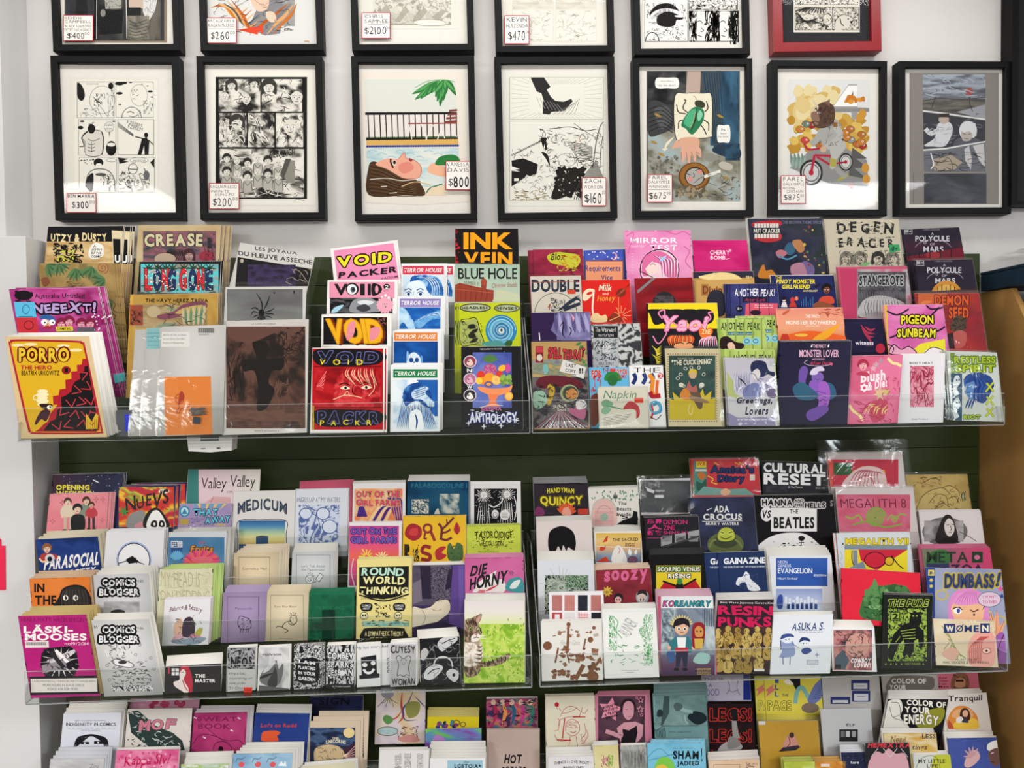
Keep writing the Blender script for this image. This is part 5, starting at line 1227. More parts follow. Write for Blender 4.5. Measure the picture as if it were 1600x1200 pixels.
def z(a):
    a.r(40,190,265,360,'3a4aa0');a.n(48,200,245,262,blotch(56,3,'34459a','4a5cb4','3d4ea6'),7);a.r(48,255,250,360,'7c4f5c');a.r(52,262,242,360,'e0936c');a.t(48,282,232,322,'Requirements','2a3572',1);a.t(130,332,190,358,'Vice','2a3572',1)
    a.e(198,235,17,19,'d9a0a8');a.e(191,232,15,17,'3f50a8');R = random.Random(4)
    for k in range(16): a.star(R.uniform(55,235),R.uniform(208,252),5,'e6dff0',5)
    a.p('22305f',245,196,265,196,265,360,250,360)
bk('D','11',(42,206,262,196,262,356,46,358),'3a4aa0','blue starry booklet with an orange title panel',z)
def z(a):
    a.r(20,350,290,590,'d3221c');a.t(118,382,188,416,'Milk','f0dcc0',1,it=.2,jit=.3);a.t(138,422,168,436,'and','f0dcc0',0,jit=.3);a.t(110,440,205,482,'Honey','e8963c',1,it=.2,jit=.4,dy=-6);a.t(140,374,175,384,'Drawing','e9a070',0)
    a.sp('e8d3b4',35,430,60,405,95,408,92,430,55,465,35,460);a.e(70,428,16,8,'d3221c',-20);a.s_('f2e6d2',8,92,425,86,500,90,545);a.s_('e8963c',3,222,440,222,520,228,560)
    a.e(235,425,27,22,'7a2c1e',-35);a.l('7a2c1e',8,250,410,285,378)
    for k in range(4): a.s_('b35a34',2,215+k*9,440-k*6,228+k*9,428-k*8,240+k*8,410-k*4)
    a.sp('e8c894',80,545,110,530,130,545,155,540,160,575,85,578);a.rays(235,545,12,48,12,2,'f0c080');a.sp('8a3020',165,560,200,530,240,560,235,578,170,578);a.l('e8b070',4,175,570,230,545)
bk('D','12',(32,360,285,355,288,580,36,582),'d3221c','red booklet with a milk bottle and honey dipper',z,gloss=1)
def z(a):
    a.n(80,580,345,812,swirl(4,'dcdcda','3c3c40',5,.6),5);a.r(90,592,222,806,'b9bcc0');a.r(92,598,218,660,'202024');a.t(100,604,206,636,'The Wayward','dcdcd8',1,jit=.5);a.t(118,640,196,655,'INVITATION','dcdcd8',0,jit=.4)
    a.r(92,662,218,802,'c6cacd');a.scrib(98,668,212,780,'26262a',4,70,.22,6);a.e(160,715,22,30,'dcdcdc');a.scrib(140,690,180,740,'26262a',3,14,.4,8);a.t(118,786,196,800,'ADULTS ONLY','2a2a2e',1)
bk('D','13',(80,592,338,582,342,806,84,810),'3c3c40','grey bagged booklet with a silver swirl and inset panel',z,sl=6)
def z(a):
    a.r(60,810,290,1115,'63b0d6');a.t(80,826,132,866,'FOR','cf2f3a',2,jit=.3,out='f0e8e0',ow=2);a.t(138,818,172,842,'THE','8a1a2a',1);a.e(184,828,9,8,'d8323a');a.e(198,828,9,8,'d8323a');a.p('d8323a',176,831,206,831,191,846);a.t(212,822,268,850,'DYCK','d8323a',2,jit=.3,out='f0e8e0',ow=2);a.sp('2f7a3a',150,882,165,840,215,840,235,882);a.e(190,880,26,30,'2b6a36');a.scrib(80,840,130,1000,'c8404a',7,24,.25,4);a.sp('6b3a2c',70,990,110,950,130,1040,110,1110,75,1110);a.t(222,852,262,870,'COMIX','c22a34',1)
bk('D','14',(68,816,280,811,280,1108,76,1112),'63b0d6','sky blue comic with red letters tucked behind the smallest card',z,name='comic_book',off=-.006)
def z(a):
    a.r(270,800,470,1120,'e4e2e0');
    for k,c in enumerate('THE'): a.t(302+k*50,815,340+k*50,840,c,'2a2a30',0)
    a.e(440,858,15,15,'c22a34');a.t(432,848,450,868,'2','eee',1)
    for x,c in ((300,'22306c'),(352,'2c3c74'),(392,'3a4a70')): a.s_(c,20,x,845,x+10,870,x-5,900)
    a.s_('e08a2c',22,380,850,400,880,395,930,410,970);a.s_('d4622a',16,425,880,420,930,425,975);a.s_('a8242c',24,385,940,400,965,440,960);a.s_('3f8fb8',16,400,1010,430,1000,440,1040,400,1055);a.s_('c8343a',10,390,1000,400,1040,392,1080);a.o(412,1020,26,30,8,'57a8c8');a.s_('222',4,385,1070,420,1084,445,1060)
bk('D','14',(282,806,462,800,460,1112,284,1116),'e4e2e0','white comic with warped orange and navy limbs',z,name='comic_book',off=-.003)
def z(a):
    a.r(112,910,380,1125,'e6dfca');a.t(142,934,316,988,'Napkin','4a8a66',0,it=.25);a.leaf(130,1000,195,1005,44,'7fb08c');a.leaf(130,1045,185,1030,40,'8fbc9a');a.leaf(150,1010,255,1035,8,'5b9a70');a.sp('c23a3e',245,1030,280,990,325,1015,332,1060,315,1080,312,1040,285,1030);a.p('ece6d6',132,1068,305,1040,312,1118,134,1120)
    for k in range(6): a.l('55504a',1.6,142,1078+k*8-k*.4,290-k*8,1056+k*9)
def tg(a): a.r(304,972,350,998,'e84028')
bk('D','14',(116,924,372,918,376,1120,120,1124),'e6dfca','small cream card with green italic title and orange sticker',z,1,(6,-6),off=.016,sl=5,tag_=tg)
def z(a):
    a.n(250,90,612,360,blotch(57,2,'d878ac','e08ab8','e698c2'),9);a.t(284,138,528,166,'MIRROR','f4e6ec',1,sp=.12);a.t(284,178,356,188,'CHAPTER','f0dce8',0);a.t(385,176,526,204,'TEST','f4e6ec',1,sp=.12)
    a.e(435,305,104,108,'3a1c34');a.e(435,305,98,102,'ecc9d6');a.sp('d86a9c',345,330,350,250,400,212,460,215,520,270,525,340,470,340,440,280,400,270,380,330)
    for k in range(12): a.ts('f0d8e4' if k % 2 else '8f4a7c',5,400+k*11,225+k*3,440+k*8,260,450+k*7,345)
    a.p('ecd2cc',360,300,395,262,430,275,432,320,380,340);a.s_('5a2a4c',3,385,280,400,274,416,280);a.leaf(435,262,470,232,16,'9fc6e8');a.s_('3a1c34',4,338,315,400,345);a.s_('c85a94',4,470,105,520,120,560,105,600,130);a.s_('c85a94',4,260,130,300,115,270,220);a.s_('c85a94',4,560,180,590,210,570,260,600,300);a.lines(288,215,300,330,8,'f0dce8',2)
bk('D','11',(255,100,604,98,604,336,258,338),'e08ab8','tall pink magazine with an oval portrait in pink hair',z,name='magazine',gloss=1)
def z(a):
    a.r(300,340,630,590,'a01020');a.n(318,348,616,582,blotch(58,2,'7c0a16','9c0f1e','b21a28'),9);a.e(460,480,62,62,'2a2428');a.n(412,440,508,478,blotch(59,3,'2a2428','5c5458','3a3438'),5);a.p('8f9094',320,412,395,350,414,350,322,428);a.t(332,400,404,410,'A COMIC','444',0,rot=-38)
bk('D','12',(318,350,618,344,612,578,306,582),'a01020','dark red bagged booklet with a grey corner ribbon',z,sl=8,off=.004)
def z(a):
    a.n(605,145,905,318,blotch(60,2,'b0105c','c01a68','cc2a74'),9);a.t(698,204,800,226,'CHERRY','f2dbe6',1);a.t(700,232,778,252,'BOMB','f2dbe6',1);a.l('f2dbe6',3,782,250,800,246);a.star(802,205,12,'e8a0b8',8,.4)
bk('D','11',(611,152,898,150,899,312,613,314),'c01a68','glossy magenta landscape booklet with tiny white title',z,gloss=1)
def z(a):
    a.r(610,305,945,545,'b08a4c');a.p('2c2a3c',610,312,940,308,940,345,610,350);a.sp('e2c98a',640,345,680,330,760,318,830,330,870,360,850,370,700,360);a.p('c49a58',625,360,930,352,925,545,628,545);a.r(652,380,690,440,'a5703a');a.t(660,388,760,432,'Divin','7a3a22',2);a.t(716,450,742,466,'the','2a2022',1);a.sp('2a2834',680,470,700,420,740,410,772,440,772,540,690,540);a.s_('e6d6a0',5,640,340,700,345,720,320)
    for x in (815,900): a.t(x-14,336,x+18,352,'18+','e0c890',1)
bk('D','12',(614,316,936,311,932,540,620,545),'b08a4c','ochre book with ornate dark frame beside the navy comics',z,name='book',off=-.004)
def z(a):
    a.r(780,370,1060,550,'2a2c56');a.n(795,378,1055,545,blotch(62,2,'23244a','33356a','3c3f78'),8);a.t(826,402,1036,446,'ANOTHER PEAK!','e8e6ee',1,jit=.35,it=.1);a.r(866,446,998,476,'221c34');a.t(880,452,985,470,'After Dark','c23a5c',0,it=.2,jit=.3);a.e(850,508,18,18,'15152a');a.t(838,500,862,514,'18+','ccc',1);a.p('d8586c',880,545,884,485,905,478,1050,480,1052,545);a.lines(930,484,1024,506,2,'f0e0e4',3);a.e(935,528,28,14,'2a1c2c')
    for k in range(5): a.s_('1b1c3e',4,800+k*50,380,806+k*50,545)
bk('D','12',(792,380,1055,375,1056,542,796,545),'2a2c56','navy comic with white brush lettering and red panel',z,1,(-16,2),name='comic_book',off=.008)
def z(a):
    a.r(370,475,755,805,'17151a');a.r(376,478,748,612,'ecd21c')
    for x in (388,440,500,570,640): a.sp('17151a',x,545,x-14,515,x+20,510,x+60,515,x+80,545,x+66,580,x+20,590)
    a.t(400,520,700,576,'YURI','17151a',2,jit=.2);a.t(450,545,690,625,'Yaoi','f0b0c8',2,it=.25,out='d0508c',ow=4);a.s_('e88ab4',7,450,560,430,530,460,515,470,560,540,600);a.s_('e88ab4',7,640,610,700,560,690,530,715,525);a.s_('e88ab4',6,400,650,430,690,470,640,480,610,640,600)
    a.sp('e8702a',640,620,660,605,676,618,700,605,712,630,680,670,650,655);a.t(655,615,700,640,'ZINE','ffe0a0',1)
    for k in range(13): a.ts('f08a4c' if k % 2 else 'e05a2c',9,490+k*9,700,480+k*11,665,500+k*8,645)
    for k in range(10): a.ts('e8d83a',5,395+k % 5*12,700+k*9,420,720+k*8,445,700+k*10)
    for k in range(9): a.ts('e88ab4' if k % 2 else 'f0d0dc',6,640+k*12,705,650+k*10,670,700+k*3,650)
    a.sp('e8a06c',515,712,525,685,575,680,600,690,605,712);a.s_('17151a',5,520,690,545,684,560,692);a.s_('17151a',5,575,692,590,684,604,690)
bk('D','13',(376,482,746,478,748,800,378,802),'17151a','black and yellow comic with looping pink script title',z,1,(3,-3),name='comic_book',gloss=1)
def peak(x,y):
    def f(a):
        a.n(725+x,545+y,1000+x,1110,blotch(63,3,'a9bf62','b8cc70','9ab356'),9);a.t(754+x,578+y,966+x,622+y,'ANOTHER PEAK!','1a1c20',1,jit=.35,it=.1);a.r(788+x,628+y,928+x,646+y,'2f6f78');a.t(796+x,633+y,920+x,642+y,'A 3GITCH Fan-Comic Collection','e8efe8',0)
        for k in range(6): a.s_('8aa04a',8,745+x+k*44,560+y,738+x+k*46,720+y)
        a.sp('2a1a1c',748+x,700+y,755+x,660+y,790+x,652+y,830+x,680+y,872+x,690+y,860+x,718+y,760+x,718+y);a.sp('e8c0a8',790+x,690+y,815+x,684+y,830+x,716+y,795+x,716+y)
        for q in (890,935): a.sp('8ecbd6',q+x-22,675+y,q+x,655+y,q+x+24,668+y,q+x+18,694+y,q+x-14,694+y);a.o(q+x,676+y,12,10,4,'3a6c7c')
    return f
bk('D','13',(736,560,986,553,990,715,738,718),'a9bf62','lime green comic with black brush lettering',peak(0,0),1,(74,-9),name='comic_book')
bk('D','14',(784,722,1046,716,1046,1104,786,1108),'b4c86a','lime green comic behind the grey kissing couple booklet',peak(58,168),name='comic_book',off=-.006)
def z(a):
    a.n(780,756,1050,1120,blotch(64,2,'e0dedd','d8d4da','cfcbd6'),8);a.p('b9c47a',785,830,800,860,880,960,850,980,785,960)
    a.sp('232a52',910,800,935,778,985,785,1005,830,1040,840,1040,870,1000,850,960,870,915,840);a.sp('c9c4d6',930,870,990,865,1040,880,1045,960,960,960,920,920);a.sp('eae4e4',915,845,945,820,960,850,940,880);a.sp('d2cfe0',820,900,830,850,870,830,910,840,915,900,880,960,830,950);a.sp('7d86b4',870,930,920,895,960,910,950,980,880,975);a.sp('6d5f80',985,900,1040,930,1040,970,1000,965)
    for k in range(10): a.ts('5a5f8c',3,825+k*9,845-k,830+k*8,890,825+k*7,950)
    a.s_('333a60',3,905,845,930,850,945,880);a.ts('25282e',8,845,868,865,882,890,910);a.scrib(920,860,1040,960,'6a6f9c',2.5,18,.3,4);a.r(1008,778,1040,808,'d8d8dc');a.lines(1010,780,1038,806,4,'555',2)
    a.t(838,968,1022,1012,'Greetings,','232a44',2,it=.25,out='e8e4ea',ow=4,jit=.2);a.t(880,1018,1002,1062,'Lovers','232a44',2,it=.25,out='e8e4ea',ow=4,jit=.2);a.p('9a93b8',788,1050,840,1075,1030,1072,1040,1118,788,1118);a.lines(840,1080,1030,1092,1,'e0dcea',5);a.blobs(850,1095,1000,1112,['d8d2e2'],5,8,14,3,1)
bk('D','14',(784,768,1044,760,1042,1114,790,1118),'dcd9de','pale lilac bagged booklet showing a couple embracing',z,1,(-6,3),off=.012,sl=6)
def z(a):
    a.r(465,710,760,1120,'dccfa4');a.r(484,752,726,1086,'2f4a44');a.n(486,754,724,930,blotch(65,2,'2a423e','3a564e','31504a'),7)
    for i in range(28): a.e(480,745+i*12.8,2.8,2.8,'8a2c24');a.e(732,745+i*12.8,2.8,2.8,'8a2c24')
    for i in range(21): a.e(480+i*12.6,744,2.8,2.8,'8a2c24');a.e(480+i*12.6,1095,2.8,2.8,'8a2c24')
    a.t(498,776,708,804,'"THE CUCKENING"','ece4cc',2,dy=-8);a.t(530,764,610,772,'BEHIND THE','c8c4a8',0)
    a.p('d6bc2a',486,1086,486,975,510,985,502,940,540,975,556,930,580,970,640,960,660,925,670,965,706,935,700,980,724,972,724,1086)
    a.sp('d98a3a',540,965,560,925,600,925,620,960,580,985);a.sp('6a5444',590,930,640,940,660,1010,640,1030,605,970);a.sp('9a7a5c',600,960,680,985,685,1000,600,985);a.sp('b86a5c',578,930,590,885,618,890,630,940);a.e(608,852,20,22,'d8b48c');a.sp('e0c23a',585,850,595,825,625,826,628,850,608,838);a.sp('2a4a4c',592,885,610,872,625,900,605,915)
    for x,y in ((560,910),(650,912),(545,850),(570,820),(640,815),(665,850),(600,815),(530,870)): a.o(x,y,9,7,3,'dfe0cc',rot=x)
    a.e(548,905,13,12,'e0dcc8');a.e(655,905,13,12,'e0dcc8');a.s_('e8dc9a',4,595,1000,585,1040,600,1060,610,1020)
bk('D','14',(472,720,754,712,750,1114,474,1118),'dccfa4','cream bordered comic, green over yellow burst with falling figure',z,1,(14,1),name='comic_book',sl=7)
def z(a):
    a.n(900,30,1300,340,blotch(66,3,'1e2036','2c2f48','3a3c50','26342e'),9)
    a.sp('c8323a',925,60,990,50,1060,50,1062,75,925,80);a.sp('c8323a',925,140,1000,120,1066,118,1062,150,990,162)
    for k in range(8): a.r(930+k*16,64,943+k*16,88,'ece8e0');a.r(930+k*16,116,943+k*16,140,'ece8e0')
    a.r(922,86,1066,118,'1a1a22');a.t(926,90,1064,114,'NUT CRACKER','ece8e0',2,sp=.05);a.t(1074,50,1290,66,'THE BROWN THEME SPECIES','7a7c98',1)
    a.sp('d8882c',950,345,965,290,980,280,990,310,1020,305,1040,345);a.sp('3a6a86',1085,200,1105,165,1130,170,1140,210,1110,230);a.sp('c97a86',1040,215,1070,200,1100,220,1060,245);a.sp('7d6aa0',1150,300,1190,260,1240,290,1230,340,1150,340);a.sp('c88a5a',1125,160,1170,150,1190,200,1160,215);a.blobs(1180,60,1290,330,['d8a05a','9c3a4a','d8c04a','5a7a5a'],20,4,9,6);a.sp('c0889c',1120,285,1180,270,1200,340,1130,340);a.s_('5aa0c4',8,1050,230,1100,250,1150,230)
bk('D','11',(908,40,1297,36,1298,336,912,338),'24263c','dark bagged comic with red grinning teeth emblem',z,1,(-8,-4),name='comic_book',sl=9)
def z(a):
    a.n(-120,328,222,505,blotch(67,2,'181c44','232a5c','1d2350'),8);a.t(-96,338,-60,352,'THE','e0cc3a',1,it=.15);a.t(-90,354,112,378,'PINOY MONSTER','e6d23c',2,it=.15);a.t(-60,382,86,404,'GIRLFRIEND','e6d23c',2,it=.15);a.t(48,410,126,420,'ANTHOLOGY','e0d88a',1,it=.15)
    a.face(172,408,22,'7a4630','1a1216','1a1216',3);a.sp('c84a34',130,470,150,445,200,445,210,480,160,480);a.sp('8a4e34',100,500,130,470,180,480,210,500);a.sp('1f1a2c',105,390,140,380,120,400)
    a.e(-50,460,10,12,'e8c8b0');a.p('ddd',-58,474,-40,474,-32,500,-66,500);a.sp('1a1626',-62,462,-56,446,-42,446,-38,460);a.e(-6,462,12,14,'c23a34');a.p('c23a34',-26,500,-14,474,6,474,18,500);a.e(15,455,9,11,'e07a5a')
    for k in range(6): a.l('3a78b4',3,40+k*12,470-k % 3*12,40+k*12,498)
bk('E','12',(-115,336,217,333,220,500,-112,502),'1d2350','navy comic with yellow lettering and an orange clad woman',z,1,(4,-4),name='comic_book',spine='e0cc3a')
def z(a):
    a.n(-95,500,270,670,grad('e08a74','e89a7c','e8a07a','e07a3a'),8);a.t(-40,570,222,590,'MONSTER BOYFRIEND','f4e8dc',1,sp=.06);a.t(62,538,138,556,'THE PINOY','f4e8dc',1);a.t(64,594,136,602,'ANTHOLOGY','f4e8dc',0);a.sp('e8622a',-60,670,20,630,120,625,260,650,268,670);a.sp('f0a62c',100,668,150,630,210,600,240,590,200,640,160,668);a.scrib(130,505,265,545,'a8402a',4,24,.25,4);a.p('c23a2a',-70,670,-60,640,-30,640,-20,670);a.e(40,645,34,8,'f0b84a');a.leaf(-60,540,-20,515,14,'c25a3c')
bk('E','13',(-88,510,262,503,266,664,-86,668),'e28c72','salmon sunset comic with thin white lettering',z,1,(4,-3),name='comic_book',spine='c24a34')
def z(a):
    a.n(-100,668,312,1112,blotch(68,2,'14122a','1c1836','191530'),9);a.t(102,694,170,712,'THE PINOY','d8a8c0',1);a.t(30,722,236,760,'MONSTER LOVER','d8a8c0',1,sp=.05);a.t(96,766,162,776,'ANTHOLOGY','d8a8c0',1);a.t(84,782,196,802,'After Dark','c22c4c',1,it=.3,jit=.3);a.o(130,788,74,18,3,'b8a8c0',a0=20,a1=220);a.leaf(92,710,98,692,8,'ddd');a.leaf(180,710,184,692,8,'ddd');a.e(196,796,8,7,'d85a7c')
    a.sp('6a4a9c',30,830,55,805,75,830,62,900,90,950,60,960,28,900);a.sp('8456b4',95,880,150,890,190,900,200,960,150,985,100,960,80,910);a.sp('2a5a74',-5,920,40,890,90,920,130,960,90,985,20,975);a.sp('285878',140,900,200,900,222,960,170,980);a.sp('9a5ab8',130,900,170,890,190,940,180,1010,140,1050,110,1060,130,1000);a.sp('6a4a9c',75,1040,160,1010,180,1040,110,1090,70,1080);a.e(125,865,32,28,'7a5aa8');a.sp('cfc4dc',85,850,100,820,145,808,160,830,130,835,120,850);a.s_('4a3280',3,110,872,125,878,138,870)
    for k in range(4): a.s_('4a2f78',3,90+k*22,960+k*16,120+k*16,940+k*20,170,950+k*20)
bk('E','14',(-72,680,306,676,276,1108,-92,1112),'17142c','black glossy comic showing a purple seated embrace',z,3,(-3,-3),name='book',gloss=1,yaw=-10)
def z(a):
    a.r(165,35,570,335,'ddd2ba')
    for r_,(y0,y1,s) in enumerate(((52,122,'DEGEN'),(134,192,'ERACER'))):
        a.t(222+r_*8,y0,524,y1,s,'26282a',2,jit=.8,sp=.35);a.scrib(222,y0,524,y1,'26282a',4,46,.07,r_)
        a.scrib(222,y0,524,y1,'ddd2ba',2.5,40,.07,r_+9)
    for x in (275,345,440,515): a.face(x,250,28,'d8cdb4','8d877a' if x != 440 else '3a3834','222',3,1);a.scrib(x-38,205,x+38,285,'3a3834',3,26,.35,x)
    a.p('3fae6c',495,175,548,172,555,205,500,218);a.t(504,186,542,206,'18+','123',1,it=.2);a.leaf(350,285,400,268,20,'7fbf7a')
bk('E','11',(172,42,564,41,566,336,174,338),'ddd2ba','cream bagged comic with furry lettering and long haired faces',z,name='comic_book',sl=8)
def z(a):
    a.r(235,280,615,560,'dc5a7c');a.p('d4426c',242,300,330,300,330,560,242,560);a.n(330,302,612,556,blotch(69,3,'d86a88','c8c0c4','9a949c','e08aa0'),8);a.r(335,316,585,556,'5a585e');a.n(338,318,582,552,blotch(70,3,'4a484e','6a686e','3a383e'),7)
    a.t(342,332,570,388,'STANGEROTE','2a2a2e',2,out='c9c8cc',ow=5,jit=.3);a.lines(352,390,560,410,2,'a9a8ae',3);a.sp('c9c6c6',350,552,352,480,400,445,470,440,540,460,585,490,585,552)
    for k in range(12): a.ts('4a484c',4,380+k*14,460-k,370+k*16,500,380+k*14,550)
    for k in range(18): a.l('77757b',2.5,340+k*14,420,345+k*14,455)
bk('E','12',(242,292,605,287,612,556,240,558),'dc5a7c','hot pink bagged comic with grey stone lettering',z,1,(4,-3),name='comic_book',sl=10,off=.004)
def z(a):
    a.r(260,555,480,740,'1e1a34');a.n(265,560,476,736,blotch(71,2,'1a1730','252040'),8)
    for p_ in ((350,590,380,630,428,640),(355,610,385,650,420,655),(365,630,390,660,410,690),(370,600,400,620,425,610)): a.ts('a8324c',12,*p_)
    a.t(322,676,416,696,'witness','e6e2ea',1,sp=.06);a.e(452,715,24,26,'b02840');a.lines(375,700,416,704,1,'8a4a6a',2)
bk('E','13',(266,562,472,558,476,735,268,738),'1e1a34','dark indigo booklet with red streaks and tiny title',z)
def z(a):
    a.n(270,742,575,1114,blotch(72,2,'d8688c','d0607f','dc7496'),9);a.t(350,838,478,894,'Blush','f2dfe4',2,dy=-14);a.t(386,890,486,936,'& Die!','f2dfe4',2,dy=-22);a.star(368,920,24,'f2dfe4',6,.7);a.e(368,920,8,8,'c8506c')
    a.face(362,805,24,'e6a0a8','a83048','7a2438',3,0);a.sp('b84058',325,850,350,835,385,840,390,860);a.s_('ecd89a',14,490,765,515,790,540,795,560,808);a.s_('ecd89a',14,290,1010,310,1040,340,1060,360,1090)
    for x,y,c in ((430,800,'c8a0a8'),(415,820,'e0a8b4'),(455,780,'b88a9c')): a.star(x,y,20,c,5)
    a.sp('c24c64',400,1010,440,980,490,990,480,1060,430,1100,400,1080);a.star(450,950,40,'d8b48c',7);a.star(480,940,26,'c8b070',6)
    for k in range(9): a.ts('e8c07a' if k % 3 else 'b83a54',7,350+k*16,1060,380+k*12,1010+k*4,420+k*10,985+k % 3*20)
    a.scrib(310,990,520,1100,'b23a58',4,36,.2,3);a.scrib(460,850,550,980,'c05070',5,16,.25,4)
BLD = bk('E','14',(306,758,570,746,540,1106,274,1110),'d6668a','rose pink comic with a white outlined exclamation title',z,1,(-3,-3),name='comic_book',yaw=-18,lean=16,off=.008)
def z(a):
    a.r(530,735,795,1115,'e3e0e3');a.t(604,786,726,796,'BODY HEAT','2c2a30',1,sp=.1);a.t(612,1079,700,1087,'ADULTS ONLY','3a383c',0,sp=.1);a.r(606,806,730,1020,'d8849a');a.n(607,807,728,1019,blotch(73,4,'c8687f','e0a0ae','d8879a',asp=1.6),5);a.scrib(608,808,728,1018,'a8324c',4,60,.3,6);a.scrib(608,808,728,1018,'8c2440',7,10,.5,7)
bk('E','14',(560,746,788,740,780,1104,540,1110),'e3e0e3','white booklet with a pink marbled centre panel',z,1,(5,-3),yaw=-8)
def poly_(y,m):
    def f(a):
        a.n(560,y-10,960,y+180,blotch(74+m,2,'201c2c','2c2438','4a2230' if not m else '2a2636'),9);x = 62*m;a.fr(576+x,y+4,618+x,y+32,3,'c8c4cc');a.t(581+x,y+9,614+x,y+24,'18+','ddd',1);a.t(674+x,y+4,762+x,y+12,'LARIS LAGOON','a8a4b0',0)
        a.t(716+x,y+22,730+x,y+36,'A','e4e0e6',0);a.t(634+x,y+40,812+x,y+70,'POLYCULE','e8e4ea',1,sp=.05);a.t(710+x,y+78,736+x,y+90,'OF','e0dce4',0);a.t(676+x,y+96,780+x,y+124,'MARS','e8e4ea',1,sp=.05);a.o(727+x,y+120,100,60,2.5,'b8a8b8',a0=200,a1=340);a.o(684+x,y+76,6,6,2,'ddd')
        if m: a.e(797,y+190,82,80,'e09a3a');a.e(797,y+200,66,70,'f0bc5a');[a.l('3a2020',4,750+k*22,y+170,750+k*22,y+140-k % 2*10) for k in range(5)];a.p('4a2424',640,y+170,960,y+150,960,y+180,640,y+180)
        else: a.p('7a2030',575,y+150,880,y+100,890,y+170,575,y+170);a.e(727,y+140,40,16,'a8323c');[a.l('2a1620',5,600+k*55,y+110,600+k*55,y+160) for k in range(5)]
    return f
bk('E','11',(576,94,874,85,880,246,580,262),'2a2032','dark maroon bagged comic with white science title, topmost',poly_(88,0),2,(4,-3),name='comic_book',sl=6)
bk('E','12',(640,256,942,249,948,416,644,420),'262232','dark bagged comic with a glowing orange planet',poly_(252,1),1,(-4,-2),name='comic_book',sl=6)
def z(a):
    a.n(640,420,1010,720,blotch(76,3,'c8402c','a82c34','8c2a34','b83a34'),9);a.p('d86a3c',648,430,800,428,800,490,648,500);a.t(735,436,912,492,'DEMON','e8622c',2,out='5a1a1c',ow=4,jit=.2);a.t(808,498,912,560,'SEED','e8622c',2,out='5a1a1c',ow=4,jit=.3);a.sp('5a4a38',815,610,835,555,870,545,900,570,890,620,850,630);a.scrib(815,550,900,630,'2e241c',4,34,.25,4);a.sp('c8605c',830,640,870,620,900,640,890,700,840,712);a.p('3a2028',800,640,830,630,840,716,795,716);a.leaf(660,480,720,470,20,'f08a4c')
bk('E','13',(650,428,976,426,998,716,654,718),'b83a34','red orange bagged comic with jagged lettering next to plywood',z,1,(5,-3),name='comic_book',sl=9,off=-.006)
def z(a):
    a.n(470,484,800,742,blotch(77,3,'c85a9c','d26aa8','dc80b4'),8);a.r(470,484,486,742,'d8b43a')
    for p_ in ((486,520,540,540,600,510),(600,560,680,570,760,500),(700,640,760,620,790,600),(500,660,560,640,600,660),(690,490,720,510,790,500)): a.s_('2a1c2c',9,*p_)
    a.t(560,540,728,590,'PIGEON','e8dc34',2,out='1c161c',ow=6,jit=.4);a.t(586,592,620,604,'IN THE','c8349c',1);a.t(540,608,740,660,'SUNBEAM','e8dc34',2,out='1c161c',ow=6,jit=.4)
    a.p('e8dc3a',600,740,660,690,788,665,790,738);a.sp('e6a8c0',500,740,520,695,560,720,600,705,640,740);a.loop('1c161c',5,500,740,520,695,560,720,600,705,640,740,570,750);a.s_('1c161c',5,486,690,520,710,515,736);a.sp('f0e8ec',680,740,720,710,770,720,785,740);a.s_('1c161c',4,680,740,720,710,770,720,785,740)
bk('E','13',(474,492,796,485,790,736,484,740),'d26aa8','pink comic with drippy yellow cartoon lettering',z,1,(4,-3),name='comic_book',off=.008,spine='d8b43a')
def z(a):
    a.r(805,720,1085,1110,'d8dcd2');a.r(815,738,1080,842,'d2dad2');a.p('7a9a3a',815,738,840,738,840,1104,815,1104);a.t(836,756,1052,792,'RESTLESS','b6cc2c',2,out='5a8028',ow=5,sp=.05);a.t(842,800,1050,838,'SPIRIT','b6cc2c',2,out='5a8028',ow=5,sp=.05);a.r(818,845,878,1102,'2d5570')
    for y in (862,980): a.sp('dfe6e4',830,y+40,840,y,860,y-5,868,y+30,850,y+60,862,y+90,836,y+95);a.e(850,y+18,5,6,'2d5570');a.e(862,y+16,4,6,'2d5570');a.s_('dfe6e4',9,826,y+60,845,y+80,835,y+110)
    a.sp('24488e',890,900,900,856,960,840,1022,860,1042,905,1020,960,990,1000,950,985,930,950)
    a.p('5f8cc4',896,900,935,885,958,900,962,945,948,985,915,980,905,962,890,945,898,925)
    for k in range(9): a.ts('2f5cab' if k % 2 else '16357a',13,935+k*8,850+k*4,950+k*11,905,940+k*10,960-k % 3*14,950+k*8,1002-k*4)
    for k in range(6): a.ts('2f5cab' if k % 2 else '16357a',12,960-k*6,846,915-k*4,858+k*5,882+k*2,880+k*9)
    for k in range(3): a.ts('24488e',10,915+k*14,975,905+k*14,1000,892+k*16,1030)
    a.s_('1a2f5c',4,905,920,920,915);a.s_('1a2f5c',4,900,945,918,942)
    for y in (895,965,1025): a.l('8aa428',11,1005,y,1042,y+46);a.l('8aa428',11,1040,y-4,1000,y+46);a.l('d6d83a',6,1005,y,1042,y+46);a.l('d6d83a',6,1040,y-4,1000,y+46)
    a.t(884,1062,972,1082,'RIOT','b6cc2c',2,out='5a8028',ow=4)
bk('E','14',(814,737,1080,730,1075,1104,812,1106),'d8dcd2','green and blue bagged comic with a dreadlocked head',z,2,(-7,-1),name='comic_book',sl=6)
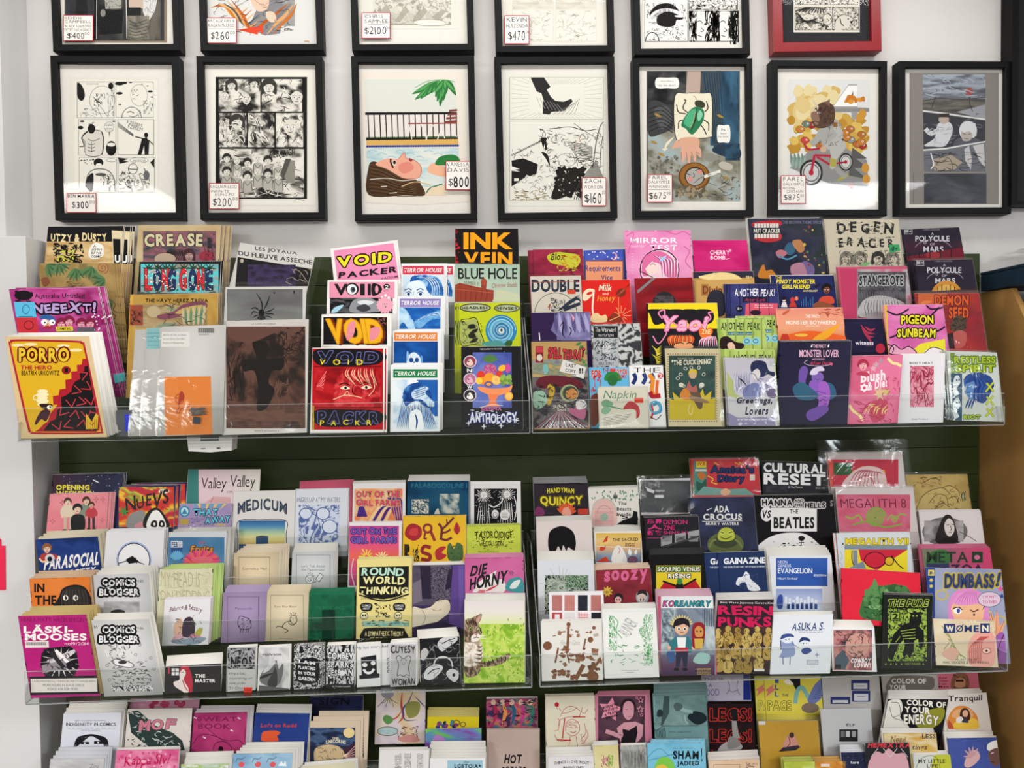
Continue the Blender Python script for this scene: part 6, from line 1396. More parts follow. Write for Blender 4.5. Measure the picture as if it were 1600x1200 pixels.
# ---- middle row, first rack
def z(a):
    a.n(230,110,570,220,hgrad('3c1c2c','2a1a34','161a38','1a2044'),8);a.blobs(260,125,560,205,['c8c8d8'],40,1,2.4,3);a.t(257,168,410,192,'OPENING','e3d23a',2);a.t(257,197,424,220,'WEEKEND','e3d23a',2);a.leaf(425,145,455,160,6,'ddd')
bk('F','21',(238,124,562,117,562,206,240,210),'1c1c38','starry night booklet with yellow capitals in top corner of its rack',z,2,(4,-2),gloss=1)
def z(a):
    a.n(210,200,495,405,blotch(81,2,'dd7f88','e38d94'),9)
    for x,y in ((240,335),(440,235),(468,330),(430,360),(405,375),(470,235),(285,250)): a.star(x,y,15,'a84a5c',4,.3);a.star(x,y,9,'dd8890',4,.3)
    for x,y,h,s,t,b in ((310,380,145,'e8c4a8','d8c8b0','c8b49c'),(395,380,150,'e8c0a0','7a8a78','e0a890'),(418,372,120,'d89a88','b83a44','3a2a34')): a.fig(x,y,h,s,'4a2c20',t,b,'3a2020')
    a.face(355,280,18,'e8c4a8','141214','141214',2);a.sp('141416',325,320,355,302,388,318,382,385,332,385)
bk('F','21',(217,212,487,203,490,400,220,405),'dd8890','coral pink booklet with a group of fashionable figures',z,3,(9,0),off=.012,gloss=1)
def z(a):
    a.r(530,165,808,370,'1c1c4c');a.n(543,178,795,362,blotch(82,3,'c8342a','e87a2a','f0d03a','d8342c','7aa83a','e8c83a','c02a3a',cont=3),6);a.e(750,198,24,10,'e8e4da');a.t(732,193,768,203,'MAM','a22',1)
    a.t(572,225,772,305,'NUEVS','20181c',1,jit=1,dy=-44);a.scrib(560,240,770,310,'2a2418',3,22,.14,4)
    for k in range(6): a.leaf(568,290,568+26*math.cos(k),290+26*math.sin(k),8,'3a8a3a')
    a.sp('8a8a86',580,362,590,310,640,285,665,300,660,362);a.sp('c88a90',625,345,665,335,660,362,615,362);a.sp('1a181a',660,365,670,300,715,272,755,310,772,365);a.sp('f0eeea',672,365,690,300,720,285,748,320,755,365);a.sp('151314',690,358,695,335,715,332,718,360);a.sp('151314',728,358,732,332,750,335,752,360);a.e(706,348,5,7,'f0eeea');a.e(740,348,5,7,'f0eeea')
bk('F','21',(536,174,798,170,803,360,540,364),'1c1c4c','rainbow blotched booklet with a black and white panda',z,2,(20,-5),gloss=1)
def z(a):
    a.r(150,90,492,260,'e2cccc');a.r(150,90,206,260,'3f7f78');a.n(208,97,487,250,hgrad('e4c6cc','dfccce','dcd8cc'),9);a.t(220,136,334,202,'Valley','1a1a1e',0,it=.12,sp=.05);a.t(352,126,466,195,'Valley','1a1a1e',0,it=.12,sp=.05);a.t(334,196,362,206,'A COMIC','444',0);a.p('d8a8a8',235,250,275,222,352,225,352,250);a.l('9a5a5a',2,275,222,260,250)
bk('G','21',(155,99,487,97,482,250,152,252),'e2cccc','pale pink landscape booklet with teal band and handwritten title',z)
def z(a):
    a.n(110,250,362,365,blotch(83,4,'8a7aa4','a894b4','9a8ab8'),7);a.scrib(150,310,350,360,'5a4a8a',3,40,.06,4);a.e(142,290,24,26,'3a88a8');a.e(142,290,17,19,'b8d8e0');a.p('3a88a8',142,276,156,302,128,302)
    for k in range(8): a.p('d8c86a' if k % 2 else '57a8c8',180+k*20,256,195+k*20,256,200+k*14,285)
    a.t(182,278,294,310,'THAT','6ac4d8',2,out='2a3a6c',ow=3,jit=.3);a.t(236,316,350,348,'AWAY','6ac4d8',2,out='2a3a6c',ow=3,jit=.3,dy=-8);a.t(280,346,328,356,'COMIX','e0c83a',1);a.r(120,325,160,350,'b89a4a')
bk('G','21',(115,256,356,252,356,361,115,363),'9a8ab0','lavender patterned booklet with sky blue bubble words',z,off=.012)
def z(a):
    a.r(350,188,650,570,'dcd8d4');a.t(384,248,610,305,'MEDICUM','5a6474',2,jit=.35,arc=20,sp=.12);a.t(384,250,610,305,'MEDICUM','2f3a4a',0,jit=.35,arc=20,sp=.12);a.n(390,332,602,442,grad('2f5f94','4f8ab0','a8c4a0','e8d88a','c8a86a'),6);a.n(390,440,602,540,blotch(3,3,'1e3a66','2a4a7a'),7);a.p('23486e',468,405,524,402,524,440,468,440);a.p('16324e',468,405,496,400,524,402,500,412);a.loop('1a2a3a',3,388,335,490,328,604,332,606,400,602,540,480,545,390,540,386,420)
bk('G','21',(355,200,640,192,645,565,358,568),'dcd8d4','white booklet with a blue to yellow sunset picture',z,off=.004)
bk('G','21',(668,160,918,150,914,240,668,245),'d8627c','plain bright pink booklet edge behind the blue swirl booklet',None,2,(0,-3),off=-.008,pc='e07a90')
def z(a):
    a.r(636,180,900,470,'d9dbe2');a.t(652,226,852,248,'ANGELS LAP AT MY WATERS','4a5472',0,it=.2,sp=.06);a.r(664,260,850,440,'c4cde0');a.n(664,260,850,470,swirl(12,'56699f','cdd5e6',8,.45),3.6)
    for x,y,r in ((696,300,28),(775,300,30),(805,360,34)): a.e(x,y,r,r*.9,'d4dbe9');a.o(x,y,r,r*.9,4,'4a5e98')
bk('G','21',(642,192,890,186,886,440,640,446),'d9dbe2','pale grey booklet with a blue swirling water drawing',z,1,(4,-3))
def farm(x0,y0,x1,y1,ls,m):
    def f(a):
        a.r(x0-30,y0-40,x1+30,y1+30,'e4e0de');
        if m: a.n(x0,y0,x1,y1,grad('c04a94','e0508c','ea6a5a','e0508c','a83a7c'),6)
        else: a.n(x0,y0,x1,y1,blotch(84,3,'e8784a','f0a060','e8c8a0','e88a5a'),6)
        h = (y1-y0)
        if m: [a.s_('e8d84a' if k % 2 else 'e8c0d0',5,x0+20+k*45,y0+150,x0+10+k*50,y0+210,x0+25+k*45,y1) for k in range(5)];a.rays(x0+80,y0+140,8,34,12,5,'f0d84a');a.rays(x0+150,y0+145,8,34,12,5,'f0e0a0')
        else:
            a.p('4a2c80',x0+10,y1-20,x0+30,y0+40,x0+60,y1-20)
            for k in range(5): a.s_('4a2c80' if k % 2 else 'f0d0a0',12,x0+70+k*18,y1,x0+110+k*16,y0+90,x0+160+k*12,y0+60+k*14)
            a.p('5a3488',x0+150,y0+40,x0+200,y0+20,x1,y0+60,x1,y1,x0+190,y1)
            for k in range(5): a.l('e8986a',4,x0+160+k*12,y0+50,x0+180+k*10,y1)
        for k,s in enumerate(ls): a.t(x0+8,y0+8+k*40,x1-10,y0+42+k*40,s,'6f5ab0' if m else 'd84a6a',2,jit=.5,out='4a2460' if m else 'f0d09a',ow=3)
    return f
bk('H','21',(30,163,275,156,272,342,36,346),'e4e0de','white bordered orange and purple farm scene booklet, behind',farm(40,186,260,334,('OUT OF THE','GIRL FARMS'),0),2,(-1,-5))
def z(a):
    a.n(278,140,570,350,blotch(85,3,'0f3a58','164a68','1c5470'),8);a.t(300,158,555,184,'FALABOGCOLINE I','2f7088',1,jit=.5);a.n(302,235,380,300,inkf(3,5,'d8d4c4','2a4a5c',.6,.12),4);a.n(430,210,520,300,blotch(9,4,'2a5468','8fa09c','c8c8ba',cont=3),5);a.p('d0ccba',404,302,415,280,424,275,432,302)
bk('H','21',(282,152,562,149,565,346,282,348),'14465f','deep teal booklet with two ghostly beige patches',z,4,(1,-6))
def z(a):
    a.r(565,145,806,356,'e2e0de');a.r(588,186,784,356,'17171a');a.blobs(590,190,782,346,['c8c8c6'],120,1,2.5,3)
    for x,y in ((632,215),(738,212)): a.star(x,y,36,'17171a',12,.5);a.rays(x,y,8,34,20,2.5,'dcdad6');a.e(x,y,15,16,'dcdad6');a.face(x,y,10,'dcdad6','dcdad6','222',1.5,2);[a.ts('dcdad6',3,x-20+k*8,y+34,x-26+k*10,y+90,x-32+k*12,y+140) for k in range(6)]
    a.s_('dcdad6',5,655,260,680,270,710,250,720,230);a.e(684,302,16,20,'dcdad6');a.e(684,306,11,13,'222');a.e(684,304,9,10,'ddd');a.e(728,306,22,24,'e0deda');a.lines(714,294,742,320,5,'555',2);a.s_('dcdad6',4,770,220,782,270,772,330)
bk('H','21',(570,153,800,151,802,350,572,352),'e2e0de','white bordered black linocut booklet of two star headed women',z)
def z(a):
    a.n(160,400,480,580,blotch(86,4,'1a3472','223e80','152a60'),8);a.t(200,500,452,560,'PARASOCIAL','ece8e4',2,it=.3,dy=-26,sp=.05);a.t(290,562,440,585,'SOCIETY','ece8e4',2,it=.3,dy=-20);a.face(215,462,18,'e0b49a','8a5a34','221',2);a.sp('a83a30',182,500,200,482,250,485,265,500,240,515,190,515);a.e(228,505,22,20,'c8c8d0');a.e(228,508,11,12,'1a1a24');a.s_('e8c0a0',8,180,505,195,520,215,515)
bk('F','22',(165,417,446,406,468,560,180,578),'1f3a78','blue booklet with slanted white lettering by the pier',z,4,(8,-7),yaw=12,pc='e4d8bc')
def z(a):
    a.r(475,365,756,545,'dcdbde');a.e(612,512,80,84,'8fa0d0');a.e(612,512,77,80,'b4c0e0');a.e(612,512,72,75,'e6e5e6');a.o(612,512,73,76,4,'1c1c1e');a.p('17171a',575,510,605,493,640,522,590,530);a.s_('17171a',4,540,528,600,515,660,532);a.l('17171a',3,620,500,626,530)
bk('F','22',(480,384,745,374,750,535,482,540),'dcdbde','white booklet with a glowing blue outlined disc',z,3,(3,-3))
def z(a):
    a.r(50,370,345,650,'d4d8dc');a.n(64,408,324,645,blotch(87,3,'3f74a0','4a80a8','5a8cb0'),7);a.r(80,425,132,510,'2a4f8c');a.r(80,425,132,455,'dfe4ea');a.t(83,430,110,452,'FEB','22386c',2);a.lines(113,428,130,452,5,'44588c',2)
    for k in range(10): a.leaf(107,510,107+34*math.cos(3.3+k*.3),500+34*math.sin(3.3+k*.3),12,'6ab0d8')
    a.t(205,428,236,440,'TROPICAL','c83a6a',1,dy=-3);a.t(168,446,272,478,'Fruits','d88a30',2,out='4a3a2c',ow=3,it=.2)
    for k in range(16): a.leaf(220,530,220+88*math.cos(3.2+k*.2),520+60*math.sin(3.2+k*.2),22,('e8507c','ea6a5a','d83a6c')[k % 3])
    a.e(222,512,50,16,'ea6a7a');a.p('e8703a',70,535,150,525,150,540,70,545)
bk('G','22',(60,386,326,378,330,640,64,645),'d4d8dc','steel blue bagged booklet with pink flaming fruit',z,3,(9,-4),sl=6)
def plain(x0,y0,x1,y1,ink,ti,ty,it=.1):
    def f(a): a.fr(x0,y0,x1,y1,1.8,ink);[a.t(x,ty+k*16,x2,ty+k*16+12,s,ink,0,it=it,jit=.15) for k,(s,x,x2) in enumerate(ti)]
    return f
bk('G','22',(364,482,566,474,570,640,366,642),'e6d2ae','peach booklet with a thin ruled border, in second tier',plain(388,498,532,650,'5a4a3a',(('Cornelius Mail',406,518),),546),5,(8,-6),pc='ecdcc0')
def z(a):
    plain(652,488,808,650,'555a60',(("Let's Talk About",676,784),('the Mainstream',676,780)),534)(a)
    a.e(714,600,19,19,'dfe1e3');a.o(714,600,19,19,2,'333');a.s_('333',2.5,705,604,714,610,722,602);a.rays(714,585,8,18,9,2,'333');a.p('333',740,600,760,570,778,584,758,614);a.p('e4e4e2',743,600,761,574,775,585,757,610);a.s_('333',3,700,620,690,640);a.s_('333',3,726,618,745,610)
bk('G','22',(632,477,826,469,832,640,632,643),'d6d9da','pale grey booklet with a tiny cartoon character holding paper',z,4,(2,-8))
bk('H','22',(12,343,252,337,258,640,15,642),'e4e0de','white bordered magenta booklet with purple bubble words',farm(16,356,244,630,('OUT ON THE','GIRL FARMS'),1),1,(3,-3))
def z(a):
    a.n(258,300,555,525,blotch(88,2,'e0b020','e8ba24'),9);a.sp('a02028',272,400,280,360,310,345,345,365,345,405,310,425);a.sp('c83a3a',290,395,300,370,330,368,325,400);a.o(375,368,18,18,11,'8c2a2c');a.l('8c2a2c',13,388,378,408,425);a.s_('8c2a2c',9,365,385,360,412,372,415);a.s_('6a2428',12,435,420,440,370,425,345);a.s_('6a2428',10,438,375,470,345,495,318);a.s_('6a2428',11,436,416,462,420,486,410);a.s_('6a2428',9,437,388,462,384,480,372);a.s_('6a2428',6,465,350,462,325);a.leaf(510,395,508,340,30,'b02a2c','4a1418')
    a.t(268,440,290,500,'E','3a2a14',2,jit=.6);a.scrib(270,440,290,512,'2a2014',5,16,.5,3);a.scrib(308,445,335,515,'2a2014',4,18,.6,5);a.s_('8c2024',16,390,455,360,450,350,475,385,490,380,512,345,508);a.sp('b02a30',410,470,440,450,460,455,440,478,462,490,440,510,415,508);a.sp('4a6a3a',472,512,466,450,480,435,495,460,510,432,535,450,532,512);a.scrib(470,440,535,512,'2f4a28',3,26,.2,4)
bk('H','22',(262,314,550,307,550,518,262,522),'e4b522','golden yellow booklet spelling words with red objects',z,1,(0,-3),gloss=1)
def z(a):
    a.n(548,345,808,492,blotch(89,2,'bcc844','c6d050','b0be40'),9);a.t(590,378,762,420,'TASDROIDIGE','22240f',1,jit=.8);a.t(610,424,722,452,'WECOLLSKIN','22240f',1,jit=.8);a.scrib(575,372,770,465,'22240f',3,50,.09,4);a.t(606,470,700,480,'PRAXISTATS KLAT','4a5020',0,jit=.4)
bk('H','22',(554,358,800,352,802,486,554,490),'bcc844','chartreuse booklet with spiky scratchy black lettering',z,2,(0,-4),pc='ccd46a')
def z(a):
    a.n(130,582,435,750,blotch(90,2,'d8742c','e0803a'),9);a.t(156,620,204,660,'IN','1a1614',2);a.t(160,674,258,718,'THE','1a1614',2);a.sp('221f1e',250,740,270,680,290,640,350,625,400,650,420,740);a.sp('302c2a',285,660,340,632,390,655,400,720,300,720)
    for x in (300,346): a.e(x,685,12,13,'e8e4dc');a.e(x+2,686,6,7,'111')
    for k in range(8): a.s_('4a4542',3,290+k*14,650,282+k*17,690,285+k*16,735)
bk('F','23',(135,597,408,590,424,735,146,745),'d8742c','orange booklet with a dark furry creature peeking',z,4,(7,-7),yaw=8,pc='d8b898')
def blog(y,n_):
    def f(a):
        s = 0 if n_ == '15' else 2
        a.t(630,y+18,656,y+30,'N'+n_,'444',0);a.t(468,y+14,618,y+48,'COMICS','d8d8d8',2,jit=.5,out='161616',ow=9);a.t(452,y+56,636,y+92,'BLOGGER','d8d8d8',2,jit=.5,out='161616',ow=9);a.blobs(462,y+16,632,y+90,['161616','e4e4e4'],40,2.5,5,4)
        if n_ == '15': a.r(474,702,640,770,'b8b8b8');a.n(476,704,638,768,blotch(4,3,'8a8a8a','b0b0b0','c4c4c4'),7);a.e(540,752,34,14,'2a2a2a')
        else:
            a.t(430,812,446,826,'$5','444',0);a.scrib(480,890,600,990,'3a3a3c',2.5,34,.16,3);a.scrib(510,975,690,1080,'2a2a2c',2.5,90,.14,5);a.p('dcdcdc',525,965,605,985,600,1005,525,990);a.loop('222',3,525,965,605,985,600,1005,525,990);a.e(560,980,20,8,'333');a.leaf(500,960,480,915,14,'dcdcdc','333');a.o(520,905,14,16,2,'444');a.n(510,1085,700,1112,inkf(5,9,'1a1a1a','d4d4d4',.6,.12,.3),3.4);a.scrib(540,890,600,950,'444',3,8,.3,9)
            [a.o(x,yy,6,6,1.6,'555') for x,yy in ((490,995),(640,900),(690,960),(500,1060),(705,1010),(620,945))]
    return f
bk('F','23',(430,580,674,574,694,762,440,768),'d4d4d6','white booklet with patchwork black lettering and a grey photo',blog(585,'15'),5,(6,-6),yaw=8)
def z(a):
    a.n(710,540,985,960,blotch(91,3,'cdc9a8','d4d0b0','c4c4a0'),9);a.t(735,562,915,640,'MY HEAD IS','b0a88a',0,jit=.5);a.t(735,650,960,700,'DIN DEDDING','b0a88a',0,jit=.5);a.scrib(725,560,960,690,'b4ae90',3,24,.3,4)
bk('F','23',(716,556,968,548,962,942,720,948),'cdc9a8','pale khaki booklet with faint pencil lettering, lime edged',z,4,(10,-4),pc='c4dc84',spine='b8cc80')
def z(a):
    a.r(735,680,970,955,'e2e0e2');a.t(775,728,925,762,'Balance & Beauty','6a3a4a',1,it=.3,jit=.7,arc=14)
    a.sp('e0b49a',795,850,800,800,830,780,835,840,815,865);a.sp('3a3040',835,860,840,790,870,772,890,800,885,860);a.sp('d8a8b0',790,870,820,850,850,880,800,890);a.sp('b8b04a',890,850,915,820,925,840,910,865);a.sp('c88a9a',880,850,930,870,900,885,860,880);a.sp('8a9aa8',790,878,935,866,920,890,870,900,805,895);a.p('7a8a98',850,895,875,893,872,925,888,932,838,935,855,922);a.scrib(800,780,925,890,'4a3a4a',2.5,30,.2,3);a.scrib(850,768,890,800,'5a4a3a',3,10,.5,5)
bk('F','23',(740,694,954,686,962,942,750,946),'e2e0e2','white booklet with a sundae dish of fruit',z,2,(3,-3),off=.010,pc='e8c8d0')
def z(a):
    plain(336,680,480,905,'5a4a70',(('Pensacola',372,450),),728)(a);a.loop('2a2434',3,385,800,395,770,420,775,440,785,445,820,420,830,395,825);a.scrib(390,775,445,825,'2a2434',2.5,16,.3,4)
    for x in (400,412,426,436): a.l('2a2434',3,x,825,x-4,845)
    a.lines(385,870,444,876,1,'6a5a80',2)
bk('G','23',(312,662,510,656,512,930,312,934),'a894b8','lilac booklet with a thin border and tiny beast',z,4,(3,-7),pc='b8a4c8')
def z(a):
    plain(534,672,686,890,'6a5c48',(('East Bay Beat',552,654),),720)(a);a.o(640,785,16,20,3,'3a3228');a.rays(638,768,8,18,8,2.5,'3a3228');a.s_('3a3228',3.5,628,790,600,800,590,820,615,835,600,845);a.s_('3a3228',3.5,590,820,570,815,560,822);a.s_('3a3228',3.5,615,800,635,810,652,800);a.lines(572,868,632,874,1,'8a7c68',2)
bk('G','23',(515,657,706,652,706,902,514,906),'e2d2b2','cream booklet with a thin border and running figure',z,4,(1,-6),pc='ead9ba')
def z(a): a.r(705,650,915,900,'1c6a48');a.n(712,672,908,888,blotch(92,4,'0a3a26','125236','1a6444','18583c',cont=2.6),5);a.n(770,740,830,885,blotch(93,2,'08261a','0e3a28'),7);a.t(740,722,870,738,'THE IMPORTANCE','22704e',1)
bk('G','23',(708,660,912,654,912,892,708,896),'1c6a48','dark green mottled booklet behind the tiny black booklets',z,2,(2,-6),pc='2f7a58')
def z(a):
    a.r(45,495,310,890,'e4d488');a.p('1c1a18',62,545,290,540,288,655,240,680,175,692,110,685,62,660)
    for k,(s,x0,x1,y0) in enumerate((('ROUND',72,266,546),('WORLD',80,272,586),('THINKING',66,284,632))):
        a.t(x0,y0,x1,y0+40 if k < 2 else y0+38,s,'e8e0a0' if k != 0 else 'b8dcc8',2,jit=.4,it=.1)
    a.s_('1c1a18',7,62,672,175,700,290,668);a.t(70,682,280,694,'Joe Round Sally Ann Tagmar','1c1a18',0,jit=.5)
    for x,s in ((95,('COMICS','ABOUT')),(245,('COMPLETE','POEMS'))): a.sp('1c1a18',x-26,715,x,708,x+26,715,x+24,740,x,748,x-24,740);a.t(x-20,716,x+20,725,s[0],'ddd',1);a.t(x-16,730,x+16,739,s[1],'ddd',1)
    a.scrib(130,710,205,775,'1c1a18',4,40,.22,3);a.e(168,735,15,15,'e4d488');a.e(162,732,3,4,'111');a.e(174,732,3,4,'111')
    for x in (85,240): a.e(x,768,17,18,'e8e0b0');a.o(x,768,17,18,3,'1c1a18');a.e(x-6,765,4,5,'111');a.e(x+6,765,4,5,'111');a.s_('1c1a18',3,x-8,776,x,781,x+8,775)
    a.n(75,792,290,815,blotch(4,3,'e4d488','6ab4b4','e4d488'),6);a.scrib(70,785,290,815,'1c1a18',3,30,.12,4);a.sp('1c1a18',78,835,110,822,250,822,272,835,272,880,80,882);a.t(88,836,265,862,'A SYMPATHETIC THEORY','e8dca0',1,jit=.4);a.t(110,866,240,878,'OF THE WORLD','e8dca0',1,jit=.4)
bk('H','23',(48,512,302,502,304,880,52,886),'e4d488','butter yellow booklet with bold black hand lettering',z,2,(2,-4),pc='ecdf9c')
def z(a):
    a.r(298,525,550,860,'3c2f58');a.n(300,535,480,720,blotch(94,2,'4a4252','5a5062','3e3648'),7);a.p('5c4488',490,540,545,535,545,850,470,850);a.p('6a529a',515,540,540,540,540,700,520,760)
    a.sp('5f5566',385,540,480,540,470,640,430,720,395,690);a.n(385,545,480,700,inkf(9,11,'2f2838','6a6070',.2,.14),3);a.p('2a2336',340,540,388,540,392,690,350,690);a.p('746a78',300,620,345,600,350,700,305,715);a.p('2b2338',470,560,490,550,480,640,455,650)
    a.sp('d8ccb4',305,730,350,735,390,725,420,700,470,698,476,745,440,780,380,815,305,820);a.s_('8a7c68',2.5,390,735,420,745,440,735);a.s_('8a7c68',2.5,425,705,432,690,440,706);a.s_('8a7c68',2.5,350,740,365,775,350,810);a.p('2c2440',305,820,440,790,545,830,545,850,305,850)
bk('H','23',(306,537,546,532,546,850,306,854),'3c2f58','violet booklet showing fishnet legs and a pale hand',z,2,(2,-6))
def z(a):
    a.n(540,490,825,668,blotch(95,2,'c0588c','c86498'),9);a.p('e4ded8',580,660,600,620,640,590,690,560,680,600,720,600,740,640,720,662);a.sp('3f8f94',735,650,745,605,790,590,812,610,815,660);a.sp('d8e0dc',750,640,770,610,800,605,780,640)
    a.t(568,535,650,588,'DIE','151214',2,it=.3,jit=.4,dy=-10);a.t(566,590,744,654,'HORNY','151214',2,it=.2,jit=.4,dy=-36,sp=.04);a.rays(758,572,3,12,7,2,'151214');a.p('d8707c',600,660,615,648,640,650,636,662);a.leaf(640,655,700,625,10,'c83a4a')
bk('H','23',(545,505,812,497,818,656,546,662),'c0588c','rose booklet with jagged black letters above the kitten',z,4,(0,-4),pc='d88aac',gloss=1)
def z(a):
    a.n(80,750,470,1165,blotch(96,2,'a8186c','b02274','a01466'),9);a.t(98,776,384,796,'HERRA MATTI HAGELBERGIN','6a1040',0);a.t(108,808,334,846,'LÄSKI-','ece6e4',2,sp=.06);a.t(114,848,396,880,'MOOSES','ece6e4',2,sp=.06);a.t(296,888,406,902,'no19/2014','e8d4dc',0);a.p('d8ccc8',114,884,222,882,224,912,116,914)
    for k in range(26): a.l('555',1.5+(k*5 % 3)*.5,120+k*3.6,888,120+k*3.6,902)
    a.p('17141a',190,940,215,915,320,905,350,930,362,1000,330,1050,210,1050,185,1000)
    for k in range(16): q = k*.393;a.p('d8d0d0',275+40*math.cos(q),980+32*math.sin(q),275+92*math.cos(q+.06),985+76*math.sin(q+.06),275+40*math.cos(q+.2),980+32*math.sin(q+.2))
    a.p('c8c0c4',215,970,340,920,348,935,230,990);a.p('8a8288',190,995,320,960,325,1005,195,1030);a.p('2a262c',240,925,300,1000,285,1010,225,940);a.p('e8e2e2',260,920,330,990,320,1000,250,930);a.p('17141a',300,985,340,965,350,1000,310,1010);a.scrib(195,920,355,1040,'2a262c',4,40,.2,3)
    a.p('17121a',135,1046,450,1040,458,1124,140,1130);a.p('dcd4d0',140,1056,444,1052,446,1114,142,1118)
    for k,(s,x0,x1) in enumerate((('LASKI-MOOSES by TOHTORI MATTI HAGELBERG',148,438),('MORE ISSUES IN BACK-DISCS',196,384),('PLEASE ASK FOR MORE',218,358))): a.t(x0,1062+k*17,x1,1073+k*17,s,'3a3438',0)
bk('F','24',(84,768,392,762,462,1148,142,1155),'a8186c','magenta booklet with black wreckage drawing and white text box',z,6,(8,-6),yaw=12,lean=17,pc='d2b87a',off=.006,th=.0022)
bk('F','24',(416,788,680,782,742,1130,480,1136),'d2d1d0','white booklet with patchwork black lettering and doodled animals',blog(800,'16'),3,(5,-8),yaw=11,lean=15,off=.01)
def z(a):
    a.r(745,975,1018,1140,'2a2829');a.r(785,1008,818,1040,'e4e0e0');a.l('2a2829',3,801,1008,801,1040);a.l('2a2829',3,785,1024,818,1024);a.sp('b82a40',822,1020,835,995,862,1000,880,1060,876,1125,850,1125,830,1060);a.sp('e8d8d4',822,1030,838,1010,850,1030,840,1060,862,1100,855,1125,830,1110,800,1090,795,1070,820,1060);a.s_('2a2829',3,828,1028,840,1026);a.s_('a82438',4,835,1060,845,1090,860,1110);a.p('c83a4c',770,1032,776,1032,776,1000,770,1000)
    a.t(892,1034,938,1050,'THE','e6e2e0',2);a.t(892,1056,985,1072,'MASTER','e6e2e0',2)
bk('F','24',(752,998,1010,986,1012,1128,755,1132),'2a2829','black landscape booklet with a red haired figure and window',z,6,(-1,-6),cj=1.6)
def mini(seed,fn,q,cov,lab,n=2,d=(2,-4),**kw): bk('G','24',q,cov,lab,fn,n,d,th=.0022,**kw)
def z(a):
    a.n(338,915,462,1010,swirl(21,'26262a','9a9a9c',6,.5),3.5);a.r(338,1010,470,1120,'b9b9b8');a.t(352,952,450,1005,'NEOS','1c1c20',2,jit=.6,out='b4b4b4',ow=4);
    for k,s in enumerate(('mystic','sauntering of','some garden','To Oysterium')): a.t(345,1025+k*22,420+k % 2*32,1040+k*22,s,'26262a',0,jit=.6,it=.2)
def tg(a): a.r(412,1094,450,1118,'e83a24');a.t(416,1100,446,1112,'1.50','801a10',1)
mini(1,z,(335,914,464,907,468,1120,332,1126),'b0b0b0','tiny grey booklet with melting letters and orange price sticker',tag_=tg)
def z(a):
    a.r(470,900,635,1120,'d6d6d6');a.n(482,912,620,1112,blotch(97,2,'c4c4c4','d2d2d2','9a9a9a'),6);a.t(498,936,584,950,'mushroom','2a2a2a',1);a.sp('6a6a6a',484,1060,500,1020,540,990,562,970,572,1010,592,985,588,1050,560,1090,510,1085);a.sp('3a3a3a',520,1080,548,1020,556,1000,566,1040,560,1092);a.leaf(500,1030,560,975,18,'c8c8c8');a.leaf(485,1052,545,1030,14,'2f2f2f');a.p('5a5a5a',482,1085,620,1100,620,1112,480,1112)
mini(2,z,(480,910,628,903,622,1112,475,1118),'d6d6d6','tiny white booklet with a grey mushroom drawing',1)
def z(a):
    a.n(638,898,772,1115,inkf(31,7,'d0d0d0','17171a',.35,.13,1.5),3);a.sp('17171a',655,980,700,960,752,970,756,1060,700,1080,655,1060)
    for k,s in enumerate(('I AM','PLANTING','IN YOUR','GARDEN')): a.t(662,968+k*25,740,986+k*25,s,'e4e4e4',2,jit=.6,dy=8)
mini(3,z,(640,902,768,897,764,1108,640,1112),'1a1a1c','tiny black booklet with garden doodles and white words',2,(6,-2))
def z(a):
    a.n(786,894,924,1112,inkf(32,5,'c8c8c8','1a1a1c',.3,.17,.5),3)
    for k,s in enumerate(('COMBEV','SPARKS','LESBIAN')): a.t(796,934+k*38,912,968+k*38,s,'dcdcdc',2,jit=.6,out='151517',ow=3)
    a.e(862,1030,12,12,'e0e0e0');a.r(790,1080,918,1106,'1c1c1e');a.t(818,1086,900,1096,'by Crookie Lousdelt','ccc',0)
mini(4,z,(790,904,920,898,918,1104,788,1108),'1c1c1e','tiny booklet with wavy black and white woodgrain lettering',2,(2,-5))
def z(a):
    a.r(925,885,1050,1110,'d8d8d8');a.t(928,908,1038,926,'My hat story','2a2a2a',0,jit=.3,dy=-8);a.p('1f1f22',948,958,1018,946,1022,1030,1034,1032,1034,1050,942,1058,940,1040,952,1038);a.e(966,992,12,10,'e4e4e4');a.e(1004,984,11,10,'e4e4e4');a.s_('e4e4e4',11,960,1012,975,1028,995,1026,1008,1010)
mini(5,z,(928,897,1036,891,1038,1100,930,1106),'d8d8d8','tiny white booklet with a smiling black hat',1)
def z(a): a.r(1030,885,1120,1110,'d4d4d4');a.t(1044,900,1072,912,'Boll','333',1);[a.s_('2a2a2a',3,1078,960+k*18,1068,966+k*18,1074,974+k*18) for k in range(4)]
mini(6,z,(1038,895,1100,891,1104,1100,1038,1104),'d4d4d4','tiny white booklet mostly hidden between hat and ghost booklets',0,off=-.008)
def z(a):
    a.r(196,875,335,1100,'d2d2d2');a.n(205,898,322,1090,blotch(98,2,'a4a4a4','b4b4b4'),6);a.t(206,902,318,940,'CUTESY','3a3a3a',1,jit=.6,out='c4c4c4',ow=2);a.t(210,1050,318,1088,'WOMAN','3a3a3a',1,jit=.6,out='c4c4c4',ow=2);a.loop('3a3a3a',3,236,1040,242,990,232,960,245,950,265,965,285,950,298,962,288,1000,292,1040,278,1036,265,1044,250,1036);a.e(255,968,4,4,'222');a.e(276,968,4,4,'222');a.s_('333',2,258,984,265,990,272,984)
bk('H','24',(202,893,322,884,328,1092,205,1096),'d2d2d2','tiny grey booklet with a sketched ghostly creature',z,3,(3,-4),th=.0022,off=.004)
